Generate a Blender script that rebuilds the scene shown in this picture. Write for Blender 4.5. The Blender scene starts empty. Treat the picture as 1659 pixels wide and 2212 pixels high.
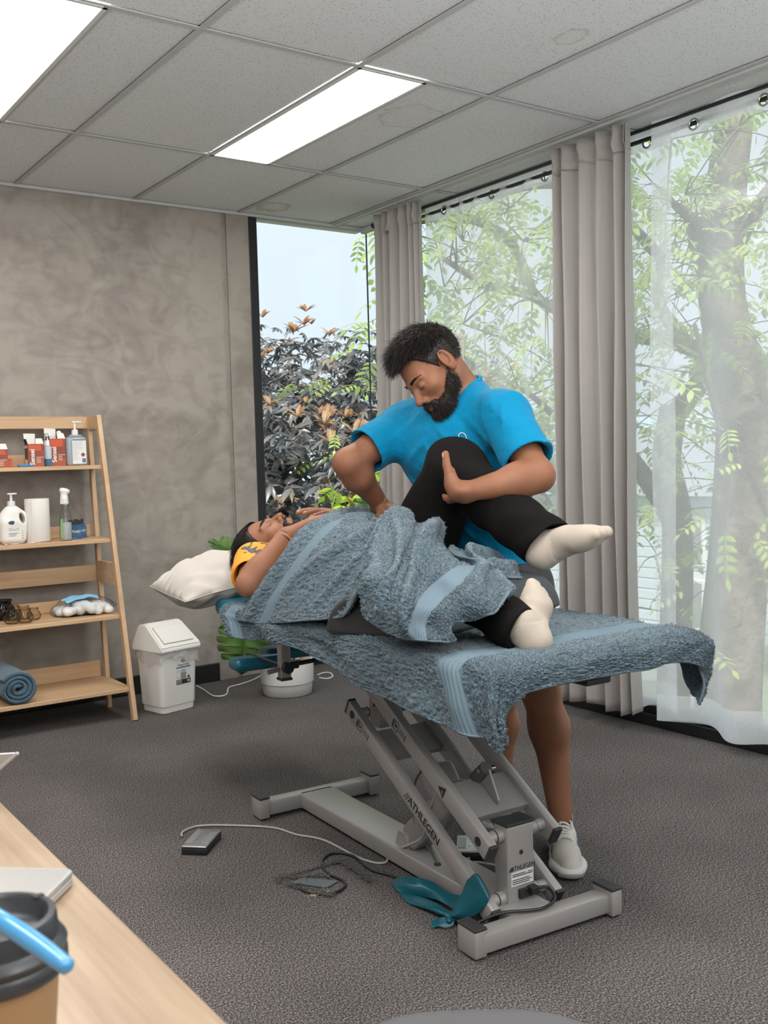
import bpy, bmesh, math, random
import numpy as np
from mathutils import Vector, Matrix, noise

# ---------------------------------------------------------------- camera
SC = bpy.context.scene
FPX, YAW, PITCH, ROLL = 2200.07, .6117, -.0541, -.0279
CAM = np.array([-3.5003, -5.1123, 1.2105])
_f = np.array([math.sin(YAW)*math.cos(PITCH), math.cos(YAW)*math.cos(PITCH), math.sin(PITCH)])
_r0 = np.array([math.cos(YAW), -math.sin(YAW), 0.0]); _u0 = np.cross(_r0, _f)
_r = math.cos(ROLL)*_r0 + math.sin(ROLL)*_u0
_u = -math.sin(ROLL)*_r0 + math.cos(ROLL)*_u0
cd = bpy.data.cameras.new('camera'); cam = bpy.data.objects.new('camera', cd)
SC.collection.objects.link(cam)
cam.matrix_world = Matrix(((_r[0], _u[0], -_f[0], CAM[0]), (_r[1], _u[1], -_f[1], CAM[1]), (_r[2], _u[2], -_f[2], CAM[2]), (0, 0, 0, 1)))
cd.sensor_fit = 'VERTICAL'; cd.sensor_height = 24.0; cd.sensor_width = 18.0
cd.lens = 24.0*FPX/2212.0
cd.clip_start = 0.05; cd.clip_end = 400
cd.dof.use_dof = True; cd.dof.focus_distance = 3.1; cd.dof.aperture_fstop = 8.0
SC.camera = cam

# ---------------------------------------------------------------- world, light, exposure
wd = bpy.data.worlds.new('world'); SC.world = wd; wd.use_nodes = True
_n = wd.node_tree.nodes; _l = wd.node_tree.links
_bg = _n['Background']
_tc = _n.new('ShaderNodeTexCoord'); _sp = _n.new('ShaderNodeSeparateXYZ'); _rp = _n.new('ShaderNodeValToRGB')
_l.new(_tc.outputs['Generated'], _sp.inputs[0]); _l.new(_sp.outputs['Z'], _rp.inputs[0]); _l.new(_rp.outputs[0], _bg.inputs[0])
_rp.color_ramp.elements[0].position = 0.0; _rp.color_ramp.elements[0].color = (.76, .86, .95, 1)
_rp.color_ramp.elements[1].position = 0.35; _rp.color_ramp.elements[1].color = (.84, .94, 1.0, 1)
_bg.inputs[1].default_value = 1.08
sd = bpy.data.lights.new('sun', 'SUN'); sd.energy = 6.0; sd.angle = math.radians(12); sd.color = (1, .96, .9)
sun = bpy.data.objects.new('sun', sd); SC.collection.objects.link(sun)
sun.rotation_euler = (math.radians(38), math.radians(-14), math.radians(-20))
def area(name, loc, target, size, power, col=(1, 1, 1)):
    d = bpy.data.lights.new(name, 'AREA'); d.shape = 'RECTANGLE'; d.size, d.size_y = size; d.energy = power; d.color = col
    o = bpy.data.objects.new(name, d); SC.collection.objects.link(o); o.location = loc
    o.rotation_euler = (Vector(target)-Vector(loc)).to_track_quat('-Z', 'Y').to_euler(); return o
area('ceiling_fill', (-3.3, -5.5, 1.8), (-3.2, -5.2, 2.6), (3.6, 3.0), 165, (1, .99, .975))     # added fill light for the ceiling, no real fitting, above and behind the photographer
LAMP = 21                      # strength of the ceiling light panels
SC.view_settings.view_transform = 'Standard'; SC.view_settings.look = 'None'
SC.view_settings.exposure = 0.0; SC.view_settings.gamma = 1.0; SC.view_settings.use_curve_mapping = False
SC.cycles.use_denoising = True
SC.cycles.max_bounces = 8; SC.cycles.transparent_max_bounces = 24; SC.cycles.transmission_bounces = 6
SC.cycles.caustics_reflective = False; SC.cycles.caustics_refractive = False
SC.cycles.sample_clamp_indirect = 6
RN = random.Random(7); NR = np.random.RandomState(7)

# ---------------------------------------------------------------- measuring helpers (photograph frame -> world point on a real plane)
def ray(px, py): return _f*FPX + _r*(px-829.5) - _u*(py-1106.0)
def on(ax, v, px, py):
    d = ray(px, py); return Vector(CAM + d*((v-CAM[ax])/d[ax]))
def onx(v, px, py): return on(0, v, px, py)
def ony(v, px, py): return on(1, v, px, py)
def onz(v, px, py): return on(2, v, px, py)
def atd(d, px, py): return Vector(CAM + ray(px, py)/FPX*d)

# ---------------------------------------------------------------- object helpers
COL = SC.collection
def link(name, me, m=None, parent=None):
    o = bpy.data.objects.new(name, me); COL.objects.link(o)
    if m is not None and me is not None and not me.materials: me.materials.append(m)
    if parent is not None: o.parent = parent
    return o
def tag(o, label=None, cat=None, group=None, kind=None):
    if label: o['label'] = label
    if cat: o['category'] = cat
    if group: o['group'] = group
    if kind: o['kind'] = kind
    return o
def empty(name, loc, label=None, cat=None, group=None, kind=None, rz=0):
    o = bpy.data.objects.new(name, None); COL.objects.link(o); o.location = loc; o.rotation_euler.z = rz
    o.empty_display_size = .05
    return tag(o, label, cat, group, kind)
def world_child(o, parent):
    """parent o but leave its world-space coordinates as they are (parents are only moved and turned about z)"""
    bpy.context.view_layer.update()
    o.parent = parent
    pm = Matrix.Translation(parent.location) @ parent.rotation_euler.to_matrix().to_4x4()
    o.matrix_parent_inverse = pm.inverted()
    return o
def copy_tree(o, parent=None):
    c = o.copy(); COL.objects.link(c)
    if parent is not None: c.parent = parent
    for ch in list(o.children): copy_tree(ch, c)
    return c
def smooth(me, on_=True, ang=None):
    me.polygons.foreach_set('use_smooth', [on_]*len(me.polygons)); me.update()
def pymesh(name, verts, faces, sm=True):
    me = bpy.data.meshes.new(name)
    me.from_pydata([tuple(map(float, v)) for v in verts], [], faces); me.update()
    if sm: smooth(me)
    return me
def arr_mesh(name, V, Q, sm=True):
    """fast mesh from numpy verts and an equal-sided face array"""
    V = np.asarray(V, np.float32); Q = np.asarray(Q, np.int32); k = Q.shape[1]; n = len(Q)
    me = bpy.data.meshes.new(name)
    me.vertices.add(len(V)); me.vertices.foreach_set('co', V.ravel())
    me.loops.add(n*k); me.loops.foreach_set('vertex_index', Q.ravel())
    me.polygons.add(n); me.polygons.foreach_set('loop_start', np.arange(n, dtype=np.int32)*k)
    me.polygons.foreach_set('loop_total', np.full(n, k, np.int32))
    me.update(calc_edges=True); me.validate()
    if sm: smooth(me)
    return me
class MB:
    """collects simple shapes in one bmesh"""
    def __init__(s): s.bm = bmesh.new()
    def box(s, c, size, rot=None, bev=0.0, seg=2, taper=None):
        r = bmesh.ops.create_cube(s.bm, size=1.0); vs = r['verts']
        for v in vs:
            v.co = Vector((v.co.x*size[0], v.co.y*size[1], v.co.z*size[2]))
            if taper and v.co.z > 0: v.co.x *= taper[0]; v.co.y *= taper[1]
        if bev > 0:
            es = list({e for v in vs for e in v.link_edges})
            rb = bmesh.ops.bevel(s.bm, geom=es, offset=bev, segments=seg, affect='EDGES', profile=.5)
            vs = list({v for f in rb['faces'] for v in f.verts} | {v for v in vs if v.is_valid})
        M = Matrix.Translation(Vector(c)) @ (rot.to_4x4() if rot is not None else Matrix())
        bmesh.ops.transform(s.bm, matrix=M, verts=[v for v in vs if v.is_valid])
        return s
    def bb(s, lo, hi, bev=0.0, seg=2):
        lo = Vector(lo); hi = Vector(hi); return s.box((lo+hi)/2, hi-lo, None, bev, seg)
    def beam(s, a, b, w, h, up=(0, 0, 1), bev=0.004, seg=2):
        """rectangular bar from a to b; w across, h along 'up'"""
        a = Vector(a); b = Vector(b); d = (b-a); L = d.length; d.normalize()
        x = d.cross(Vector(up)); x.normalize(); z = x.cross(d)
        R = Matrix((x, d, z)).transposed()
        return s.box((a+b)/2, (w, L, h), R, bev, seg)
    def cyl(s, a, b, r1, r2=None, seg=20, caps=True):
        a = Vector(a); b = Vector(b); d = b-a; r2 = r1 if r2 is None else r2
        r = bmesh.ops.create_cone(s.bm, cap_ends=caps, segments=seg, radius1=r1, radius2=r2, depth=d.length)
        M = Matrix.Translation((a+b)/2) @ d.to_track_quat('Z', 'Y').to_matrix().to_4x4()
        bmesh.ops.transform(s.bm, matrix=M, verts=r['verts']); return s
    def sph(s, c, r, sc=(1, 1, 1), seg=16):
        q = bmesh.ops.create_uvsphere(s.bm, u_segments=seg, v_segments=max(6, seg//2), radius=r)
        for v in q['verts']: v.co = Vector(c)+Vector((v.co.x*sc[0], v.co.y*sc[1], v.co.z*sc[2]))
        return s
    def lathe(s, prof, c=(0, 0, 0), seg=32, fl=None):
        """prof: list of (r,z); fl(angle, i) -> radius factor"""
        rings = []
        for i, (r, z) in enumerate(prof):
            ring = []
            for k in range(seg):
                a = 2*math.pi*k/seg; rr = r*(fl(a, i) if fl else 1)
                ring.append(s.bm.verts.new((c[0]+rr*math.cos(a), c[1]+rr*math.sin(a), c[2]+z)))
            rings.append(ring)
        for i in range(len(rings)-1):
            for k in range(seg):
                s.bm.faces.new((rings[i][k], rings[i][(k+1) % seg], rings[i+1][(k+1) % seg], rings[i+1][k]))
        if prof[0][0] > 1e-6: s.bm.faces.new(rings[0][::-1])
        if prof[-1][0] > 1e-6: s.bm.faces.new(rings[-1])
        return s
    def tube(s, pts, r, seg=8, res=6, closed=False):
        P = catmull([Vector(p) for p in pts], res, closed) if res > 1 else [Vector(p) for p in pts]
        R = (lambda t: r) if not callable(r) else r
        rings = []; n = len(P); up = Vector((0.13, .21, .97))
        for i, p in enumerate(P):
            t = (P[(i+1) % n if closed else min(i+1, n-1)] - P[(i-1) % n if closed else max(i-1, 0)]).normalized()
            x = t.cross(up); 
            if x.length < 1e-3: x = t.cross(Vector((1, 0, 0)))
            x.normalize(); y = x.cross(t); up = y
            rr = R(i/(n-1))
            rings.append([s.bm.verts.new(p+(x*math.cos(a)+y*math.sin(a))*rr) for a in [2*math.pi*k/seg for k in range(seg)]])
        m = n if closed else n-1
        for i in range(m):
            A = rings[i]; B = rings[(i+1) % n]
            for k in range(seg): s.bm.faces.new((A[k], A[(k+1) % seg], B[(k+1) % seg], B[k]))
        if not closed: s.bm.faces.new(rings[0][::-1]); s.bm.faces.new(rings[-1])
        return s
    def poly(s, pts, thick, n=None):
        """extruded polygon; pts 3D coplanar, extruded by thick along n"""
        pts = [Vector(p) for p in pts]
        if n is None: n = (pts[1]-pts[0]).cross(pts[2]-pts[0]).normalized()
        a = [s.bm.verts.new(p) for p in pts]; b = [s.bm.verts.new(p+Vector(n)*thick) for p in pts]
        s.bm.faces.new(a[::-1]); s.bm.faces.new(b)
        for i in range(len(a)): j = (i+1) % len(a); s.bm.faces.new((a[i], a[j], b[j], b[i]))
        return s
    def mesh(s, name, sm=False, ang=None):
        bmesh.ops.recalc_face_normals(s.bm, faces=s.bm.faces)
        me = bpy.data.meshes.new(name); s.bm.to_mesh(me); s.bm.free()
        if sm: smooth(me); 
        if ang: 
            smooth(me); me.set_sharp_from_angle(angle=math.radians(ang))
        return me
    def out(s, name, m, parent=None, sm=False, ang=None, loc=None, world=False):
        o = link(name, s.mesh(name, sm, ang), m, None if world else parent)
        if loc is not None: o.location = loc
        if world and parent is not None: world_child(o, parent)
        return o
def catmull(P, res=6, closed=False):
    n = len(P); out = []
    rng = range(n if closed else n-1)
    for i in rng:
        if closed: p0, p1, p2, p3 = P[(i-1) % n], P[i], P[(i+1) % n], P[(i+2) % n]
        else: p0, p1, p2, p3 = P[max(i-1, 0)], P[i], P[i+1], P[min(i+2, n-1)]
        for k in range(res):
            t = k/res
            out.append(.5*((2*p1)+(p2-p0)*t+(2*p0-5*p1+4*p2-p3)*t*t+(3*p1-p0-3*p2+p3)*t**3))
    if not closed: out.append(P[-1])
    return out

# ---------------------------------------------------------------- materials
def nmat(name, col, rough=.6, metal=0.0, spec=.5, bump=None, var=None, extra=None, sheen=0, coat=0, alpha=1.0):
    """bump: (scale, strength, distance, detail); var: (scale, other colour, detail, lo, hi)"""
    m = bpy.data.materials.new(name); m.use_nodes = True
    nt = m.node_tree; N = nt.nodes; L = nt.links; b = N['Principled BSDF']
    b.inputs['Base Color'].default_value = (*col, 1); b.inputs['Roughness'].default_value = rough
    b.inputs['Metallic'].default_value = metal; b.inputs['Specular IOR Level'].default_value = spec
    if sheen: b.inputs['Sheen Weight'].default_value = sheen; b.inputs['Sheen Roughness'].default_value = .4
    if coat: b.inputs['Coat Weight'].default_value = coat; b.inputs['Coat Roughness'].default_value = .1
    b.inputs['Alpha'].default_value = alpha
    tc = N.new('ShaderNodeTexCoord')
    if var:
        t = N.new('ShaderNodeTexNoise'); t.inputs['Scale'].default_value = var[0]; t.inputs['Detail'].default_value = var[2]
        L.new(tc.outputs['Object'], t.inputs['Vector'])
        r = N.new('ShaderNodeValToRGB'); L.new(t.outputs['Fac'], r.inputs[0])
        r.color_ramp.elements[0].position = var[3] if len(var) > 3 else .35; r.color_ramp.elements[1].position = var[4] if len(var) > 4 else .65
        r.color_ramp.elements[0].color = (*col, 1); r.color_ramp.elements[1].color = (*var[1], 1)
        L.new(r.outputs[0], b.inputs['Base Color'])
    if bump:
        t = N.new('ShaderNodeTexNoise'); t.inputs['Scale'].default_value = bump[0]; t.inputs['Detail'].default_value = bump[3] if len(bump) > 3 else 2
        L.new(tc.outputs['Object'], t.inputs['Vector'])
        bp = N.new('ShaderNodeBump'); bp.inputs['Strength'].default_value = bump[1]; bp.inputs['Distance'].default_value = bump[2]
        L.new(t.outputs['Fac'], bp.inputs['Height']); L.new(bp.outputs[0], b.inputs['Normal'])
    if extra: extra(m, N, L, b, tc)
    return m
def emit(name, col, s):
    m = bpy.data.materials.new(name); m.use_nodes = True; N = m.node_tree.nodes
    e = N.new('ShaderNodeEmission'); e.inputs[0].default_value = (*col, 1); e.inputs[1].default_value = s
    m.node_tree.links.new(e.outputs[0], N['Material Output'].inputs[0]); return m
def wood_mat(name, c1, c2, axis=0, scale=1.0, rough=.45, off=0.0):
    def ex(m, N, L, b, tc):
        mp = N.new('ShaderNodeMapping'); L.new(tc.outputs['Object'], mp.inputs[0])
        s = [14*scale]*3; s[axis] = 1.1*scale; mp.inputs['Scale'].default_value = s; mp.inputs['Location'].default_value = (off, off*2, off)
        t = N.new('ShaderNodeTexNoise'); t.inputs['Scale'].default_value = 1.6; t.inputs['Detail'].default_value = 6; t.inputs['Distortion'].default_value = .6
        L.new(mp.outputs[0], t.inputs['Vector'])
        mp2 = N.new('ShaderNodeMapping'); L.new(tc.outputs['Object'], mp2.inputs[0]); s2 = [150*scale]*3; s2[axis] = 5*scale; mp2.inputs['Scale'].default_value = s2
        t2 = N.new('ShaderNodeTexNoise'); t2.inputs['Scale'].default_value = 1; t2.inputs['Detail'].default_value = 3; L.new(mp2.outputs[0], t2.inputs['Vector'])
        mx = N.new('ShaderNodeMath'); mx.operation = 'MULTIPLY_ADD'; mx.inputs[1].default_value = .45; L.new(t2.outputs['Fac'], mx.inputs[0]); L.new(t.outputs['Fac'], mx.inputs[2])
        r = N.new('ShaderNodeValToRGB'); L.new(mx.outputs[0], r.inputs[0])
        r.color_ramp.elements[0].position = .52; r.color_ramp.elements[1].position = .86
        r.color_ramp.elements[0].color = (*c2, 1); r.color_ramp.elements[1].color = (*c1, 1)
        L.new(r.outputs[0], b.inputs['Base Color'])
        bp = N.new('ShaderNodeBump'); bp.inputs['Strength'].default_value = .12; bp.inputs['Distance'].default_value = .001
        L.new(t2.outputs['Fac'], bp.inputs['Height']); L.new(bp.outputs[0], b.inputs['Normal'])
    return nmat(name, c1, rough, extra=ex)
def thin_glass(name, tint, edge, ior=1.4):
    m = bpy.data.materials.new(name); m.use_nodes = True; N = m.node_tree.nodes; L = m.node_tree.links; N.remove(N['Principled BSDF'])
    t = N.new('ShaderNodeBsdfTransparent'); g = N.new('ShaderNodeBsdfGlossy'); g.inputs['Roughness'].default_value = .05
    lw = N.new('ShaderNodeLayerWeight'); lw.inputs[0].default_value = .5; r = N.new('ShaderNodeValToRGB'); L.new(lw.outputs['Facing'], r.inputs[0])
    r.color_ramp.elements[0].color = (*tint, 1); r.color_ramp.elements[0].position = .45; r.color_ramp.elements[1].color = (*edge, 1); r.color_ramp.elements[1].position = .97; L.new(r.outputs[0], t.inputs[0])
    f = N.new('ShaderNodeFresnel'); f.inputs[0].default_value = ior; x = N.new('ShaderNodeMixShader'); ge = N.new('ShaderNodeNewGeometry')
    mi = N.new('ShaderNodeMath'); mi.operation = 'SUBTRACT'; mi.inputs[0].default_value = 1; L.new(ge.outputs['Backfacing'], mi.inputs[1]); mu = N.new('ShaderNodeMath'); mu.operation = 'MULTIPLY'; L.new(mi.outputs[0], mu.inputs[0]); L.new(f.outputs[0], mu.inputs[1])
    L.new(mu.outputs[0], x.inputs[0]); L.new(t.outputs[0], x.inputs[1]); L.new(g.outputs[0], x.inputs[2]); L.new(x.outputs[0], N['Material Output'].inputs[0]); return m
M = {}
M['black'] = nmat('black_metal', (.012, .012, .013), .45)
M['black_plastic'] = nmat('black_plastic', (.015, .015, .016), .38, bump=(60, .1, .001))
M['rubber'] = nmat('black_rubber', (.03, .03, .032), .55, bump=(90, .15, .001))
M['white_plastic'] = nmat('white_plastic', (.72, .70, .67), .38)
M['cream_plastic'] = nmat('cream_plastic', (.74, .71, .66), .42)
M['chrome'] = nmat('chrome', (.6, .58, .56), .22, 1.0)
M['steel'] = nmat('brushed_steel', (.46, .46, .47), .32, .9, bump=(200, .1, .0005))
# ================================================================ ROOM
HC = 2.5754; GX = -2.0463; GY = -2.1082
XL, YF = -6.2, -8.4
def carpet(m, N, L, b, tc):
    t = N.new('ShaderNodeTexNoise'); t.inputs['Scale'].default_value = 265; t.inputs['Detail'].default_value = 2.5; t.inputs['Roughness'].default_value = .7
    mp = N.new('ShaderNodeMapping'); mp.inputs['Scale'].default_value = (1, .65, 1); L.new(tc.outputs['Object'], mp.inputs[0]); L.new(mp.outputs[0], t.inputs['Vector'])
    r = N.new('ShaderNodeValToRGB'); L.new(t.outputs['Fac'], r.inputs[0]); cr = r.color_ramp
    cr.elements[0].position = .36; cr.elements[0].color = (.022, .020, .021, 1)
    cr.elements[1].position = .66; cr.elements[1].color = (.30, .262, .246, 1)
    e = cr.elements.new(.5); e.color = (.092, .083, .080, 1)
    w = N.new('ShaderNodeTexNoise'); w.inputs['Scale'].default_value = 2.2; w.inputs['Detail'].default_value = 3; L.new(tc.outputs['Object'], w.inputs['Vector'])
    r2 = N.new('ShaderNodeValToRGB'); L.new(w.outputs['Fac'], r2.inputs[0]); r2.color_ramp.elements[0].color = (.86, .86, .86, 1); r2.color_ramp.elements[1].color = (1.1, 1.1, 1.1, 1)
    r2.color_ramp.elements[0].position = .35; r2.color_ramp.elements[1].position = .7
    mu = N.new('ShaderNodeMixRGB'); mu.blend_type = 'MULTIPLY'; mu.inputs[0].default_value = 1
    L.new(r.outputs[0], mu.inputs[1]); L.new(r2.outputs[0], mu.inputs[2]); L.new(mu.outputs[0], b.inputs['Base Color'])
    bp = N.new('ShaderNodeBump'); bp.inputs['Strength'].default_value = .45; bp.inputs['Distance'].default_value = .004
    L.new(t.outputs['Fac'], bp.inputs['Height']); L.new(bp.outputs[0], b.inputs['Normal'])
M['carpet'] = nmat('carpet', (.09, .085, .082), .95, spec=.1, extra=carpet)
def plaster(m, N, L, b, tc):
    def nz(sc, de, di=0, vec=None):
        t = N.new('ShaderNodeTexNoise'); t.inputs['Scale'].default_value = sc; t.inputs['Detail'].default_value = de; t.inputs['Distortion'].default_value = di
        L.new(vec or tc.outputs['Object'], t.inputs['Vector']); return t
    a = nz(1.5, 5, .8); c = nz(5.5, 8, 2.2)
    mp = N.new('ShaderNodeMapping'); mp.inputs['Rotation'].default_value = (0, .8, 0); mp.inputs['Scale'].default_value = (2.0, 1, 4.2)
    L.new(tc.outputs['Object'], mp.inputs[0]); s = nz(1.5, 5, 2.6, mp.outputs[0])
    m1 = N.new('ShaderNodeMath'); m1.operation = 'MULTIPLY_ADD'; m1.inputs[1].default_value = .6; L.new(c.outputs['Fac'], m1.inputs[0]); L.new(a.outputs['Fac'], m1.inputs[2])
    m2 = N.new('ShaderNodeMath'); m2.operation = 'MULTIPLY_ADD'; m2.inputs[1].default_value = .45; L.new(s.outputs['Fac'], m2.inputs[0]); L.new(m1.outputs[0], m2.inputs[2])
    r = N.new('ShaderNodeValToRGB'); L.new(m2.outputs[0], r.inputs[0]); cr = r.color_ramp
    cr.elements[0].position = .78; cr.elements[0].color = (.235, .205, .178, 1)
    cr.elements[1].position = 1.22 if False else 1.0; cr.elements[1].color = (.345, .308, .270, 1)
    dv = N.new('ShaderNodeMath'); dv.operation = 'MULTIPLY'; dv.inputs[1].default_value = .87; L.new(m2.outputs[0], dv.inputs[0]); L.new(dv.outputs[0], r.inputs[0])
    cr.elements[0].position = .72
    L.new(r.outputs[0], b.inputs['Base Color'])
    bp = N.new('ShaderNodeBump'); bp.inputs['Strength'].default_value = .16; bp.inputs['Distance'].default_value = .006
    L.new(s.outputs['Fac'], bp.inputs['Height']); L.new(bp.outputs[0], b.inputs['Normal'])
M['plaster'] = nmat('trowelled_concrete', (.25, .23, .21), .72, spec=.3, extra=plaster)
STAINS = [(onz(HC, 888, 256), .13, .75), (onz(HC, 590, 449), .10, 1.1), (onz(HC, 1232, 82), .055, .9), (onz(HC, 830, 482), .16, .5), (onz(HC, 1085, 168), .05, .25)]
def tile(m, N, L, b, tc):
    geo = N.new('ShaderNodeNewGeometry')
    v = N.new('ShaderNodeTexVoronoi'); v.inputs['Scale'].default_value = 95; v.inputs['Randomness'].default_value = 1; L.new(geo.outputs['Position'], v.inputs['Vector'])
    r = N.new('ShaderNodeValToRGB'); L.new(v.outputs['Distance'], r.inputs[0]); r.color_ramp.elements[0].position = .12; r.color_ramp.elements[1].position = .26
    r.color_ramp.elements[0].color = (.30, .30, .30, 1); r.color_ramp.elements[1].color = (.72, .725, .73, 1)
    big = N.new('ShaderNodeTexNoise'); big.inputs['Scale'].default_value = 300; L.new(geo.outputs['Position'], big.inputs['Vector'])
    cur = r.outputs[0]
    wob = N.new('ShaderNodeTexNoise'); wob.inputs['Scale'].default_value = 14; wob.inputs['Detail'].default_value = 4; L.new(geo.outputs['Position'], wob.inputs['Vector'])
    for (c, rad, amt) in STAINS:
        d = N.new('ShaderNodeVectorMath'); d.operation = 'DISTANCE'; L.new(geo.outputs['Position'], d.inputs[0]); d.inputs[1].default_value = c
        ad = N.new('ShaderNodeMath'); ad.operation = 'MULTIPLY_ADD'; ad.inputs[1].default_value = .11; L.new(wob.outputs['Fac'], ad.inputs[0]); L.new(d.outputs['Value'], ad.inputs[2])
        rr = N.new('ShaderNodeValToRGB'); L.new(ad.outputs[0], rr.inputs[0]); e = rr.color_ramp.elements
        R0 = rad+.055
        e[0].position = max(0, R0-.06); e[0].color = (0.10, 0.10, 0.10, 1); e[1].position = R0+.006; e[1].color = (0, 0, 0, 1)
        x = rr.color_ramp.elements.new(R0-.012); x.color = (.16, .16, .16, 1); y = rr.color_ramp.elements.new(R0-.002); y.color = (1, 1, 1, 1)
        if amt > 1: e[0].color = (.0, .0, .0, 1); x.color = (.8, .8, .8, 1)
        mm = N.new('ShaderNodeMath'); mm.operation = 'MULTIPLY'; mm.inputs[1].default_value = min(.8, amt*.6); L.new(rr.outputs[0], mm.inputs[0])
        mx = N.new('ShaderNodeMixRGB'); L.new(mm.outputs[0], mx.inputs[0]); L.new(cur, mx.inputs[1]); mx.inputs[2].default_value = (.46, .36, .25, 1); cur = mx.outputs[0]
    L.new(cur, b.inputs['Base Color'])
    bp = N.new('ShaderNodeBump'); bp.inputs['Strength'].default_value = .35; bp.inputs['Distance'].default_value = .002
    L.new(r.outputs[0], bp.inputs['Height']); L.new(bp.outputs[0], b.inputs['Normal'])
M['tile'] = nmat('ceiling_tile', (.62, .62, .61), .9, spec=.15, extra=tile)
M['rail'] = nmat('ceiling_rail', (.50, .50, .495), .8, spec=.1)
M['lamp'] = emit('lamp_panel', (1.0, .985, .96), LAMP)
M['white_paint'] = nmat('white_paint', (.70, .69, .67), .55, bump=(30, .1, .001))
M['glass'] = bpy.data.materials.new('window_glass'); M['glass'].use_nodes = True
_N = M['glass'].node_tree.nodes; _L = M['glass'].node_tree.links
_t = _N.new('ShaderNodeBsdfTransparent'); _t.inputs[0].default_value = (.97, .985, .985, 1); _g = _N.new('ShaderNodeBsdfGlossy'); _g.inputs['Roughness'].default_value = .02
_x = _N.new('ShaderNodeMixShader'); _fr = _N.new('ShaderNodeFresnel'); _fr.inputs[0].default_value = 1.35
_ge = _N.new('ShaderNodeNewGeometry'); _mi = _N.new('ShaderNodeMath'); _mi.operation = 'SUBTRACT'; _mi.inputs[0].default_value = 1; _L.new(_ge.outputs['Backfacing'], _mi.inputs[1])
_mp = _N.new('ShaderNodeMath'); _mp.operation = 'MULTIPLY'; _L.new(_mi.outputs[0], _mp.inputs[0]); _L.new(_fr.outputs[0], _mp.inputs[1]); _mp.use_clamp = True
_L.new(_mp.outputs[0], _x.inputs[0]); _L.new(_t.outputs[0], _x.inputs[1]); _L.new(_g.outputs[0], _x.inputs[2]); _L.new(_x.outputs[0], _N['Material Output'].inputs[0])

tag(MB().bb((XL, YF, -.12), (0.1, 0.25, 0)).out('floor', M['carpet']), kind='structure', label='dark grey flecked loop pile carpet covering the room')
ceil = MB().bb((XL, YF, HC+.03), (0.1, 0.25, HC+.14)).out('ceiling', M['white_paint'])
tag(ceil, 'suspended ceiling of speckled white tiles in a grey grid', kind='structure')
# grid lines
gxs = [GX+.6*i for i in range(-6, 4)]; gys = [GY+1.2*j for j in range(-5, 2)]
xs = [XL]+gxs+[0.0]; ys = [YF]+gys+[0.0]
lamps = [(1, 0), (-1, 0), (1, -2), (-1, -2), (-3, 0), (-3, -2), (1, -4), (-1, -4), (-4, -4)]   # (tile column, tile row) on the grid, left half of the tile is the light panel
lampset = {}
def tile_box(x0, x1, y0, y1):
    MB().bb((x0+.006, y0+.006, HC+.006), (x1-.006, y1-.006, HC+.022), .003, 1).out('ceiling_tile', M['tile'], ceil)
def rail(a, b, w=.024):
    MB().beam(a, b, w, .003, bev=.0006, seg=1).out('grid_rail', M['rail'], ceil)
for a in range(len(xs)-1):
    for c in range(len(ys)-1):
        i = a-7; j = c-6   # tile (i,j): x from GX+.6*i, y from GY+1.2*j
        x0, x1, y0, y1 = xs[a], xs[a+1], ys[c], ys[c+1]
        if (i, j) in lamps and x1-x0 > .5:
            lampset[(i, j)] = (x0, x1, y0, y1)
            tile_box(x0+.3, x1, y0, y1)
            rail((x0+.3, y0, HC), (x0+.3, y1, HC))
        else: tile_box(x0, x1, y0, y1)
for x in gxs: rail((x, YF, HC), (x, 0, HC))
for y in gys: rail((XL, y, HC-.0005), (0, y, HC-.0005))
MB().bb((XL, -.022, HC-.012), (-.0, -.0, HC+.004), .002, 1).out('wall_angle', M['rail'], ceil)
MB().bb((-.232, YF, HC-.012), (-.205, -.02, HC+.002), .005, 2).out('pelmet_bead', M['rail'], ceil)
MB().bb((-.03, YF, HC-.03), (0.0, 0.0, HC+.004), .004, 2).out('wall_angle', M['rail'], ceil)
FAR = {(1, -2): 'behind the photographer nearest the window wall', (-1, -2): 'above the photographer\'s desk', (-3, 0): 'beyond the left edge above the shelf side', (-3, -2): 'beyond the left edge and behind the desk', (1, -4): 'far back row nearest the window wall', (-1, -4): 'far back row in the middle', (-4, -4): 'far back row nearest the left wall'}
nm = {(1, 0): 'rectangular ceiling light panel above the treatment table, whole panel in view', (-1, 0): 'large bright ceiling light panel at the top left corner of the photo'}
for k, (x0, x1, y0, y1) in lampset.items():
    xa, xb = x0, x0+.3
    e = empty('ceiling_light', ((xa+xb)/2, (y0+y1)/2, HC), nm.get(k, 'ceiling light panel out of view, '+FAR.get(k, 'behind')), 'light', 'recessed ceiling light panels')
    MB().bb((xa+.014, y0+.014, HC+.001), (xb-.014, y1-.014, HC+.005)).out('diffuser', M['lamp'], e, world=True)
    f = MB()
    for (p, q) in (((xa, y0), (xb, y0+.016)), ((xa, y1-.016), (xb, y1)), ((xa, y0), (xa+.016, y1)), ((xb-.016, y0), (xb, y1))):
        f.bb((p[0], p[1], HC-.004), (q[0], q[1], HC+.006), .001, 1)
    f.out('frame', M['white_paint'], e, world=True)
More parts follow.
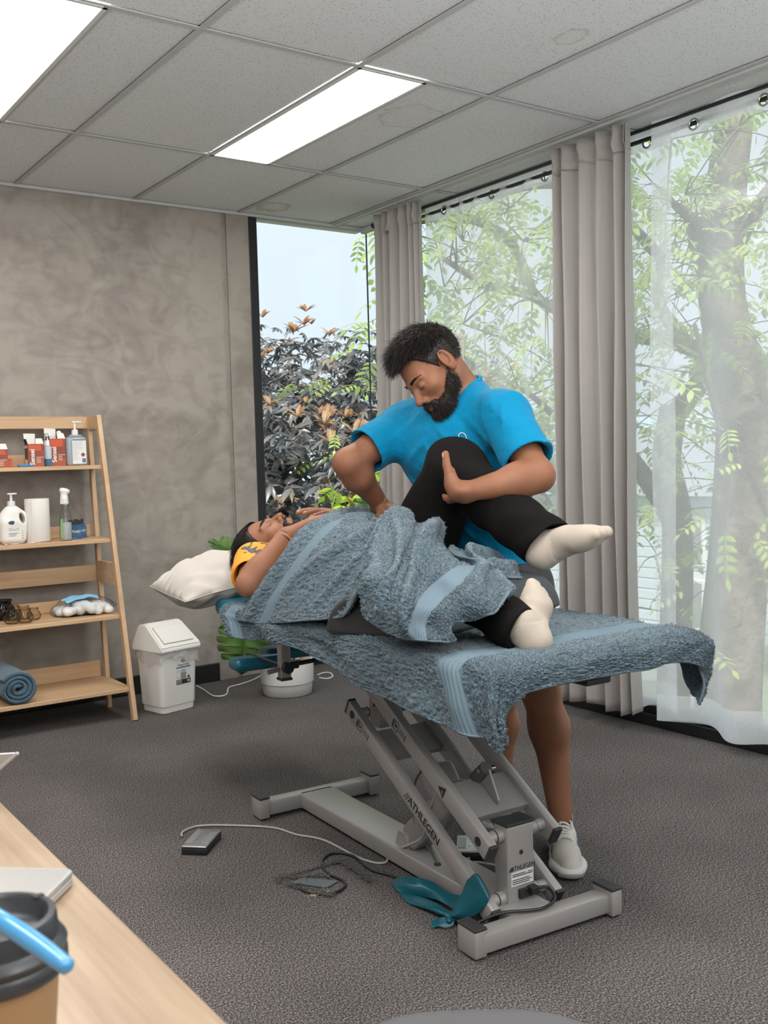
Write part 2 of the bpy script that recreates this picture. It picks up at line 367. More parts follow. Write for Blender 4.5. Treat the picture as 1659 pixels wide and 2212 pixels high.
# walls
bw = MB()
bw.bb((XL, 0, 0), (-.945, .16, HC+.03)); bw.bb((-.945, .012, 0), (-.92, .16, HC+.03)); bw.bb((-.92, -.004, 0), (-.775, .16, HC+.03), .004, 1)
bw = bw.out('wall_back', M['plaster']); tag(bw, 'trowelled grey concrete wall behind the shelf', kind='structure')
MB().bb((-.952, -.006, 0), (-.944, .006, HC), .002, 1).out('groove_bead', M['plaster'], bw)
tag(MB().bb((XL-.12, YF, 0), (XL, .16, HC+.03)).out('wall_left', M['white_paint']), 'painted wall left of the room, out of view', kind='structure')
tag(MB().bb((XL-.12, YF-.12, 0), (.1, YF, HC+.03)).out('wall_front', M['white_paint']), 'painted wall behind the photographer, out of view', kind='structure')
tag(MB().bb((XL, -.016, 0), (-1.06, -.0005, .10), .004, 1).out('baseboard_back', M['black_plastic']), 'black skirting board along the concrete wall', kind='structure')
# back window
w1 = empty('window_1', (-.4, .05, 0), 'tall corner window behind the lying man, overlooking dark leafed tree', kind='structure')
MB().bb((-.785, -.012, 0), (-.735, .07, HC+.02), .003, 1).out('window_frame', M['black'], w1, world=True)
MB().bb((-.735, -.01, 0), (0.02, .07, .07), .003, 1).out('sill', M['black'], w1, world=True)
MB().bb((-.735, .02, HC-.004), (0.02, .06, HC+.02), .002, 1).out('window_frame', M['rail'], w1, world=True)
MB().bb((-.735, .034, .07), (.034, .042, HC)).out('glass', M['glass'], w1, world=True)
MB().bb((.030, .030, .07), (.037, .037, HC)).out('glass_joint', M['black'], w1, world=True)
# right window wall
w2 = empty('window_2', (.05, -3, 0), 'floor to ceiling window wall behind curtains, black framed', kind='structure')
mull = [(-.165, .022), (-1.98, .03), (-3.9, .03), (-5.8, .03), (-7.7, .03)]
for (y, w) in mull: MB().bb((-.02, y-w, .05), (.065, y+w, HC), .003, 1).out('mullion', M['black'], w2, world=True)
yy = [.03]+[m[0] for m in mull]+[YF]
for a, b_ in zip(yy[:-1], yy[1:]):
    MB().bb((.034, b_+.004, .07), (.042, a-.004, HC)).out('glass', M['glass'], w2, world=True)
MB().bb((-.035, YF, 0), (.07, .07, .052), .003, 1).out('bottom_track', M['black'], w2, world=True)
MB().bb((-.012, YF, .052), (.07, .07, .085), .003, 1).out('bottom_track', M['black'], w2, world=True)
MB().bb((-.004, YF, .085), (.03, -.2, .105), .002, 1).out('sill', M['steel'], w2, world=True)
MB().bb((.0, YF, HC-.004), (.06, .03, HC+.02), .002, 1).out('window_frame', M['rail'], w2, world=True)
# ================================================================ OUTSIDE
M['ground'] = nmat('outside_paving', (.30, .30, .29), .9, var=(.4, (.22, .27, .16), 4, .4, .6))
M['siding'] = nmat('pale_siding', (.62, .68, .72), .6); M['roofing'] = nmat('grey_roof', (.30, .33, .36), .7)
tag(MB().bb((-30, -30, -3.7), (70, 80, -3.5)).out('ground', M['ground']), kind='structure', label='ground outside seen far below the windows')
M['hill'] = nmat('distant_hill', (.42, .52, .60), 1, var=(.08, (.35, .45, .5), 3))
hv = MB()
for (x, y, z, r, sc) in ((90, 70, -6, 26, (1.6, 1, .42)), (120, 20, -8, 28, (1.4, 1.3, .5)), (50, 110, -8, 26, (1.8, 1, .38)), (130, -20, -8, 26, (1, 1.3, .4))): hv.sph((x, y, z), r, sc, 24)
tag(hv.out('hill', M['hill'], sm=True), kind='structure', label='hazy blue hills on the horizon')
def house(x, y, w, d, h, rz, label):
    e = empty('house', (x, y, -3.5), label, 'building', 'pale houses beyond the trees', rz=rz)
    MB().bb((-w/2, -d/2, 0), (w/2, d/2, h)).out('wall', M['siding'], e)
    n = int(h/.26)
    b = MB()
    for k in range(n): b.bb((-w/2-.02, -d/2-.02, k*.26), (w/2+.02, d/2+.02, k*.26+.20))
    tag(b.out('siding_boards', M['siding'], e), kind='stuff')
    for i in range(3):
        for k in range(2):
            yy = -d/2+d*(i+.5)/3; zz = h*(.28+.42*k)
            wf = MB().bb((-w/2-.08, yy-.5, zz-.6), (-w/2-.0, yy+.5, zz+.6), .02, 1).out('window', M['white_paint'], e)
            MB().bb((-w/2-.10, yy-.42, zz-.52), (-w/2-.07, yy+.42, zz+.52)).out('pane', M['steel'], wf)
    r = MB(); r.poly([(-w/2-.4, -d/2-.3, h), (w/2+.4, -d/2-.3, h), (0, -d/2-.3, h+w*.28)], d+.6, (0, 1, 0)); r.out('roof', M['roofing'], e)
house(16.5, 1.6, 5, 8, 4.4, .25, 'pale blue weatherboard house seen low through the right sheer curtain')
house(19, 13.5, 6, 8, 3.6, .1, 'pale weatherboard house behind the trees, left of the other house')

def leaf_mesh(name, L, W, fold=.25, droop=.2, m=None):
    V = []; F = []; prof = [(0, .03), (.22, .75), (.5, 1), (.78, .6), (1, .0)]
    for i, (t, w) in enumerate(prof):
        z = -droop*L*t*t
        V += [(-W/2*w, L*t, z+fold*W/2*w), (0, L*t, z), (W/2*w, L*t, z+fold*W/2*w)]
    for i in range(4):
        a = 3*i; F += [(a, a+1, a+4, a+3), (a+1, a+2, a+5, a+4)]
    me = pymesh(name, V, F); 
    if m: me.materials.append(m)
    return me
def leafmat(name, c, c2, tr=.45, sc=3.0, rough=.45):
    m = bpy.data.materials.new(name); m.use_nodes = True; N = m.node_tree.nodes; L = m.node_tree.links; b = N['Principled BSDF']
    b.inputs['Roughness'].default_value = rough
    g = N.new('ShaderNodeNewGeometry'); t = N.new('ShaderNodeTexNoise'); t.inputs['Scale'].default_value = sc; t.inputs['Detail'].default_value = 3
    L.new(g.outputs['Position'], t.inputs['Vector'])
    r = N.new('ShaderNodeValToRGB'); r.color_ramp.elements[0].color = (*c, 1); r.color_ramp.elements[1].color = (*c2, 1)
    r.color_ramp.elements[0].position = .38; r.color_ramp.elements[1].position = .62
    L.new(t.outputs['Fac'], r.inputs[0]); L.new(r.outputs[0], b.inputs['Base Color'])
    tr_ = N.new('ShaderNodeBsdfTranslucent'); L.new(r.outputs[0], tr_.inputs[0]); mx = N.new('ShaderNodeMixShader'); mx.inputs[0].default_value = tr
    L.new(b.outputs[0], mx.inputs[1]); L.new(tr_.outputs[0], mx.inputs[2]); L.new(mx.outputs[0], N['Material Output'].inputs[0])
    return m
M['leaf_green'] = leafmat('leaf_green', (.36, .50, .12), (.62, .74, .26), .5, 1.4)
M['leaf_lime'] = leafmat('leaf_lime', (.48, .68, .05), (.70, .82, .10), .5, 3)
M['leaf_bronze'] = leafmat('leaf_bronze', (.065, .08, .095), (.23, .205, .19), .2, 2.4, .30)
M['leaf_orange'] = leafmat('leaf_orange', (.36, .19, .09), (.50, .31, .17), .4, 5)
M['bark'] = nmat('bark', (.13, .105, .085), .9, bump=(22, .8, .03, 5), var=(6, (.24, .20, .17), 5))
M['bark_dark'] = nmat('bark_dark', (.05, .045, .045), .9)
def scatter(tmpl_V, tmpl_F, P, D, U, S):
    """many copies of one small mesh as arrays: P points, D directions (local +y), U rough up, S scales"""
    P = np.asarray(P); D = np.asarray(D); D = D/np.linalg.norm(D, axis=1)[:, None]
    X = np.cross(D, U); X = X/np.maximum(np.linalg.norm(X, axis=1)[:, None], 1e-6); Z = np.cross(X, D)
    T = np.asarray(tmpl_V, float); n = len(P)
    V = P[:, None, :] + S[:, None, None]*(T[None, :, 0:1]*X[:, None, :]+T[None, :, 1:2]*D[:, None, :]+T[None, :, 2:3]*Z[:, None, :])
    F = np.asarray(tmpl_F)[None]+(np.arange(n)*len(T))[:, None, None]
    return V.reshape(-1, 3), F.reshape(-1, F.shape[-1])
def VF(me):
    V = [tuple(v.co) for v in me.vertices]; F = [tuple(p.vertices) for p in me.polygons]; return V, F
def orient(p, d, u, s):
    y = Vector(d).normalized(); x = y.cross(Vector(u)); x.normalize(); z = x.cross(y)
    return Matrix.Translation(Vector(p)) @ Matrix((x, y, z)).transposed().to_4x4() @ Matrix.Scale(s, 4)
# ---- dark bronze-leafed tree behind the corner window
def rosette(name, n, L, W, up, m):
    V = []; F = []
    lv, lf = VF(leaf_mesh('t', L, W, .35, .25))
    for k in range(n):
        a = 2*math.pi*k/n*1.618*2; el = up+.5*RN.random()
        d = Vector((math.cos(a)*math.cos(el), math.sin(a)*math.cos(el), math.sin(el)))
        Mx = orient((0, 0, 0), d, (0, 0, 1), .8+.4*RN.random()); b0 = len(V)
        V += [tuple(Mx @ Vector(v)) for v in lv]; F += [tuple(i+b0 for i in f) for f in lf]
    me = pymesh(name, V, F); me.materials.append(m); return me
def dense_tree():
    c = atd(12.2, 690, 1100); R = np.array([2.9, 2.9, 1.92]); c = np.array(c)
    e = empty('tree', (c[0], c[1], -3.5), 'dense tree with dark bronze leaves and orange shoots outside the corner window', 'tree')
    tb = MB(); tb.tube([(c[0], c[1], -3.5), (c[0]+.1, c[1], -2), (c[0], c[1]+.1, c[2])], lambda t: .2-.08*t, 10)
    for k in range(46):
        a = RN.random()*6.28; z = RN.uniform(-.6, .95); s = math.sqrt(1-z*z)
        q = Vector(c+R*np.array([s*math.cos(a), s*math.sin(a), z])*RN.uniform(.8, 1.0)); p0 = Vector((c[0], c[1], c[2]-1.2+RN.random()))
        mid = (q+p0)/2+Vector((RN.uniform(-.3, .3), RN.uniform(-.3, .3), RN.uniform(0, .4)))
        tb.tube([p0, mid, q], lambda t: .05-.038*t, 5, 4)
    world_child(link('branches', tb.mesh('branches', True), M['bark_dark']), e)
    rz = rosette('bronze_rosette', 7, .145, .038, -.30, M['leaf_bronze']); V1, F1 = VF(rz)
    oz = rosette('orange_rosette', 10, .12, .034, .6, M['leaf_orange']); V2, F2 = VF(oz)
    def shell(n, lo, hi):
        P = NR.normal(size=(n, 3)); P /= np.linalg.norm(P, axis=1)[:, None]
        lump = 1+.13*np.sin(P[:, 0]*7+1)*np.sin(P[:, 1]*6)+.10*np.sin(P[:, 2]*9+P[:, 0]*5)
        q = c+P*R*(NR.uniform(lo, hi, n)*lump)[:, None]; return q, P
    q, nrm = shell(6500, .62, 1.05)
    up = nrm*.8+np.array([0, 0, .55])+NR.normal(scale=.35, size=nrm.shape); up /= np.linalg.norm(up, axis=1)[:, None]
    side = np.cross(up, NR.normal(size=up.shape)); side /= np.linalg.norm(side, axis=1)[:, None]
    V, F = scatter(V1, F1, q, side, up, NR.uniform(.7, 1.25, len(q)))
    o = link('foliage', arr_mesh('foliage', V, F), M['leaf_bronze']); tag(o, kind='stuff'); world_child(o, e)
    q, nrm = shell(150, .98, 1.07)
    up = nrm*.7+np.array([0, 0, .8]); side = np.cross(up, NR.normal(size=up.shape)); side /= np.linalg.norm(side, axis=1)[:, None]
    V, F = scatter(V2, F2, q, side, up, NR.uniform(.7, 1.2, len(q)))
    o = link('young_foliage', arr_mesh('young_foliage', V, F), M['leaf_orange']); tag(o, kind='stuff'); world_child(o, e)
    # nearest rosettes as single pieces
    bpy.context.view_layer.update()
    q, nrm = shell(1000, 1.0, 1.08); v = np.array(CAM)-q; front = (nrm*v).sum(1)/np.linalg.norm(v, axis=1) > .25
    q = q[front]; nrm = nrm[front]
    k = 0
    for p, n_ in zip(q[:290], nrm[:290]):
        org = k % 3 == 0
        me = oz if org else rz
        o = link('young_leaf_cluster' if org else 'leaf_cluster', me, None); zz = Vector(n_)*.7+Vector((0, 0, .8))
        xx = zz.cross(Vector((RN.random(), RN.random(), RN.random()))); o.matrix_world = orient(p, xx, zz, RN.uniform(.8, 1.3)); mw = o.matrix_world.copy()
        o.parent = e; o.matrix_parent_inverse = Matrix.Translation(-e.location); k += 1
dense_tree()
# ---- light green trees beyond the right windows
def sprig(name, m, L=.26, n=9, lw=.034, ll=.075):
    V = []; F = []; lv, lf = VF(leaf_mesh('t', ll, lw, .1, .15))
    def add(p, d, s=1):
        Mx = orient(p, d, (0, 0, 1), s); b0 = len(V); V.extend([tuple(Mx @ Vector(v)) for v in lv]); F.extend([tuple(i+b0 for i in f) for f in lf])
    for k in range(n):
        t = (k//2+.6)/(n//2+1); sgn = 1 if k % 2 else -1
        p = (0, L*t, -.25*L*t*t)
        add(p, (sgn*.95, .45, -.25), .8+.35*RN.random()) if k < n-1 else add((0, L*.95, -.24*L), (0, 1, -.5))
    V0 = len(V); V += [(-.002, 0, 0), (.002, 0, 0), (.002, L, -.25*L), (-.002, L, -.25*L)]; F.append((V0, V0+1, V0+2, V0+3))
    me = pymesh(name, V, F); me.materials.append(m); return me
SP_G = sprig('leaf_sprig', M['leaf_green']); SP_L = sprig('lime_sprig', M['leaf_lime'], .2, 9, .05, .10)
def green_tree(name, label, limbs, nf, seed, mat_sprig, extra_pts=(), nleaf=120, spread=.55, size=(.8, 1.3)):
    """limbs: list of (points px,py,depth, start radius m, end radius m)"""
    base = atd(limbs[0][0][0][2], limbs[0][0][0][0], limbs[0][0][0][1])
    e = empty('tree', (base.x, base.y, -3.5), label, 'tree')
    ends = []
    for (pts, r0, r1) in limbs:
        P = [atd(d, x, y) for (x, y, d) in pts]
        b = MB().tube(P, lambda t: r0+(r1-r0)*t, 9, 6); nm_ = 'trunk' if r0 > .12 else 'branch'
        world_child(link(nm_, b.mesh(nm_, True), M['bark']), e)
        cp = catmull(P, 6); wgt = 1 if r0 < .12 else .25
        for i, p in enumerate(cp):
            if i > len(cp)*.3: ends.append((p, wgt))
    ends += [(atd(d, x, y), w) for (x, y, d, w) in extra_pts]
    rs = np.random.RandomState(seed)
    W = np.array([w for _, w in ends]); W = W/W.sum(); idx = rs.choice(len(ends), nf, p=W)
    C = np.array([tuple(ends[i][0]) for i in idx]); P = C+rs.normal(scale=spread, size=C.shape)*np.array([1, 1, .75])
    keep = P[:, 0] > .75; P = P[keep]
    # twigs carrying the sprigs
    tw = MB()
    for i in range(0, min(len(P), 300), 2):
        a = Vector(C[keep][i]); b_ = Vector(P[i]); tw.tube([a, (a+b_)/2+Vector((0, 0, .08)), b_], lambda t: .007-.005*t, 4, 3)
    o = link('twigs', tw.mesh('twigs', True), M['bark']); tag(o, kind='stuff'); world_child(o, e)
    D = rs.normal(size=P.shape); D[:, 2] = -abs(D[:, 2])*.5; U = np.tile([0, 0, 1.0], (len(P), 1))+rs.normal(scale=.3, size=P.shape)
    V1, F1 = VF(mat_sprig); S = rs.uniform(size[0], size[1], len(P))
    V, F = scatter(V1, F1, P[nleaf:], D[nleaf:], U[nleaf:], S[nleaf:])
    o = link('foliage', arr_mesh('foliage', V, F), mat_sprig.materials[0]); tag(o, kind='stuff'); world_child(o, e)
    for i in range(nleaf):
        o = link('leaf_sprig', mat_sprig); o.matrix_world = orient(P[i], D[i], U[i], S[i]); o.parent = e; o.matrix_parent_inverse = Matrix.Translation(-e.location)
    return e
T1 = [([(1560, 2100, 7.4), (1575, 1500, 7.4), (1600, 1150, 7.5), (1605, 860, 7.5), (1560, 640, 7.6), (1570, 400, 7.7), (1600, 180, 7.8)], .26, .13),
      ([(1605, 900, 7.5), (1680, 780, 7.3), (1760, 640, 7.2), (1860, 500, 7.0)], .12, .05),
      ([(1585, 1200, 7.5), (1700, 1080, 7.6), (1830, 1000, 7.7)], .11, .05),
      ([(1560, 640, 7.6), (1530, 520, 7.5), (1490, 470, 7.4), (1440, 430, 7.2)], .09, .02),
      ([(1575, 560, 7.6), (1640, 440, 7.4), (1720, 330, 7.2)], .08, .02),
      ([(1600, 300, 7.7), (1500, 230, 7.5), (1380, 240, 7.2), (1300, 260, 7.0)], .06, .02),
      ([(1605, 1000, 7.5), (1560, 930, 7.3), (1500, 700, 7.1)], .05, .015)]
green_tree('tree', 'tall pale green leafed tree with thick trunk behind the rightmost sheer curtain', T1, 430, 3, SP_G,
           [(1480, 420, 6.6, 3), (1620, 500, 6.6, 3), (1520, 900, 7.2, 2), (1600, 1350, 6.6, 1.5), (1450, 300, 6.4, 3), (1620, 250, 6.4, 3), (1750, 500, 6.6, 3)])
T2 = [([(1450, 2100, 9.2), (1455, 1500, 9.2), (1462, 1300, 9.2), (1462, 1120, 9.1), (1440, 1000, 9.0), (1455, 880, 9.0)], .16, .12),
      ([(1462, 1140, 9.1), (1400, 1040, 9.0), (1330, 960, 8.8), (1200, 900, 8.6)], .10, .05),
      ([(1455, 900, 9.0), (1530, 790, 8.8), (1480, 745, 8.6), (1390, 728, 8.4), (1280, 720, 8.2)], .10, .05),
      ([(1500, 760, 8.8), (1450, 700, 8.6), (1420, 640, 8.4), (1430, 560, 8.2)], .07, .03),
      ([(1520, 800, 8.8), (1545, 650, 8.8), (1510, 560, 8.7), (1490, 460, 8.6)], .09, .05),
      ([(1280, 720, 8.2), (1150, 640, 8.0), (1060, 620, 7.8), (960, 560, 7.6)], .05, .02),
      ([(1200, 900, 8.6), (1120, 840, 8.4), (1060, 880, 8.3)], .03, .01),
      ([(1150, 640, 8.0), (1100, 520, 7.8), (1000, 470, 7.6), (900, 480, 7.5), (820, 500, 7.4)], .05, .012),
      ([(1430, 560, 8.2), (1300, 430, 8.0), (1180, 400, 7.7), (1050, 430, 7.6)], .05, .015)]
green_tree('tree', 'forked green leafed tree seen through the sheer curtains between the grey curtains', T2, 560, 5, SP_G,
           [(1000, 520, 7.4, 8), (960, 620, 7.6, 6), (1130, 520, 7.4, 8), (1180, 650, 7.6, 8), (1100, 450, 7.2, 8), (1450, 950, 8.6, 6), (1420, 1200, 8.6, 3), (1000, 700, 8.0, 4), (815, 520, 6.9, 1.5), (700, 470, 6.9, .7)], 120, .42)
T3 = [([(1010, 2000, 10.5), (1010, 1300, 10.5), (1000, 1000, 10.4)], .13, .08),
      ([(1000, 1100, 10.4), (900, 1000, 10.2), (830, 950, 10)], .05, .02), ([(1000, 1100, 10.4), (1080, 950, 10.4), (1130, 860, 10.3)], .05, .02)]
green_tree('tree', 'brownish green tree low behind the sheer curtain, right of the man in teal', T3, 420, 8, SP_G,
           [(1050, 830, 10.4, 3), (1000, 900, 10, 5), (950, 1000, 9.8, 4), (1120, 950, 10, 4), (1300, 1000, 10, 4), (1250, 1100, 10, 3)], 60, .55)
T4 = [([(800, 2100, 8.4), (800, 1400, 8.4), (795, 1230, 8.3)], .04, .02), ([(795, 1260, 8.3), (750, 1150, 8.1), (715, 1085, 8.0)], .015, .006),
      ([(795, 1250, 8.3), (818, 1120, 8.2), (820, 1010, 8.2)], .015, .006)]
green_tree('tree', 'bright lime green sapling in front of the dark tree, low in the corner window', T4, 90, 9, SP_L,
           [(720, 1072, 7.9, 5), (818, 1020, 8.0, 7), (822, 1100, 8.0, 7), (805, 1190, 8.0, 5)], 60, .11, (.7, 1.1))
# ================================================================ CURTAINS
M['drape'] = nmat('grey_drape', (.36, .335, .315), .75, sheen=.3, bump=(7, .35, .02, 4))
def sheer_mat(name, a, col=(.86, .89, .93)):
    m = bpy.data.materials.new(name); m.use_nodes = True; N = m.node_tree.nodes; L = m.node_tree.links; N.remove(N['Principled BSDF'])
    t = N.new('ShaderNodeBsdfTransparent'); d = N.new('ShaderNodeBsdfDiffuse'); s = N.new('ShaderNodeBsdfTranslucent'); d.inputs[0].default_value = (*col, 1); s.inputs[0].default_value = (*col, 1)
    m1 = N.new('ShaderNodeMixShader'); m1.inputs[0].default_value = .6; L.new(d.outputs[0], m1.inputs[1]); L.new(s.outputs[0], m1.inputs[2])
    g = N.new('ShaderNodeNewGeometry'); mp = N.new('ShaderNodeMapping'); mp.inputs['Scale'].default_value = (1, 900, 60); L.new(g.outputs['Position'], mp.inputs[0])
    n1 = N.new('ShaderNodeTexNoise'); n1.inputs['Scale'].default_value = 1; n1.inputs['Detail'].default_value = 1; L.new(mp.outputs[0], n1.inputs['Vector'])
    mp2 = N.new('ShaderNodeMapping'); mp2.inputs['Scale'].default_value = (1, 60, 900); L.new(g.outputs['Position'], mp2.inputs[0])
    n2 = N.new('ShaderNodeTexNoise'); n2.inputs['Scale'].default_value = 1; n2.inputs['Detail'].default_value = 1; L.new(mp2.outputs[0], n2.inputs['Vector'])
    ad = N.new('ShaderNodeMath'); ad.operation = 'ADD'; L.new(n1.outputs['Fac'], ad.inputs[0]); L.new(n2.outputs['Fac'], ad.inputs[1])
    # thicker cover where the cloth is seen at a slant (a real thread effect: more cloth per view)
    lw = N.new('ShaderNodeLayerWeight'); lw.inputs[0].default_value = .35
    mr = N.new('ShaderNodeMath'); mr.operation = 'MULTIPLY_ADD'; mr.inputs[1].default_value = .22; mr.inputs[2].default_value = a-.22; L.new(ad.outputs[0], mr.inputs[0])
    m3 = N.new('ShaderNodeMath'); m3.operation = 'MULTIPLY_ADD'; m3.inputs[1].default_value = .34; L.new(lw.outputs['Facing'], m3.inputs[0]); L.new(mr.outputs[0], m3.inputs[2]); m3.use_clamp = True
    m2 = N.new('ShaderNodeMixShader'); L.new(m3.outputs[0], m2.inputs[0]); L.new(t.outputs[0], m2.inputs[1]); L.new(m1.outputs[0], m2.inputs[2])
    L.new(m2.outputs[0], N['Material Output'].inputs[0]); return m
M['sheer'] = sheer_mat('sheer_voile', .42, (.95, .97, 1.0)); M['sheer_hem'] = sheer_mat('sheer_hem', .58, (.95, .97, 1.0))
def pleats(seed, n, lo=.6, hi=1.4):
    r = np.random.RandomState(seed); w = r.uniform(lo, hi, n); c = np.concatenate([[0], np.cumsum(w)/w.sum()]); amp = r.uniform(.55, 1.15, n)
    return c, amp
def curtain_sheet(name, y0, y1, x0, ztop, zbot, n, depth, seed, nu, nv, flare=1.0, holes=(), power=1.0, topk=.8, botk=1.0, pleatw=(.6, 1.4)):
    c, amp = pleats(seed, n, *pleatw)
    u = np.linspace(0, 1, nu); ph = np.zeros(nu); am = np.zeros(nu)
    for i in range(n):
        s = (u >= c[i]) & (u <= c[i+1]); t = (u[s]-c[i])/(c[i+1]-c[i]); ph[s] = np.sin(t*math.pi*2)*0+(-np.cos(t*2*math.pi)); am[s] = amp[i]
    am = np.convolve(np.pad(am, 6, 'edge'), np.ones(13)/13, 'valid')
    wave = np.sign(ph)*np.abs(ph)**power*am
    V = []; rs = np.random.RandomState(seed+1); d1 = rs.uniform(-1, 1, 4)
    for j in range(nv):
        v = j/(nv-1); k = topk+(botk-topk)*min(1, v*1.6)
        z = ztop+(zbot-ztop)*v
        yc = (y0+y1)/2; half = (y1-y0)/2*(1+(flare-1)*v)
        drift = .012*np.sin(v*3+u*6*d1[0]+d1[1]*3)*v+.006*np.sin(v*9+u*17)*min(v*3, 1)
        y = yc+(u*2-1)*half+.35*depth*np.gradient(wave)*0+drift
        x = x0+depth*k*wave+.5*depth*.35*np.sin(v*5*d1[2]+u*11)*v
        zz = z+(.012*np.sin(u*9+seed)+.006*np.sin(u*23) if j == nv-1 else 0)
        V.append(np.stack([x, y, np.full(nu, z) if j < nv-1 else z+.010*np.sin(u*9+seed)+.005*np.sin(u*23)], 1))
    V = np.concatenate(V); Q = []
    jj, ii = np.meshgrid(np.arange(nv-1), np.arange(nu-1), indexing='ij'); a = (jj*nu+ii).ravel()
    Q = np.stack([a, a+1, a+nu+1, a+nu], 1)
    if holes:
        cen = V[Q].mean(1); keep = np.ones(len(Q), bool)
        for (hy, hz, r) in holes: keep &= (cen[:, 1]-hy)**2+(cen[:, 2]-hz)**2 > r*r
        Q = Q[keep]
    return V, Q, nu, nv
def drape(label, y0, y1, seed, n, flare, pw=(.4, 1.6)):
    V, Q, nu, nv = curtain_sheet('curtain', y0, y1, -.190, 2.553, .085, n, .042, seed, 300, 70, flare, power=1.0, topk=.62, botk=1.0, pleatw=pw)
    o = link('curtain', arr_mesh('curtain', V, Q), M['drape']); tag(o, label, 'curtain', 'grey lined curtains')
    md = o.modifiers.new('s', 'SOLIDIFY'); md.thickness = .003
    # stitched heading
    V2, Q2, _, _ = curtain_sheet('heading', y0, y1, -.1945, 2.556, 2.44, n, .042, seed, 300, 4, 1.0, power=1.0, topk=.62, botk=.67, pleatw=pw)
    h = link('heading_tape', arr_mesh('heading', V2, Q2), M['drape'], o); md = h.modifiers.new('s', 'SOLIDIFY'); md.thickness = .002
    return o
drape('narrow grey curtain in the room corner behind the man in the teal shirt', -.81, -.40, 11, 6, 1.08)
drape('wide grey curtain hanging between the two stretches of sheer', -2.23, -1.80, 27, 5, 1.02, (.35, 2.0))
ROD_Z = 2.508
r = MB(); r.cyl((-.142, YF+.1, ROD_Z+.016), (-.142, -.30, ROD_Z+.016), .008, seg=12); rod = r.out('curtain_rod', M['black'], sm=True)
tag(rod, 'black curtain rod carrying the grey curtains, nearer the room', 'curtain rod')
fin = MB().sph((-.142, -.30, ROD_Z+.016), .016).out('finial', M['black'], rod, sm=True)
r = MB(); r.cyl((-.10, YF+.1, ROD_Z-.012), (-.10, -.36, ROD_Z-.012), .009, seg=12); rod2 = r.out('curtain_rod', M['black'], sm=True)
tag(rod2, 'black curtain rod threaded through the sheer eyelets, nearer the glass', 'curtain rod')
for y in (-.5, -2.02, -3.9, -5.8, -7.6):
    MB().bb((-.150, y-.008, ROD_Z+.026), (-.02, y+.008, ROD_Z+.042)).bb((-.108, y-.008, ROD_Z-.006), (-.092, y+.008, ROD_Z+.03)).out('bracket', M['black'], rod)
for y in (-.62, -2.1, -4.0): MB().bb((-.106, y-.006, ROD_Z-.004), (-.096, y+.006, ROD_Z+.02)).out('bracket', M['black'], rod2)
def sheer(label, y0, y1, x0, zb, rings, seed, n, depth=.03, opac='sheer', lo=.6, hi=1.5):
    L_ = abs(y1-y0); nu = max(60, int(L_/.009)); hl = [(y, ROD_Z-.02, .021) for y in rings]
    V, Q, a, b = curtain_sheet('sheer_curtain', y0, y1, x0, ROD_Z+.035, zb, n, depth, seed, nu, 270, 1.0, holes=hl, topk=.35, botk=1, pleatw=(lo, hi))
    o = link('sheer_curtain', arr_mesh('sheer_curtain', V, Q), M[opac]); tag(o, label, 'curtain', 'white sheer curtains')
    s = slice(b*0, None)
    # doubled hem and heading
    for nm_, r0, r1 in (('hem', b-14, b), ('heading', 0, 11)):
        idx = np.arange(r0*a, r1*a); rows = r1-r0; jj, ii = np.meshgrid(np.arange(rows-1), np.arange(a-1), indexing='ij'); q = (jj*a+ii).ravel()
        QQ = np.stack([q, q+1, q+a+1, q+a], 1); VV = V[idx]+np.array([-.002, 0, 0])
        cen = VV[QQ].mean(1); keep = np.ones(len(QQ), bool)
        for (hy, hz, r_) in hl: keep &= (cen[:, 1]-hy)**2+(cen[:, 2]-hz)**2 > r_*r_
        link(nm_, arr_mesh(nm_, VV, QQ[keep]), M['sheer_hem'], o)
    for y in rings:
        k = np.argmin((V[:, 1]-y)**2+(V[:, 2]-(ROD_Z-.02))**2*4); c = Vector((V[k, 0], y, ROD_Z-.02))
        ring = MB().tube([c+Vector((-.003, .021*math.cos(t), .021*math.sin(t))) for t in [2*math.pi*i/20 for i in range(20)]], .0042, 8, 1, closed=True)
        ring.out('eyelet', M['chrome'], o, sm=True)
    return o
def ys(px, py): return onx(-.10, px, py).y
sheer('white sheer curtain with eyelets between the two grey curtains', -1.86, -.74, -.10, .095, [ys(962, 457), ys(1062, 424), ys(1176, 383)], 31, 7, .03)
sheer('white sheer curtain peeping out beside the wide grey curtain', -2.36, -1.90, -.085, .10, [ys(1392, 312), ys(1300, 345)], 37, 3, .022)
sheer('white sheer curtain hanging lowest at the right edge of the photo', -3.75, -2.30, -.125, .072, [ys(1502, 270), ys(1655, 214), -3.15, -3.5], 43, 6, .045, lo=.5, hi=1.7)
sheer('white sheer curtain out of view further along the window', -6.0, -3.80, -.10, .09, [-4, -4.5, -5, -5.5], 47, 10, .035)
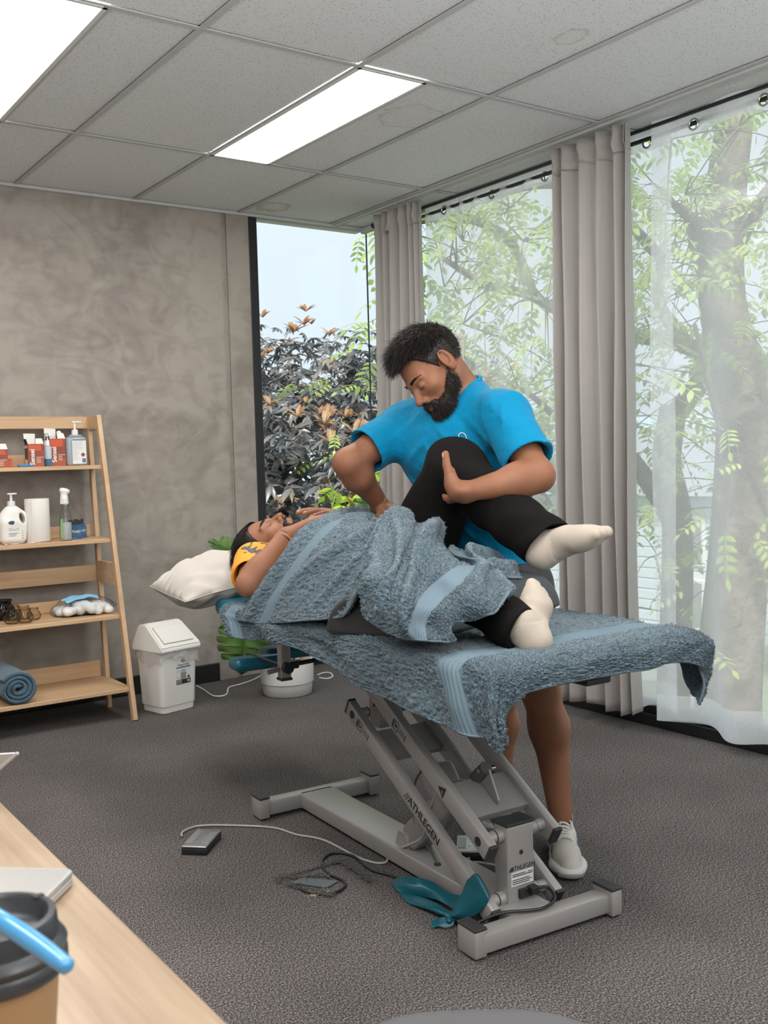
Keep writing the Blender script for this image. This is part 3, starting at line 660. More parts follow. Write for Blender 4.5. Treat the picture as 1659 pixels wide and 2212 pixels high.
# ================================================================ TREATMENT TABLE
M['paint'] = nmat('silver_grey_paint', (.37, .345, .33), .33, .3, bump=(220, .08, .0006))
M['teal_vinyl'] = nmat('teal_vinyl', (.008, .105, .16), .3, bump=(160, .12, .001))
M['ink'] = nmat('black_print', (.02, .02, .02), .6); M['paper'] = nmat('white_label', (.68, .68, .66), .6)
M['grey_cable'] = nmat('grey_cable', (.36, .35, .33), .5); M['black_cable'] = nmat('black_cable', (.015, .015, .018), .35); M['white_cable'] = nmat('white_cable', (.75, .75, .73), .4)
def text(s, size, loc, xd, nd, m, parent, name='lettering', off=.0006, align='CENTER', bold=0.0, sx=1.0):
    cu = bpy.data.curves.new(name, 'FONT'); cu.body = s; cu.size = size; cu.align_x = align; cu.align_y = 'CENTER'; cu.extrude = .0003; cu.offset = bold; cu.resolution_u = 3
    t = bpy.data.objects.new('tmp', cu); COL.objects.link(t)
    me = bpy.data.meshes.new_from_object(t); bpy.data.objects.remove(t); bpy.data.curves.remove(cu)
    x = Vector(xd).normalized(); z = Vector(nd).normalized(); y = z.cross(x)
    Mx = Matrix.Translation(Vector(loc)+z*off) @ Matrix((x*sx, y, z)).transposed().to_4x4()
    me.transform(Mx); me.name = name; me.materials.clear(); me.materials.append(m)
    o = bpy.data.objects.new(name, me); COL.objects.link(o); o.parent = parent; return o
TB = empty('treatment_table', (-1.735, -2.70, 0), 'grey steel scissor-lift treatment table under a blue towel', 'table', rz=-math.radians(3))
P_ = M['paint']
# base: long beam, two cross feet with capped end blocks
bm_ = MB(); bm_.bb((-.075, -.56, .012), (.055, .60, .062), .006, 3).out('base_beam', P_, TB, ang=40)
MB().beam((-.20, -.573, .037), (.215, -.585, .037), .05, .05, bev=.006).out('cross_foot', P_, TB, ang=40)
MB().beam((-.21, .607, .037), (.213, .603, .037), .05, .05, bev=.006).out('cross_foot', P_, TB, ang=40)
for (x, y) in ((-.205, -.562), (.22, -.585), (-.214, .611), (.214, .602)):
    b = MB().bb((x-.018, y-.036, .006), (x+.018, y+.036, .072), .004, 2).out('end_block', P_, TB, ang=40)
    MB().bb((x-.019, y-.037, .072), (x+.019, y+.037, .079), .002, 2).out('end_cap', M['rubber'], b)
    MB().cyl((x, y, 0), (x, y, .01), .016, seg=16).out('floor_pad', M['rubber'], b)
# near column
c = MB().bb((-.046, -.506, .05), (.042, -.45, .262), .006, 3).out('column', P_, TB, ang=40)
MB().bb((-.049, -.509, .262), (.045, -.447, .270), .002, 2).out('end_cap', M['rubber'], c)
MB().cyl((-.002, -.5075, .19), (-.002, -.504, .19), .006, seg=18).out('plug', M['ink'], c)
MB().bb((-.036, -.5075, .106), (.036, -.5055, .142)).out('rating_label', M['paper'], c)
for k, zz in enumerate((.136, .1315, .122, .117, .112)):
    MB().bb((-.033, -.5085, zz-.0008), (.01+.008*(k % 2)+(0 if k < 2 else .012), -.5075, zz+.0008)).out('print_line', M['ink'], c)
    if k < 2: MB().bb((.018, -.5085, zz-.0008), (.033, -.5075, zz+.0008)).out('print_line', M['ink'], c)
text('ATHLEGEN', .017, (.003, -.506, .151), (1, 0, 0), (0, -1, 0), M['ink'], c, sx=.95)
for k in range(3): MB().box((-.039+.004*k, -.507, .150), (.0018, .001, .011), Matrix.Rotation(math.radians(25), 3, 'Y')).out('print_mark', M['ink'], c)
MB().bb((-.014, -.514, .070), (.026, -.505, .096), .003, 2).out('power_inlet', M['black_plastic'], c)
# lift arms: two upper, two lower
d_arm = Vector((0, .62, .363)); dn = d_arm.normalized()
UP0 = Vector((0, -.478, .235)); LO0 = Vector((0, -.482, .072))
nrm_arm = Vector((1, 0, 0)).cross(dn); nrm_arm.normalize()
def lift_arm(x, p0, nm_='lift_arm', side=1):
    a = Vector((x, 0, 0))+p0-dn*.040; b = Vector((x, 0, 0))+p0+d_arm+dn*.035
    o = MB().beam(a, b, .026, .05, up=nrm_arm, bev=.004).out('lift_arm', P_, TB, ang=40)
    MB().beam(a-dn*.009, a+dn*.001, .0265, .0505, up=nrm_arm, bev=.002).out('end_cap', M['rubber'], o)
    MB().beam(b-dn*.001, b+dn*.007, .0265, .0505, up=nrm_arm, bev=.002).out('end_cap', M['rubber'], o)
    for q in (p0, p0+d_arm):
        c0 = Vector((x, 0, 0))+q; s = -1 if x < 0 else 1
        MB().cyl(c0+Vector((s*.012, 0, 0)), c0+Vector((s*.0142, 0, 0)), .0125, seg=20).out('pivot_plug', M['ink'], o, ang=40)
        MB().cyl(c0-Vector((s*.012, 0, 0)), c0-Vector((s*.038, 0, 0)), .016, seg=20).out('pivot_bush', M['paint'], o, ang=40)
        MB().cyl(c0-Vector((s*.038, 0, 0)), c0-Vector((s*.0405, 0, 0)), .0168, seg=20).out('pivot_washer', M['ink'], o, ang=40)
    return o
xa = .105
LL = lift_arm(-xa, LO0); LR = lift_arm(xa, LO0); UL = lift_arm(-xa, UP0); UR = lift_arm(xa, UP0)
for x0_, x1_ in ((-.0645, -.046), (.042, .0645)):
    for q in (UP0, LO0): MB().cyl((x0_, q.y, q.z), (x1_, q.y, q.z), .018, seg=20).out('pivot_tube', P_, TB, ang=40)
read = -dn; nx = (-1, 0, 0)
def arm_pt(p0, t, x=-xa-.0132, off=0): return Vector((x, 0, 0))+p0+d_arm*t+nrm_arm*off
text('ATHLEGEN', .033, arm_pt(LO0, .40, off=.0), read, nx, M['ink'], LL, sx=1.0, bold=.0004)
for k in range(3): 
    p = arm_pt(LO0, .40)-read*(.0+.098-.006*k); a_ = Vector(read)*.006+(-nrm_arm if False else Vector(nx).cross(Vector(read)))*.012
    MB().beam(p-a_, p+a_, .0012, .002, up=nx, bev=0).out('print_mark', M['ink'], LL)
def pinch_sign(arm, p0, t):
    xd = Vector(read).normalized(); zd = Vector(nx); yd = zd.cross(xd); c0 = arm_pt(p0, t)
    def ln(a, b, w=.0013):
        A = c0+xd*a[0]+yd*a[1]; B = c0+xd*b[0]+yd*b[1]; MB().beam(A, B, w, .0012, up=nx, bev=0).out('print_mark', M['ink'], arm)
    s = .014
    for a, b in (((-s, -s), (s, -s)), ((s, -s), (s, s)), ((s, s), (-s, s)), ((-s, s), (-s, -s)), ((-.011, -.009), (.009, 0)), ((.009, 0), (-.011, .009)), ((-.011, .009), (-.011, -.009)), ((-.006, 0), (.004, 0)), ((-s-.003, -.012), (-s-.003, .012))): ln(a, b)
    ln((.020, .004), (.048, .004)); ln((.020, -.005), (.048, -.005)); ln((.053, .009), (.053, -.012), .0026)
for arm, p0, t in ((LL, LO0, .93), (UL, UP0, .60), (UL, UP0, .96)): pinch_sign(arm, p0, t)
c0 = arm_pt(LO0, .075); xd = Vector(read); yd = Vector(nx).cross(xd)
for a, b in (((-.014, -.014), (.014, -.014)), ((.014, -.014), (.014, .014)), ((.014, .014), (-.014, .014)), ((-.014, .014), (-.014, -.014)), ((-.010, -.008), (.010, 0)), ((.010, 0), (-.010, .008)), ((-.010, .008), (-.010, -.008)), ((-.006, 0), (.004, 0))):
    MB().beam(c0+xd*a[0]+yd*a[1], c0+xd*b[0]+yd*b[1], .0013, .0012, up=nx, bev=0).out('print_mark', M['ink'], LL)
c0 = arm_pt(UP0, .245)
MB().poly([c0+xd*-.020+yd*.000, c0+xd*.012+yd*.019, c0+xd*.012+yd*-.017], .0008, nx).out('hazard_triangle', M['ink'], UL)
c1 = c0+Vector(nx)*.001
MB().poly([c1+xd*.0+yd*.004, c1+xd*.004+yd*.002, c1+xd*.003+yd*-.006, c1+xd*.008+yd*-.008, c1+xd*.0+yd*-.004], .0006, nx).out('hazard_mark', nmat('amber_print', (.5, .18, .02), .5), UL)
# cross plates
def cross_plate(p0, t, w, L_, h=.004, lip=True):
    q = p0+d_arm*t+nrm_arm*.006; o = MB().beam(Vector((0, 0, 0))+q-dn*L_/2, q+dn*L_/2, 2*xa-.02, h, up=nrm_arm, bev=.001).out('cross_plate', P_, TB)
    for s in (-1, 1): MB().beam(q+dn*s*L_/2-nrm_arm*.009, q+dn*s*(L_/2+.004)-nrm_arm*.009, 2*xa-.02, .022, up=nrm_arm, bev=.001).out('plate_lip', P_, o)
    return o
cross_plate(UP0, .175, .2, .115); cross_plate(LO0, .80, .2, .10); cross_plate(UP0, .80, .2, .09)
# actuator
q = UP0+d_arm*.19+nrm_arm*.01
lug = MB().poly([q-dn*.055, q+dn*.05, q+dn*.052+nrm_arm*.045, q+dn*.02+nrm_arm*.055, q-dn*.05+nrm_arm*.012], .006, (1, 0, 0)).out('lug', P_, TB)
top = q+dn*.035+nrm_arm*.042; bot = Vector((-.01, -.02, .075)); dd = (bot-top).normalized()
act = MB().cyl(top, top+dd*.16, .0125, seg=18).out('actuator_rod', M['steel'], TB, ang=40)
MB().cyl(top-Vector((.02, 0, 0)), top+Vector((.035, 0, 0)), .006, seg=12).out('pin', M['chrome'], act)
MB().cyl(top-dd*.012, top+dd*.05, .018, seg=14).out('clevis', nmat('grey_cast', (.12, .11, .10), .5, .3), act, ang=40)
MB().cyl(top+dd*.12, bot-dd*.06, .027, seg=24).out('actuator_tube', P_, TB, ang=40)
side = dd.cross(Vector((1, 0, 0))).normalized()
hs = MB().beam(top+dd*.13+side*.0, bot-dd*.01, .075, .08, up=side, bev=.014, seg=3).out('motor_housing', nmat('silver_housing', (.38, .36, .35), .35, .5), TB, ang=40)
MB().beam(top+dd*.15-side*.06, top+dd*.25-side*.06, .07, .10, up=side, bev=.018, seg=3).out('motor', M['paint'], TB, ang=40)
MB().bb((-.05, -.05, .058), (.03, .0, .10), .004, 2).out('foot_bracket', P_, TB)
for s in (-.052, .03): MB().poly([(s, -.055, .06), (s, .02, .06), (s, .0, .105), (s, -.03, .105)], .005, (1, 0, 0)).out('foot_bracket', P_, TB)
# upper column and top frame
MB().bb((-.043, .105, .385), (.045, .165, .655), .005, 2).out('upper_column', P_, TB, ang=40)
MB().cyl((-.045, .13, .455), (-.0435, .13, .455), .006).out('plug', M['ink'], TB)
for x in (-.17, .17): MB().bb((x-.02, -.66, .645), (x+.02, .50, .685), .004, 2).out('top_rail', P_, TB, ang=40)
for y in (-.60, .0, .14, .45): MB().bb((-.19, y-.02, .648), (.19, y+.02, .683), .004, 2).out('top_crossbar', P_, TB, ang=40)
MB().bb((.02, -.735, .655), (.10, -.60, .672), .003, 1).out('end_bracket', M['black_plastic'], TB)
# cushions
MB().bb((-.315, -.70, .685), (.315, .535, .742), .022, 4).out('main_cushion', M['teal_vinyl'], TB, ang=60)
MB().bb((-.24, .56, .66), (.24, .90, .722), .026, 4).out('headrest_cushion', M['teal_vinyl'], TB, ang=60)
for x in (-.14, .14): MB().bb((x-.012, .45, .648), (x+.012, .82, .664), .002, 1).out('headrest_rail', P_, TB)
# arm rest assembly at the head end
MB().bb((-.150, .545, .478), (-.114, .58, .67), .004, 2).out('armrest_post', P_, TB, ang=40)
MB().bb((-.153, .542, .470), (-.111, .583, .479), .002, 1).out('end_cap', M['rubber'], TB)
kb = MB().cyl((-.132, .525, .515), (-.132, .548, .515), .019, seg=20).out('clamp_knob', M['black_plastic'], TB, ang=40)
MB().cyl((-.152, .563, .508), (-.192, .566, .503), .0085, seg=14).out('bolt', M['steel'], kb, ang=40)
MB().bb((-.112, .55, .505), (-.08, .58, .53), .003, 1).out('clamp', M['black_plastic'], TB)
MB().cyl((-.09, .565, .518), (.20, .565, .53), .008, seg=10).out('cross_rod', M['black_plastic'], TB, ang=40)
S = None
pad = MB(); pad.box((-.125, .80, .492), (.185, .095, .046), Matrix.Rotation(math.radians(-4), 3, 'Z'), .021, 4).out('arm_pad', M['teal_vinyl'], TB, ang=70)
MB().box((.05, .855, .505), (.24, .11, .046), Matrix.Rotation(math.radians(-4), 3, 'Z'), .021, 4).out('arm_pad', M['teal_vinyl'], TB, ang=70)
MB().bb((-.135, .58, .505), (-.120, .86, .517), .002, 1).out('pad_bracket', M['black_plastic'], TB)
# ================================================================ IMPLICIT-SURFACE MODELLER (smooth unions of tapered capsules and ellipsoids)
import openvdb as _vdb
class SDF:
    def __init__(s, lo, hi, h):
        s.lo = np.array(lo, float); s.h = h; s.n = np.ceil((np.array(hi)-s.lo)/h).astype(int)+1
        s.d = np.full(s.n, .5, np.float32)
    def _box(s, lo, hi):
        a = np.clip(np.floor((np.array(lo)-s.lo)/s.h).astype(int), 0, s.n); b = np.clip(np.ceil((np.array(hi)-s.lo)/s.h).astype(int)+1, 0, s.n)
        sl = tuple(slice(i, j) for i, j in zip(a, b))
        ax = [s.lo[k]+s.h*np.arange(a[k], b[k]) for k in range(3)]
        return sl, np.meshgrid(*ax, indexing='ij', sparse=True)
    def _mix(s, sl, v, k, op):
        c = s.d[sl]; v = v.astype(np.float32)
        if op == 'u':
            if k > 0: hh = np.maximum(k-np.abs(c-v), 0)/k; r = np.minimum(c, v)-hh*hh*k*.25
            else: r = np.minimum(c, v)
        elif op == 's':
            v = -v
            if k > 0: hh = np.maximum(k-np.abs(c-v), 0)/k; r = np.maximum(c, v)+hh*hh*k*.25
            else: r = np.maximum(c, v)
        else: r = np.maximum(c, v)
        s.d[sl] = r
    def cap(s, a, b, ra, rb, k=.02, op='u', sq=None):
        """tapered capsule; sq=(vector, factor) flattens it along a direction"""
        a = np.array(a, float); b = np.array(b, float); m = max(ra, rb)+k+3*s.h
        if sq: m *= max(1, 1)
        sl, (X, Y, Z) = s._box(np.minimum(a, b)-m, np.maximum(a, b)+m)
        if s.d[sl].size == 0: return s
        ba = b-a; L2 = (ba**2).sum()+1e-12
        px, py, pz = X-a[0], Y-a[1], Z-a[2]
        t = np.clip((px*ba[0]+py*ba[1]+pz*ba[2])/L2, 0, 1)
        dx, dy, dz = px-t*ba[0], py-t*ba[1], pz-t*ba[2]
        if sq:
            v = np.array(sq[0], float); v /= np.linalg.norm(v); f = sq[1]; w = (dx*v[0]+dy*v[1]+dz*v[2])
            dd = np.sqrt(np.maximum(dx*dx+dy*dy+dz*dz-w*w, 0)+(w/f)**2); r = ra+(rb-ra)*t; val = (dd-r)*(f if f < 1 else 1)
        else: val = np.sqrt(dx*dx+dy*dy+dz*dz)-(ra+(rb-ra)*t)
        s._mix(sl, val, k, op); return s
    def chain(s, P, R, k=.02, op='u', sq=None):
        for i in range(len(P)-1): s.cap(P[i], P[i+1], R[i], R[i+1], k if i == 0 else max(k*.5, s.h), op, sq)
        return s
    def ell(s, c, R, rot=None, k=.02, op='u'):
        c = np.array(c, float); R = np.array(R, float); m = R.max()+k+3*s.h
        sl, (X, Y, Z) = s._box(c-m, c+m)
        if s.d[sl].size == 0: return s
        px, py, pz = X-c[0], Y-c[1], Z-c[2]
        if rot is not None:
            r = np.array(rot); px, py, pz = [px*r[0, i]+py*r[1, i]+pz*r[2, i] for i in range(3)]
        k0 = np.sqrt((px/R[0])**2+(py/R[1])**2+(pz/R[2])**2); k1 = np.sqrt((px/R[0]**2)**2+(py/R[1]**2)**2+(pz/R[2]**2)**2)
        s._mix(sl, k0*(k0-1)/np.maximum(k1, 1e-6), k, op); return s
    def box(s, c, hs, rot=None, r=.01, k=0, op='u'):
        c = np.array(c, float); hs = np.array(hs, float); m = np.linalg.norm(hs)+k+3*s.h
        sl, (X, Y, Z) = s._box(c-m, c+m)
        px, py, pz = X-c[0], Y-c[1], Z-c[2]
        if rot is not None:
            q = np.array(rot); px, py, pz = [px*q[0, i]+py*q[1, i]+pz*q[2, i] for i in range(3)]
        qx, qy, qz = np.abs(px)-hs[0]+r, np.abs(py)-hs[1]+r, np.abs(pz)-hs[2]+r
        v = np.sqrt(np.maximum(qx, 0)**2+np.maximum(qy, 0)**2+np.maximum(qz, 0)**2)+np.minimum(np.maximum(qx, np.maximum(qy, qz)), 0)-r
        s._mix(sl, v, k, op); return s
    def cut(s, p, n):
        """remove everything on the side n points to"""
        X, Y, Z = s.grid(); n = np.array(n, float); n /= np.linalg.norm(n)
        s.d = np.maximum(s.d, ((X-p[0])*n[0]+(Y-p[1])*n[1]+(Z-p[2])*n[2]).astype(np.float32)); return s
    def grid(s): return np.meshgrid(*[s.lo[k]+s.h*np.arange(s.n[k]) for k in range(3)], indexing='ij', sparse=True)
    def disp(s, fn):
        X, Y, Z = s.grid(); s.d = (s.d+fn(X, Y, Z)).astype(np.float32); return s
    def mesh(s, name, sm=1):
        for ax in range(3):
            for e in (0, -1):
                i = [slice(None)]*3; i[ax] = e; s.d[tuple(i)] = np.maximum(s.d[tuple(i)], s.h)
        g = _vdb.FloatGrid(background=.5); g.copyFromArray(np.ascontiguousarray(s.d))
        P, T, Q = g.convertToPolygons(isovalue=0.0, adaptivity=0.0)
        me = arr_mesh(name, P*s.h+s.lo, Q[:, ::-1]); return me
def sdf_obj(s, name, m, parent=None, world=False, keep=None):
    me = s.mesh(name)
    # consistent outward normals
    bm = bmesh.new(); bm.from_mesh(me); bmesh.ops.recalc_face_normals(bm, faces=bm.faces); bm.to_mesh(me); bm.free(); smooth(me)
    o = link(name, me, m)
    if parent is not None: world_child(o, parent)
    return o
# ================================================================ LADDER SHELF AND WHAT STANDS ON IT
OAK = ((.60, .40, .235), (.47, .295, .165))
M['oak'] = wood_mat('pale_oak', *OAK, axis=0); M['oak_v'] = wood_mat('pale_oak_upright', *OAK, axis=2)
SH = empty('ladder_shelf', (-2.16, -.28, 0), 'pale oak leaning ladder shelf standing against the concrete wall', 'shelf')
SX0, SX1 = -2.575, -1.745
levels = [(1.206, -.250, -.062), (.850, -.330, -.082), (.488, -.415, -.112), (.149, -.498, -.140)]
for z, ya, yb in levels:
    b = MB().bb((SX0+.02, ya, z-.016), (SX1-.006, yb, z+.004), .002, 1).out('shelf_board', M['oak'], SH, world=True)
    MB().bb((SX0+.02, yb-.002, z+.004), (SX1-.028, yb+.012, z+.062 if z > .2 else z+.085), .002, 1).out('back_rail', M['oak'], SH, world=True)
MB().bb((SX0, -.075, 1.393), (SX1-.02, -.058, 1.453), .002, 1).out('top_rail', M['oak'], SH, world=True)
MB().bb((SX0, -.108, .630), (SX1-.02, -.090, .712), .002, 1).out('middle_rail', M['oak'], SH, world=True)
for x in (SX1-.011, SX0+.011):
    f = MB(); f.beam((x, -.543+.016, 0), (x, -.218+.016, 1.452), .022, .034, up=(0, 1, 0), bev=.002)
    f.out('front_leg', M['oak_v'], SH, world=True)
    MB().beam((x, -.187, 0), (x, -.062, 1.452), .022, .03, up=(0, 1, 0), bev=.002).out('rear_leg', M['oak_v'], SH, world=True)
    MB().bb((x-.010, -.215, 1.385), (x+.010, -.06, 1.452), .002, 1).out('side_rail', M['oak'], SH, world=True)
    MB().bb((x-.010, -.375, .628), (x+.010, -.115, .735), .002, 1).out('side_rail', M['oak'], SH, world=True)
    MB().bb((x-.010, -.50, .118), (x+.010, -.16, .150), .002, 1).out('side_rail', M['oak'], SH, world=True)
ZS = [l[0]+.004 for l in levels]
M['box_red'] = nmat('rust_card', (.24, .055, .032), .5, var=(16, (.36, .09, .045), 2, .45, .6)); M['box_dark'] = nmat('brown_card', (.10, .035, .025), .5)
M['box_orange'] = nmat('orange_card', (.52, .09, .03), .5); M['card'] = nmat('white_card', (.72, .68, .64), .6); M['grey_print'] = nmat('grey_print', (.25, .24, .23), .6)
def carton(x, y, z, w, d, h, rz, label, flap=True, mini=False):
    e = empty('carton', (x, y, z), label, 'box', 'open rust red cartons on the top shelf', rz=rz)
    MB().bb((-w/2, -d/2, 0), (w/2, d/2, h), .001, 1).out('body', M['box_red'], e)
    MB().bb((-w/2-.0008, -d/2+.002, .002), (-w/2, d/2-.002, h)).out('side_panel', M['box_dark'], e)
    MB().bb((-w/2+.004, -d/2-.0006, h*.70), (w/2-.012, -d/2, h-.004)).out('orange_patch', M['box_orange'], e)
    text('Sensei', .030, (-w/2+.020, -d/2-.001, h*.42), (0, 0, 1), (0, -1, 0), M['card'], e, sx=1.0, bold=.0008)
    for k in range(4): MB().bb((-w/2+.038, -d/2-.0008, h*.40-k*.008), (-w/2+.038+(.034 if k == 0 else .02), -d/2, h*.40-k*.008+.0022)).out('print_line', M['card'], e)
    for zz, hh in ((h*.82, .012), (h*.1, .024)): MB().bb((-w/2-.0014, -d/2+.008, zz), (-w/2-.0007, d/2-.008, zz+hh)).out('side_label', M['card'], e)
    if flap:
        MB().poly([(-w/2, d/2-.001, h), (w/2-.025, d/2-.001, h), (w/2-.022, d/2+.008, h+.05), (-w/2-.002, d/2+.008, h+.052)], .001, (0, 1, 0)).out('flap', M['card'], e)
        MB().poly([(0, -d/2, h), (w/2, -d/2, h), (w/2-.004, -d/2+.014, h+.026), (.004, -d/2+.014, h+.026)], .001, (0, 1, 0)).out('flap', M['card'], e)
        MB().poly([(-w/2, -d/2, h), (-w/2, d/2-.004, h), (-w/2-.006, d/2-.006, h+.024), (-w/2-.006, -d/2+.006, h+.024)], .001, (1, 0, 0)).out('flap', M['ink'], e)
    return e
carton(-2.232, -.17, ZS[0], .078, .06, .085, 0, 'rust red carton cut off by the left edge, white flaps up')
carton(-2.060, -.165, ZS[0], .074, .062, .108, -.05, 'rust red carton with black side flap, left of the blue liquid bottle')
carton(-1.958, -.165, ZS[0], .076, .062, .132, .03, 'tallest rust red carton with white leaflet, beside the sanitiser bottle')
MB().bb((-2.006+.05, -.17, ZS[0]+.132), (-1.935, -.155, ZS[0]+.18), .001, 1)
lf = MB().poly([(-2.0, -.135, ZS[0]+.13), (-1.955, -.135, ZS[0]+.13), (-1.957, -.13, ZS[0]+.178), (-2.0, -.13, ZS[0]+.182)], .001, (0, 1, 0)).out('leaflet', M['paper']); tag(lf, 'white printed leaflet sticking up out of the tallest carton', 'leaflet')
w_ = SDF((-1.96, -.19, ZS[0]+.12), (-1.90, -.13, ZS[0]+.18), .0022)
w_.ell((-1.935, -.16, ZS[0]+.148), (.012, .012, .022), k=.004).ell((-1.925, -.165, ZS[0]+.136), (.012, .01, .010), k=.006).ell((-1.94, -.155, ZS[0]+.160), (.009, .008, .01), k=.006)
tag(sdf_obj(w_, 'tissue', M['card']), 'crumpled clear wrapper poking out of the tallest carton', 'wrapper')
ob = MB().bb((-2.192, -.175, ZS[0]), (-2.168, -.15, ZS[0]+.042), .001, 1).out('small_box', M['box_orange']); tag(ob, 'small plain orange box on the top shelf', 'box')
M['blue_plastic'] = nmat('blue_plastic', (.02, .22, .50), .3)
bc = MB().box((-2.11, -.185, ZS[0]+.006), (.07, .03, .010), Matrix.Rotation(.1, 3, 'Z'), .004, 2).cyl((-2.085, -.185, ZS[0]+.014), (-2.085, -.185, ZS[0]+.016), .012).out('blue_clip', M['blue_plastic'], ang=40); tag(bc, 'flat bright blue plastic clip lying on the top shelf', 'clip')
M['clear'] = thin_glass('clear_plastic', (.90, .92, .94), (.45, .50, .55), 1.5); M['frost'] = nmat('frosted_plastic', (.55, .60, .64), .3, alpha=.75)
M['blue_liquid'] = nmat('blue_liquid', (.05, .16, .27), .2)
def pump(e, z, r, m=None, s=1.0, dirx=1):
    m = m or M['white_plastic']
    MB().cyl((0, 0, z), (0, 0, z+.022*s), r, r*.93, 24).out('pump_collar', m, e, ang=40)
    MB().cyl((0, 0, z+.022*s), (0, 0, z+.050*s), r*.36, r*.30, 14).out('pump_stem', m, e, ang=40)
    p = MB(); p.box((dirx*.008*s, 0, z+.054*s), (.040*s, .014*s, .007*s), None, .002, 2); p.out('pump_nozzle', m, e)
e = empty('bottle', (-1.996, -.175, ZS[0]), 'slim frosted foam bottle with a third of blue liquid', 'bottle', 'bottles on the shelf')
MB().lathe([(.021, 0), (.023, .003), (.023, .036)], seg=24).out('liquid', M['blue_liquid'], e, ang=40)
MB().lathe([(.0235, .036), (.0235, .092), (.021, .098), (.018, .1)], seg=24).out('body', M['frost'], e, ang=40)
MB().cyl((0, 0, .10), (0, 0, .124), .021, .018).out('pump_collar', M['white_plastic'], e, ang=40)
MB().cyl((0, 0, .124), (0, 0, .140), .006).box((0, -.002, .147), (.026, .024, .012), None, .003, 2).out('pump_head', M['white_plastic'], e)
e = empty('bottle', (-1.868, -.185, ZS[0]), 'clear rectangular hand sanitiser pump bottle with printed label, right end of top shelf', 'bottle', 'bottles on the shelf')
b = MB().bb((-.048, -.026, 0), (.048, .026, .140), .014, 4); b.box((0, 0, .143), (.06, .04, .012), None, .005, 2); b.out('body', nmat('clear_gel', (.42, .50, .56), .08, alpha=.55, spec=.8), e, sm=True)
lb = MB().bb((-.024, -.0275, .008), (.044, -.0262, .128), .0005, 1).out('label', M['paper'], e)
MB().bb((-.023, -.0282, .122), (.043, -.0275, .126)).out('print_line', M['ink'], lb)
for k in range(11): MB().bb((-.020, -.0280, .113-k*.0085), (-.020+(.052 if k < 5 else .028)-(k % 3)*.006, -.0275, .1142-k*.0085)).out('print_line', M['grey_print'], lb)
MB().box((.027, -.0280, .052), (.016, .001, .016), Matrix.Rotation(math.radians(45), 3, 'Y')).out('diamond_mark', M['box_red'], lb)
MB().bb((.022, -.0282, .014), (.040, -.0275, .034)).out('barcode', nmat('slate_print', (.12, .16, .26), .6), lb)
pump(e, .149, .016, s=1.15)
# second shelf
e = empty('bottle', (-2.199, -.24, ZS[1]), 'large cream lotion pump bottle with a side handle hole', 'bottle', 'bottles on the shelf')
s = SDF((-.09, -.05, -.01), (.09, .05, .20), .003)
s.box((0, 0, .06), (.060, .034, .062), r=.028, k=0).ell((0, 0, .115), (.062, .034, .055), k=.02).cap((.040, 0, .06), (.046, 0, .13), .024, .020, k=.02).ell((0, 0, .15), (.034, .026, .03), k=.02)
s.ell((.040, 0, .118), (.0125, .08, .026), rot=np.array(Matrix.Rotation(math.radians(-14), 3, 'Y')), k=.008, op='s'); s.cut((0, 0, 0), (0, 0, -1))
me = s.mesh('body'); o = link('body', me, M['cream_plastic'], e)
pump(e, .176, .018, s=1.05, dirx=.6)
MB().lathe([(0, 0), (.018, 0), (.018, .0008), (0, .0008)], seg=24).bm.free()
badge = MB(); badge.sph((0, 0, 0), 1, (.017, .0012, .009), 20); o = badge.out('badge', nmat('navy_print', (.02, .06, .12), .5), e); o.location = (-.010, -.0372, .100)
for k, (w, zz) in enumerate(((.046, .072), (.046, .065), (.046, .050), (.034, .045), (.034, .038))): MB().bb((-.026, -.0352, zz), (-.026+w, -.0335, zz+.0022)).out('print_line', M['grey_print'], e)
for k in range(4): MB().bb((.034, -.0350, .024+k*.011), (.038, -.0325, .030+k*.011)).out('print_line', M['grey_print'], e)
e = empty('paper_roll', (-2.078, -.225, ZS[1]), 'white paper towel roll standing beside the lotion bottle', 'paper roll')
MB().lathe([(.054, 0), (.056, .003), (.0565, .20), (.055, .2045), (.020, .2045), (.019, .19), (.019, .02)], seg=40).out('paper', nmat('soft_paper', (.74, .70, .65), .9, bump=(260, .2, .001)), e, ang=40)
MB().poly([(-.0575, -.012, 0), (-.052, -.026, 0), (-.038, -.043, .09), (-.036, -.044, .2), (-.054, -.018, .2)], .0009).out('loose_edge', M['card'], e)
e = empty('spray_bottle', (-1.957, -.265, ZS[1]), 'clear trigger spray bottle with white head and green printed label', 'bottle', 'bottles on the shelf')
MB().lathe([(.026, 0), (.029, .004), (.029, .09), (.024, .125), (.018, .16), (.0175, .178)], seg=28).out('body', M['clear'], e, sm=True)
MB().lathe([(.024, .003), (.0265, .006), (.0265, .086), (.0, .087)], seg=24).out('liquid', nmat('cloudy_liquid', (.62, .64, .62), .15, alpha=.5), e, sm=True)
MB().bb((-.0285, -.018, .012), (-.016, -.012, .105), .003, 1).out('label', nmat('green_print', (.22, .42, .16), .5), e)
h = SDF((-.04, -.03, .17), (.04, .03, .26), .002); h.cap((0, 0, .176), (0, 0, .20), .0175, .016, k=.004).cap((-.004, 0, .20), (.002, 0, .232), .013, .014, k=.01).cap((-.012, 0, .24), (.016, 0, .234), .0125, .010, k=.012).cap((-.012, 0, .228), (-.019, 0, .178), .006, .004, k=.008)
h.cut((0, 0, .174), (0, 0, -1)); link('spray_head', h.mesh('spray_head'), M['white_plastic'], e)
M['blue_box'] = nmat('deep_blue_card', (.02, .075, .14), .4, var=(25, (.04, .14, .26), 2)); 
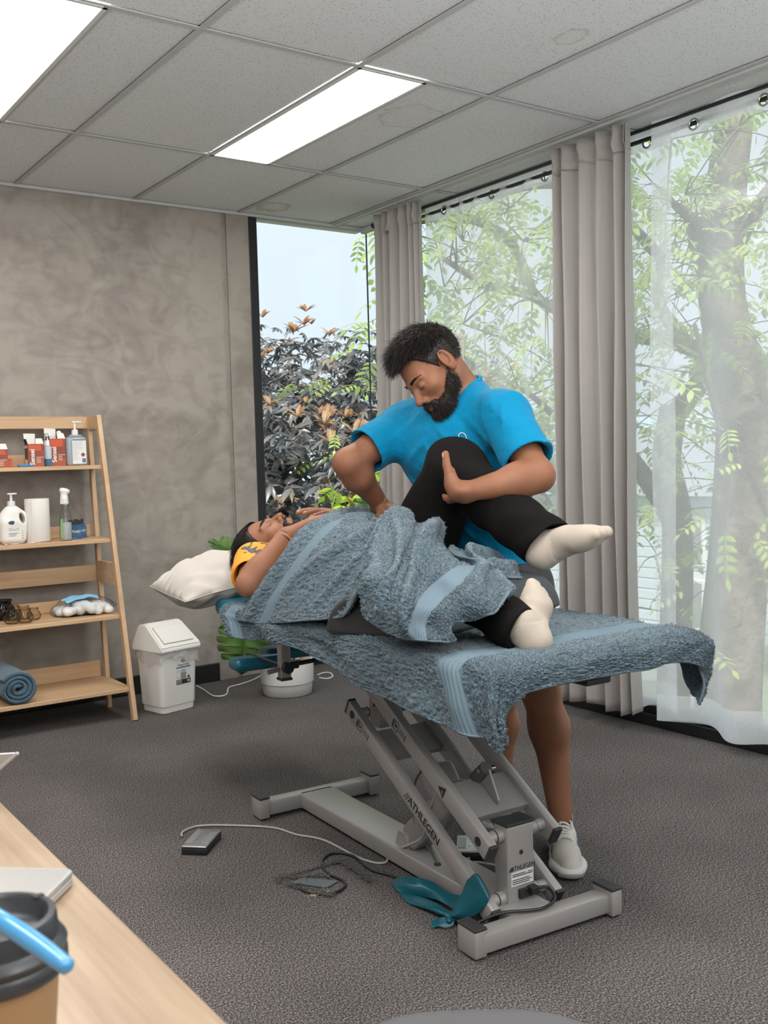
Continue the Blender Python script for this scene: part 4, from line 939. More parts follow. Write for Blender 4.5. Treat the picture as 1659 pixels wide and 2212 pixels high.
for (x, y, lab) in ((-1.895, -.225, 'dark blue hanging tape box beside the spray bottle'), (-1.852, -.170, 'dark blue hanging tape box behind its twin at the right end')):
    e = empty('tape_box', (x, y, ZS[1]), lab, 'box', 'dark blue tape boxes on the second shelf', rz=-.1)
    MB().poly([(-.026, 0, 0), (.026, 0, 0), (.026, 0, .056), (.016, 0, .068), (-.026, 0, .068)], .05, (0, 1, 0)).out('body', M['blue_box'], e)
    MB().poly([(-.026, .04, .066), (.022, .04, .066), (.022, .04, .092), (.006, .04, .092), (.006, .04, .086), (-.006, .04, .086), (-.006, .04, .092), (-.026, .04, .092)], .001, (0, 1, 0)).out('hanging_tab', M['ink'], e)
    text('PLAST', .015, (0, -.001, .036), (1, 0, -.05), (0, -1, 0), M['card'], e, bold=.0004)
    MB().bb((-.020, -.001, .006), (-.002, 0, .0085)).out('print_line', M['grey_print'], e)
for k, (a, b_, lab) in enumerate((((-2.25, -.305), (-2.17, -.320), 'steel scissors lying along the second shelf front, left end'), ((-2.16, -.312), (-2.04, -.300), 'slim steel tweezers lying in front of the paper roll'))):
    zz = ZS[1]+.004; t_ = MB(); t_.tube([(a[0], a[1], zz), (b_[0], b_[1], zz)], .0022, 6, 1)
    t_.tube([(a[0]+.004, a[1]+.008, zz), (b_[0], b_[1]+.001, zz)], .0022, 6, 1)
    if k == 0:
        for cy in (-.012, .014): t_.tube([(a[0]+.012*math.cos(q), a[1]+cy+.009*math.sin(q), zz) for q in [i*.63 for i in range(10)]], .0022, 6, 1, closed=True)
    tag(t_.out('steel_tool', M['chrome'], sm=True), lab, 'tool')
cl = MB().box((-1.922, -.252, ZS[0]-.031), (.010, .004, .016), None, .001, 1).tube([(-1.922, -.250, ZS[0]-.024), (-1.922, -.243, ZS[0]-.018), (-1.922, -.235, ZS[0]-.0205)], .0015, 6).out('hanging_clip', M['clear']); tag(cl, 'tiny clear plastic tag hanging under the top shelf', 'tag')
# third shelf: glass cupping jars and a bag of cotton wool
M['jar_glass'] = thin_glass('jar_glass', (.93, .91, .86), (.35, .31, .26))
M['jar_dark'] = thin_glass('smoked_glass', (.40, .40, .40), (.06, .06, .06))
prof = lambda k: [(.014*k, 0), (.026*k, .002*k), (.036*k, .014*k), (.0375*k, .026*k), (.033*k, .042*k), (.024*k, .052*k), (.0235*k, .058*k), (.027*k, .064*k), (.0255*k, .0655*k), (.022*k, .058*k), (.0225*k, .052*k), (.031*k, .041*k), (.0355*k, .026*k), (.034*k, .015*k), (.024*k, .005*k), (0, .004*k)]
jars = [(-2.243, -.325, 1.0, 'glass cupping jar at the front left of the jar group', 0), (-2.186, -.335, 1.02, 'glass cupping jar at the front centre of the jar group', 0), (-2.128, -.27, .86, 'smaller glass cupping jar at the right of the jar group', 0),
        (-2.158, -.215, .95, 'glass cupping jar behind the front centre jar', 0), (-2.212, -.225, 1.1, 'taller glass cupping jar in the middle of the jar group', 0), (-2.236, -.165, 1.45, 'large dark glass jar at the back of the group', 1)]
for (x, y, k, lab, dk) in jars:
    e = empty('glass_jar', (x, y, ZS[2]), lab, 'jar', 'glass cupping jars on the third shelf')
    MB().lathe(prof(k), seg=32).out('bowl', M['jar_dark' if dk else 'jar_glass'], e, sm=True)
    MB().tube([(.0255*k*math.cos(t), .0255*k*math.sin(t), .0645*k) for t in [2*math.pi*i/24 for i in range(24)]], .0018*k, 6, 1, closed=True).out('rim', M['jar_dark' if dk else 'jar_glass'], e, sm=True)
e = empty('cotton_wool_bag', (-1.895, -.27, ZS[2]), 'clear bag of white cotton wool balls with sky blue print', 'bag')
s = SDF((-.17, -.13, -.01), (.17, .13, .12), .004)
rr = np.random.RandomState(4)
for k in range(70):
    x = rr.uniform(-.11, .11); y = rr.uniform(-.07, .07); zt = .062*(1-(x/.16)**2)*(1-(y/.13)**2); s.ell((x, y, rr.uniform(.018, max(.02, zt))), (.024, .024, .02), k=.006)
s.cut((0, 0, .003), (0, 0, -1)); link('cotton', s.mesh('cotton'), nmat('cotton', (.72, .71, .68), .95), e)
s = SDF((-.19, -.14, -.01), (.19, .14, .13), .004); s.ell((0, 0, .036), (.135, .10, .056), k=0).ell((.13, .02, .03), (.05, .035, .010), k=.05).ell((-.12, 0, .02), (.035, .06, .02), k=.03)
s.disp(lambda X, Y, Z: .003*np.sin(X*90+Y*60)*np.sin(Y*70-Z*80)+.002*np.sin(X*40+Y*160)); s.cut((0, 0, .002), (0, 0, -1))
me = s.mesh('film'); film = link('film', me, thin_glass('clear_film', (.92, .93, .94), (.62, .66, .70), 1.6), e)
# printed patch on the bag: copy of the film's faces on top
me2 = me.copy(); bm = bmesh.new(); bm.from_mesh(me2)
bmesh.ops.delete(bm, geom=[f for f in bm.faces if not (abs(f.normal.z) > .2 and f.calc_center_median().z > .035 and abs(f.calc_center_median().x+.012) < .088-abs(f.calc_center_median().y)*.2 and -.055 < f.calc_center_median().y < .06)], context='FACES')
for v in bm.verts: v.co.z += .0015
bm.to_mesh(me2); bm.free(); me2.materials.clear(); me2.materials.append(nmat('sky_blue_print', (.22, .50, .74), .3)); pr = link('printed_panel', me2, None, e)
# fourth shelf: rolled towel
def terry_mat(name, c, c2, sc=260):
    def ex(m, N, L, b, tc):
        g = N.new('ShaderNodeNewGeometry'); n = N.new('ShaderNodeTexNoise'); n.inputs['Scale'].default_value = sc; n.inputs['Detail'].default_value = 3; n.inputs['Roughness'].default_value = .65; L.new(g.outputs['Position'], n.inputs['Vector'])
        r = N.new('ShaderNodeValToRGB'); L.new(n.outputs['Fac'], r.inputs[0]); r.color_ramp.elements[0].position = .36; r.color_ramp.elements[1].position = .64
        r.color_ramp.elements[0].color = (*c, 1); r.color_ramp.elements[1].color = (*c2, 1); L.new(r.outputs[0], b.inputs['Base Color'])
        bp = N.new('ShaderNodeBump'); bp.inputs['Strength'].default_value = .9; bp.inputs['Distance'].default_value = .004; L.new(n.outputs['Fac'], bp.inputs['Height']); L.new(bp.outputs[0], b.inputs['Normal'])
    return nmat(name, c, .95, spec=.08, sheen=.35, extra=ex)
M['terry'] = terry_mat('blue_terry', (.050, .083, .104), (.172, .236, .276))
M['terry_dark'] = terry_mat('dark_blue_terry', (.045, .095, .14), (.10, .17, .22))
M['band'] = nmat('smooth_towel_band', (.150, .208, .248), .9, spec=.08, bump=(300, .3, .001))
e = empty('rolled_towel', (-2.275, -.33, ZS[3]), 'rolled dark blue towel lying at the left end of the lowest shelf', 'towel')
V = []; Qd = []; nt, ny = 220, 50; th = np.linspace(.6, 2*math.pi*3.4, nt)
for j in range(ny):
    yv = -.17+.34*j/(ny-1); rad = (.010+.0029*th)*(1+.0*j)
    V.append(np.stack([rad*1.12*np.cos(th), np.full(nt, yv)+.004*np.sin(th*2.0), .0725+rad*.98*np.sin(th)], 1))
V = np.concatenate(V); jj, ii = np.meshgrid(np.arange(ny-1), np.arange(nt-1), indexing='ij'); a = (jj*nt+ii).ravel(); Q = np.stack([a, a+1, a+nt+1, a+nt], 1)
o = link('towel_roll', arr_mesh('towel_roll', V, Q), M['terry_dark'], e); md = o.modifiers.new('s', 'SOLIDIFY'); md.thickness = .015; md.offset = 0

# ---------------------------------------------------------------- BIN
e = empty('swing_bin', (-1.540, -.425, 0), 'cream plastic swing top bin with white label, by the wall', 'bin', rz=.24)
def rbox(name, z0, z1, w0, d0, w1, d1, r, m, par, n=6, extra=None):
    def ring(w, d, z, r):
        P = []
        for cx, cy, a0 in ((w/2-r, d/2-r, 0), (-w/2+r, d/2-r, 90), (-w/2+r, -d/2+r, 180), (w/2-r, -d/2+r, 270)):
            for k in range(n+1): a = math.radians(a0+90*k/n); P.append((cx+r*math.cos(a), cy+r*math.sin(a), z))
        return P
    prof_ = [(w0-.01, d0-.01, z0), (w0, d0, z0+.006), (w1, d1, z1)]
    if extra: prof_ = extra
    V = []; F = []
    for (w, d, z) in prof_: V += ring(w, d, z, min(r, min(w, d)/2-.001))
    m_ = 4*(n+1)
    for i in range(len(prof_)-1):
        for k in range(m_): F.append((i*m_+k, i*m_+(k+1) % m_, (i+1)*m_+(k+1) % m_, (i+1)*m_+k))
    F.append(tuple(range(m_))[::-1]); F.append(tuple((len(prof_)-1)*m_+k for k in range(m_)))
    me = pymesh(name, V, F); me.set_sharp_from_angle(angle=math.radians(35)); return link(name, me, m, par)
rbox('body', 0, 0, 0, 0, 0, 0, .028, M['cream_plastic'], e, extra=[(.186, .164, 0), (.196, .174, .006), (.198, .176, .034), (.206, .182, .037), (.228, .204, .318)])
s = SDF((-.14, -.13, .20), (.14, .13, .46), .0035)
# lid: prism sloping down to the front
lid = MB(); hw = .121
for_pts = [(-.118, .300), (-.120, .325), (-.112, .334), (.010, .428), (.030, .434), (.085, .424), (.118, .335), (.118, .300)]
bm = lid.bm; A = [bm.verts.new((-hw*(1 if z < .36 else .86), y, z)) for y, z in for_pts]; B = [bm.verts.new((hw*(1 if z < .36 else .86), y, z)) for y, z in for_pts]
bm.faces.new(A); bm.faces.new(B[::-1])
for i in range(len(A)): j = (i+1) % len(A); bm.faces.new((A[i], B[i], B[j], A[j]))
bmesh.ops.bevel(bm, geom=list(bm.edges), offset=.007, segments=3, affect='EDGES')
ld = lid.out('lid', M['cream_plastic'], e, ang=50)
sl = Vector((0, .122, .094)).normalized(); nn = Vector((0, -sl.z, sl.y)); cc = Vector((0, -.055, .379))
R_ = Matrix((Vector((1, 0, 0)), sl, nn)).transposed()
MB().box(cc+nn*.0005, (.176, .118, .004), R_, .0019, 1, taper=None).out('flap_gap', M['grey_print'], ld)
MB().box(cc+nn*.0022, (.172, .114, .004), R_, .0019, 1).out('flap', M['cream_plastic'], ld)
MB().box((0, .052, .434), (.03, .016, .002), None, .0009, 1).out('button_mark', M['box_red'], ld)
# bin liner gathered under the lid
V = []; n_ = 160
for j, z in enumerate((.308, .290, .272, .256)):
    for k in range(n_):
        a = 2*math.pi*k/n_; q = max(abs(math.cos(a)), abs(math.sin(a))); q = q**.75
        rx, ry = .1225/q*(1+.0), .1125/q; f = 1+.02*math.sin(9*a+j)+.018*math.sin(23*a+2*j)
        zz = z+(.018*math.sin(3*a+1)+.009*math.sin(11*a))*(j/3)
        V.append((min(.126, max(-.126, rx*math.cos(a)*f)), min(.116, max(-.116, ry*math.sin(a)*f)), zz))
F = [(j*n_+k, j*n_+(k+1) % n_, (j+1)*n_+(k+1) % n_, (j+1)*n_+k) for j in range(3) for k in range(n_)]
link('bin_liner', pymesh('bin_liner', V, F), nmat('thin_liner', (.62, .60, .58), .25, alpha=.55), e)
# label on the front face (which leans out a little)
tilt = math.atan2((.212-.176)/2, .28); 
LBL = empty('tmp', (0, 0, 0)); bpy.data.objects.remove(LBL)
def fy(z): return -(.091+(z-.037)/.281*.011)
lbx, z0, z1, lw = .022, .135, .265, .086
lab = MB().poly([(lbx-lw/2, fy(z0)-.0004, z0), (lbx+lw/2, fy(z0)-.0004, z0), (lbx+lw/2, fy(z1)-.0004, z1), (lbx-lw/2, fy(z1)-.0004, z1)], .0006, (0, -1, 0)).out('label', M['paper'], e)
def lrect(nm, x0, x1, za, zb, m, o_=.0011): MB().poly([(lbx+x0, fy(za)-o_, za), (lbx+x1, fy(za)-o_, za), (lbx+x1, fy(zb)-o_, zb), (lbx+x0, fy(zb)-o_, zb)], .0004, (0, -1, 0)).out(nm, m, lab)
text('Swing & Stay', .0135, (lbx, fy(.229)-.001, .229), (1, 0, 0), (0, -1, .06), M['grey_print'], lab, bold=.0004, sx=.93)
lrect('blue_bar', -.043, .043, .213, .220, nmat('blue_bar', (.07, .21, .38), .5))
lrect('foot_bar', -.043, .043, .135, .157, M['ink']); lrect('barcode_patch', -.039, -.012, .138, .154, M['card'], .0016)
for k in range(7): lrect('barcode_line', -.036+k*.0034, -.0345+k*.0034+(k % 3)*.0004, .139, .153, M['ink'], .0021)
text('15L', .013, (lbx+.030, fy(.146)-.0016, .146), (1, 0, 0), (0, -1, .06), M['card'], lab, bold=.0004)
MB().poly([(lbx-.017, fy(.249)-.001, .249), (lbx, fy(.240)-.001, .240), (lbx+.017, fy(.249)-.001, .249), (lbx, fy(.258)-.001, .258)], .0005, (0, -1, 0)).out('diamond_logo', M['box_red'], lab)
MB().poly([(lbx-.009, fy(.249)-.0016, .249), (lbx, fy(.245)-.0016, .245), (lbx+.009, fy(.249)-.0016, .249), (lbx, fy(.253)-.0016, .253)], .0004, (0, -1, 0)).out('diamond_logo', M['card'], lab)
lrect('printed_bin', -.016, .016, .158, .182, M['grey_print']); lrect('printed_bin', -.018, .018, .182, .190, M['grey_print'], .0014); lrect('printed_bin', -.014, .014, .190, .206, nmat('light_grey_print', (.42, .42, .42), .6), .0013)
MB().poly([(lbx+.022, fy(.160)-.001, .160), (lbx+.040, fy(.160)-.001, .160), (lbx+.031, fy(.177)-.001, .177)], .0004, (0, -1, 0)).out('triangle_mark', M['ink'], lab)
for zz in (.196, .166): lrect('print_line', -.038, -.022, zz, zz+.0025, M['grey_print'])

# ---------------------------------------------------------------- POT AND MONSTERA
e = empty('monstera_plant', (-.925, -.525, 0), 'monstera plant in a white ribbed pot beneath the head of the table', 'plant')
MB().lathe([(.118, 0), (.126, .004), (.130, .062)], seg=120, fl=lambda a, i: 1-.010*(.5+.5*math.cos(a*44))).out('ribbed_base', M['white_paint'], e, ang=60)
MB().lathe([(.132, .062), (.137, .066), (.139, .178), (.137, .184), (.128, .184), (.126, .150), (0, .148)], seg=64).out('pot', nmat('white_ceramic', (.70, .68, .65), .4), e, ang=40)
MB().lathe([(.126, .151), (.06, .158), (0, .155)], seg=30).out('soil', nmat('soil', (.03, .022, .016), .95, bump=(80, 1, .01)), e, sm=True)
MB().bb((.10, .02, 0), (.118, .04, .17), .002, 1).out('wooden_foot', M['oak_v'], e)
M['monstera'] = nmat('monstera_leaf', (.045, .115, .022), .32, var=(9, (.12, .22, .05), 3, .4, .7))
def monstera(parent, base, tipdir, nrm, L, stem_from, s=1.0):
    """split leaf: outline with deep side cuts, folded along the midrib"""
    half = [(.00, .0), (.10, -.10), (.30, -.14), (.46, -.05), (.53, .12)]
    cuts = [(.54, .10, .26, .275), (.56, .28, .22, .455), (.53, .46, .18, .625), (.44, .63, .16, .775)]
    out = list(half)
    for (x, y, ix, iy) in cuts: out += [(x, y), (x+.01, y+.06), (x-.03, y+.125), (ix, iy-.012), (ix, iy+.012)]
    out += [(.17, .93), (.0, 1.06)]
    W = Vector(tipdir).normalized(); Nn = Vector(nrm).normalized(); X = W.cross(Nn).normalized(); Nn = X.cross(W)
    bm = bmesh.new()
    for sgn in (1, -1):
        vs = []; rib = []
        pts = out
        mid = [bm.verts.new((0, y, 0)) for y in (0, .24, .44, .60, .72, .84, 1.06)]
        # blade as strips between neighbouring outline points and the rib
        oo = [bm.verts.new((sgn*x, y, 0)) for x, y in pts[1:-1]]
        def nearest(y): return min(range(7), key=lambda k: abs(mid[k].co.y-y))
        prev = None
        for i in range(len(oo)-1):
            k0 = nearest(max(0, oo[i].co.y-.02)); k1 = nearest(max(0, oo[i+1].co.y-.02))
            k0 = max(k0, prev or 0); k1 = max(k0, k1)
            try:
                if k0 == k1: bm.faces.new((oo[i], oo[i+1], mid[k0]))
                else: bm.faces.new((oo[i], oo[i+1], mid[k1], mid[k0])) if k1 == k0+1 else bm.faces.new([oo[i], oo[i+1]]+[mid[k] for k in range(k1, k0-1, -1)])
            except ValueError: pass
            prev = k1
        bm.faces.new([oo[-1]]+[mid[k] for k in range(6, (prev or 0)-1, -1)] if (prev or 0) < 6 else (oo[-1], mid[6], mid[5]))
    bmesh.ops.triangulate(bm, faces=bm.faces)
    bmesh.ops.subdivide_edges(bm, edges=bm.edges, cuts=1)
    for v in bm.verts:
        x, y = v.co.x, v.co.y; z = .16*abs(x)-.35*x*x*1.2-.22*y*y+.015*math.sin(14*y+8*abs(x))
        v.co = Vector(base)+(X*x+W*y+Nn*z)*L
    me = bpy.data.meshes.new('leaf'); bm.to_mesh(me); bm.free(); smooth(me); me.materials.append(M['monstera'])
    o = link('leaf', me); md = o.modifiers.new('s', 'SOLIDIFY'); md.thickness = .0012; world_child(o, parent)
    P = [Vector(stem_from), (Vector(stem_from)+Vector(base))/2+Vector((0, 0, .06)), Vector(base)]
    st = link('stem', MB().tube(P, lambda t: .005-.002*t, 7, 5).mesh('stem', True), nmat('green_stem', (.08, .16, .04), .5)); world_child(st, parent)
c0 = Vector((-.925, -.525, .15))
monstera(e, (-1.195, -.60, .395), (-.12, .05, -1), (-.50, -.82, .25), .245, c0+Vector((-.04, 0, 0)))
monstera(e, (-1.20, -.53, .73), (-.45, .0, .35), (-.2, -.8, .5), .15, c0+Vector((-.03, .02, 0)))
monstera(e, (-.50, -.66, .86), (.12, -.05, .9), (-.4, -.8, .1), .17, c0+Vector((.03, .0, 0)))
monstera(e, (-.80, -.42, .62), (.3, .3, .5), (-.3, -.8, .4), .22, c0)
monstera(e, (-1.02, -.45, .58), (-.3, .3, .5), (-.3, -.8, .4), .2, c0)
# white extension lead along the wall
wc = MB().tube([onz(.004, *p) for p in ((424, 1481), (440, 1490), (458, 1502), (476, 1504), (490, 1499), (495, 1485), (520, 1478), (548, 1468), (575, 1453), (600, 1440))], .0042, 8, 6)
tag(wc.out('cable', M['white_cable'], sm=True), 'white power cable looping over the carpet from the bin to the pot', 'cable')
wc = MB().tube([onz(.004, *p) for p in ((690, 1464), (705, 1466), (718, 1462), (714, 1454), (700, 1453), (686, 1458))], .004, 8, 6)
tag(wc.out('cable', M['white_cable'], sm=True), 'short white cable loop on the carpet right of the pot', 'cable')
# ================================================================ ON THE FLOOR
def pedal(P, label):
    """P: four corners on the floor (near-left first, counter-clockwise)"""
    P = [Vector((p[0], p[1], 0)) for p in P]; c = sum(P, Vector())/4
    x = (P[1]-P[0]).normalized(); y = Vector((-x.y, x.x, 0)); w = ((P[1]-P[0]).length+(P[2]-P[3]).length)/2; d = ((P[3]-P[0]).length+(P[2]-P[1]).length)/2
    e = empty('foot_pedal', (c.x, c.y, 0), label, 'foot pedal', 'foot switches of the treatment table', rz=math.atan2(x.y, x.x))
    MB().bb((-w/2, -d/2, 0), (w/2, d/2, .022), .004, 2).out('base', M['black_plastic'], e, ang=40)
    pl_ = MB().bb((-w/2+.001, -d/2+.001, .022), (w/2-.001, d/2-.001, .028), .0028, 3).out('top_plate', M['steel'], e, ang=40)
    for s_ in (-1, 1): MB().bb((s_*w*.32-.012, -d*.3, .028), (s_*w*.32+.012, d*.3, .0295), .0007, 1).out('grip_pad', nmat('worn_print', (.30, .30, .31), .45, .6), pl_)
    for s_ in (-1, 1): MB().cyl((s_*w*.08, s_*d*.15, .028), (s_*w*.08, s_*d*.15, .0305), .0028).out('screw', M['chrome'], pl_)
    return e
pedal([(-2.275, -2.195), (-2.224, -2.245), (-2.095, -2.19), (-2.142, -2.11)], 'steel topped foot pedal lying alone on the carpet left of the table')
pedal([(-1.640, -2.775), (-1.57, -2.835), (-1.470, -2.745), (-1.545, -2.68)], 'steel topped foot pedal partly hidden behind the lift arms')
cb = MB().tube([onz(.006, 393, 1806), onz(.006, 396, 1796), onz(.006, 430, 1784), onz(.005, 500, 1783), onz(.004, 590, 1788), onz(.004, 640, 1803), onz(.004, 700, 1815), onz(.004, 780, 1855), onz(.006, 830, 1864), (-1.79, -2.665, .03), tuple(onx(-1.80, 905, 1815)), tuple(onx(-1.80, 918, 1790)), tuple(onx(-1.79, 928, 1750)), tuple(onx(-1.78, 950, 1695))], .0036, 8, 6)
tag(cb.out('cable', M['grey_cable'], sm=True), 'pale grey cable running from the lone foot pedal to the lift motor', 'cable')
cb = MB().tube([(-1.57, -2.79, .012), (-1.66, -2.83, .006), (-1.63, -2.86, .02), (-1.58, -2.90, .01)], .0036, 8, 6)
tag(cb.out('cable', M['grey_cable'], sm=True), 'pale grey cable of the foot pedal behind the lift arms', 'cable')
bk = [(-2.098, -2.640, .004), (-2.105, -2.690, .005), (-2.065, -2.745, .005), (-2.015, -2.741, .005), (-1.985, -2.700, .005), (-1.990, -2.618, .005), (-1.955, -2.535, .005), (-1.900, -2.505, .005), (-1.862, -2.560, .005), (-1.878, -2.68, .005), (-1.855, -2.760, .005), (-1.865, -2.84, .005), (-1.90, -3.0, .006), (-1.90, -3.13, .006), (-1.93, -3.18, .03), (-1.865, -3.235, .068), (-1.80, -3.27, .070), (-1.76, -3.285, .072), (-1.715, -3.275, .078), (-1.700, -3.235, .090), (-1.728, -3.215, .088)]
e = MB().tube(bk, .0042, 8, 6).out('power_cable', M['black_cable'], sm=True); tag(e, 'black power cable snaking from the floor outlet to the column socket', 'cable')
MB().box((-1.734, -3.214, .088), (.026, .03, .02), Matrix.Rotation(-.05, 3, 'Z'), .003, 2).out('plug', M['black_plastic'], e)
cb = MB().tube([tuple(onx(-1.74, 930, 1640)), tuple(onx(-1.76, 912, 1662)), tuple(onx(-1.78, 897, 1690)), tuple(onx(-1.78, 890, 1740)), tuple(onx(-1.78, 902, 1795)), tuple(onx(-1.76, 930, 1838)), tuple(onz(.062, 945, 1868))], .0036, 8, 6)
tag(cb.out('cable', nmat('dark_grey_cable', (.10, .10, .10), .5), sm=True), 'dark grey motor cable entering the hole in the base beam', 'cable')
gm = MB().lathe([(.010, 0), (.010, .003), (.005, .003)], c=tuple(onz(.062, 945, 1868)), seg=18).out('grommet', M['rubber']); tag(gm, 'black rubber grommet in the base beam', 'grommet')
# floor outlet hatch with frayed carpet edges
fo = empty('floor_outlet', (-2.06, -2.66, 0), 'floor outlet hatch cut into the carpet, steel flap and frayed edges', 'floor outlet')
c4 = [Vector((-2.118, -2.600, .004)), Vector((-1.985, -2.755, .004))]
o = MB().poly([(-2.108, -2.612, .001), (-2.060, -2.600, .001), (-1.995, -2.688, .001), (-2.045, -2.705, .001)], .0035, (0, 0, 1)).out('steel_flap', nmat('scuffed_steel', (.16, .17, .18), .35, .7, bump=(60, .2, .001))); world_child(o, fo)
fr = MB()
cutl = [[(-2.115, -2.560), (-2.06, -2.565), (-1.945, -2.569), (-1.915, -2.573)], [(-2.125, -2.565), (-2.12, -2.62), (-2.09, -2.70), (-2.06, -2.76)], [(-1.915, -2.575), (-1.918, -2.66), (-1.925, -2.745)], [(-2.09, -2.585), (-2.03, -2.61), (-2.0, -2.645)]]
rr = np.random.RandomState(2)
for L_ in cutl:
    P = catmull([Vector((x, y, .004)) for x, y in L_], 10)
    fr.tube(P, lambda t: .0022, 5, 1)
    for p in P:
        for k in range(5):
            a = rr.uniform(0, 6.28); l = rr.uniform(.008, .026); q = p+Vector((rr.uniform(-.006, .006), rr.uniform(-.006, .006), 0))
            fr.tube([q, q+Vector((math.cos(a)*l*.5, math.sin(a)*l*.5, rr.uniform(.001, .007))), q+Vector((math.cos(a)*l, math.sin(a)*l, rr.uniform(0, .003)))], .0007, 4, 2)
o = fr.out('frayed_edge', nmat('frayed_pile', (.10, .092, .082), .95), sm=True); tag(o, kind='stuff'); world_child(o, fo)
fr = MB()
for k in range(30):
    p = Vector((-2.085+rr.uniform(-.03, .03), -2.722+rr.uniform(-.012, .012), .003)); a = rr.uniform(0, 6.28); l = rr.uniform(.006, .014); fr.tube([p, p+Vector((math.cos(a)*l, math.sin(a)*l, .003))], .0007, 4, 2)
o = fr.out('backing_threads', nmat('straw_thread', (.42, .35, .22), .9)); tag(o, kind='stuff'); world_child(o, fo)
# teal resistance band, knotted, looped over the lower pivot
def sheetloft(G, ru, rv):
    """bicubic Catmull-Rom surface through a grid of control points"""
    G = np.array(G, float)
    def cr(A, r):
        n = len(A); t = np.linspace(0, n-1, (n-1)*r+1); i = np.minimum(t.astype(int), n-2); f = (t-i).reshape((-1,)+(1,)*(A.ndim-1))
        p0, p1, p2, p3 = A[np.maximum(i-1, 0)], A[i], A[i+1], A[np.minimum(i+2, n-1)]
        return .5*(2*p1+(p2-p0)*f+(2*p0-5*p1+4*p2-p3)*f**2+(3*p1-p0-3*p2+p3)*f**3)
    A = cr(G, rv); A = np.swapaxes(cr(np.swapaxes(A, 0, 1), ru), 0, 1); return A
def grid_mesh(name, A):
    nv, nu = A.shape[:2]; jj, ii = np.meshgrid(np.arange(nv-1), np.arange(nu-1), indexing='ij'); a = (jj*nu+ii).ravel()
    return arr_mesh(name, A.reshape(-1, 3), np.stack([a, a+1, a+nu+1, a+nu], 1))
M['latex'] = nmat('teal_latex', (.003, .085, .115), .34, bump=(18, .3, .006, 3))
rb = empty('resistance_band', (-1.90, -2.98, 0), 'teal rubber exercise band knotted around the foot of the lift arm', 'exercise band')
def band(G, th=.0016):
    o = link('band', grid_mesh('band', sheetloft(G, 8, 8)), M['latex']); md = o.modifiers.new('s', 'SOLIDIFY'); md.thickness = th; md.offset = 0; world_child(o, rb)
z_ = lambda px, py, h: tuple(onz(h, px, py))
# big flat loop on the carpet: upper sheet then lower sheet, folded at the left tip
band([[z_(845, 1903, .012), z_(872, 1893, .035), z_(905, 1897, .045), z_(935, 1906, .04), z_(975, 1930, .035), z_(1005, 1935, .05)],
      [z_(848, 1912, .010), z_(880, 1912, .028), z_(910, 1918, .030), z_(940, 1925, .034), z_(975, 1945, .03), z_(1000, 1955, .04)],
      [z_(858, 1925, .006), z_(885, 1932, .006), z_(915, 1938, .008), z_(945, 1945, .02), z_(972, 1960, .02), z_(990, 1975, .02)]])
band([[z_(845, 1905, .010), z_(850, 1915, .004), z_(862, 1930, .003), z_(880, 1950, .003), z_(895, 1955, .003)],
      [z_(862, 1915, .006), z_(885, 1935, .010), z_(915, 1955, .018), z_(935, 1965, .02), z_(950, 1975, .015)],
      [z_(900, 1935, .012), z_(930, 1945, .022), z_(950, 1955, .028), z_(965, 1968, .024), z_(975, 1980, .018)]][::-1])
k0 = Vector(z_(975, 1983, .02))
# part rising to the pivot and wrapped round the arm
band([[z_(968, 1985, .02), z_(975, 1980, .03), z_(985, 1985, .022)], [tuple(onx(-1.905, 985, 1955)), tuple(onx(-1.90, 1005, 1965)), tuple(onx(-1.89, 1025, 1978))],
      [tuple(onx(-1.885, 1005, 1915)), tuple(onx(-1.885, 1035, 1935)), tuple(onx(-1.88, 1050, 1955))], [tuple(onx(-1.872, 1010, 1900)), tuple(onx(-1.872, 1032, 1890)), tuple(onx(-1.872, 1058, 1940))], [tuple(onx(-1.83, 1025, 1898)), tuple(onx(-1.83, 1040, 1900)), tuple(onx(-1.83, 1062, 1940))]])
kn = SDF(k0-Vector((.05, .05, .03)), k0+Vector((.05, .05, .05)), .002); kn.ell(k0, (.016, .012, .014), k=.004).cap(k0+Vector((-.015, -.01, .0)), k0+Vector((.012, .012, .006)), .007, .007, k=.006).cap(k0+Vector((.012, -.012, .0)), k0+Vector((-.01, .012, .008)), .006, .006, k=.006)
sdf_obj(kn, 'knot', M['latex'], rb)
for q in (((928, 1992), (935, 2005), (950, 1990)), ((945, 2000), (962, 2006), (975, 1995))):
    band([[tuple(k0+Vector((-.006, -.004, .004))), tuple(k0+Vector((.0, -.008, .002)))], [z_(q[0][0]+22, q[0][1]-10, .018), z_(q[1][0]+18, q[1][1]-8, .010)], [z_(*q[0], .012), z_(*q[1], .004)]])

# ================================================================ DESK IN THE FOREGROUND
M['desk'] = wood_mat('desk_laminate', (.335, .24, .16), (.215, .14, .083), axis=1, scale=1.0, rough=.35, off=3.1)
DK = empty('desk', (-3.6, -4.3, 0), 'pale oak laminate desk in the near left corner', 'desk')
MB().bb((-4.15, -5.0, .705), (-3.133, -3.35, .73), .0025, 2).out('desk_top', M['desk'], DK, world=True)
for x, y in ((-4.08, -4.9), (-3.21, -4.9), (-4.08, -3.43), (-3.21, -3.43)): MB().bb((x-.025, y-.025, 0), (x+.025, y+.025, .705), .003, 1).out('leg', M['black'], DK, world=True)
M['alu'] = nmat('silver_aluminium', (.46, .45, .43), .4, .5)
lp = empty('laptop', (-3.3, -4.0, .73), 'closed silver laptop lying at the edge of the desk', 'laptop')
a = onz(.748, 162, 1876); b = onz(.748, 115, 1942); ed = (b-a).normalized(); pd = Vector((ed.y, -ed.x, 0)); pd = pd if pd.x < 0 else -pd
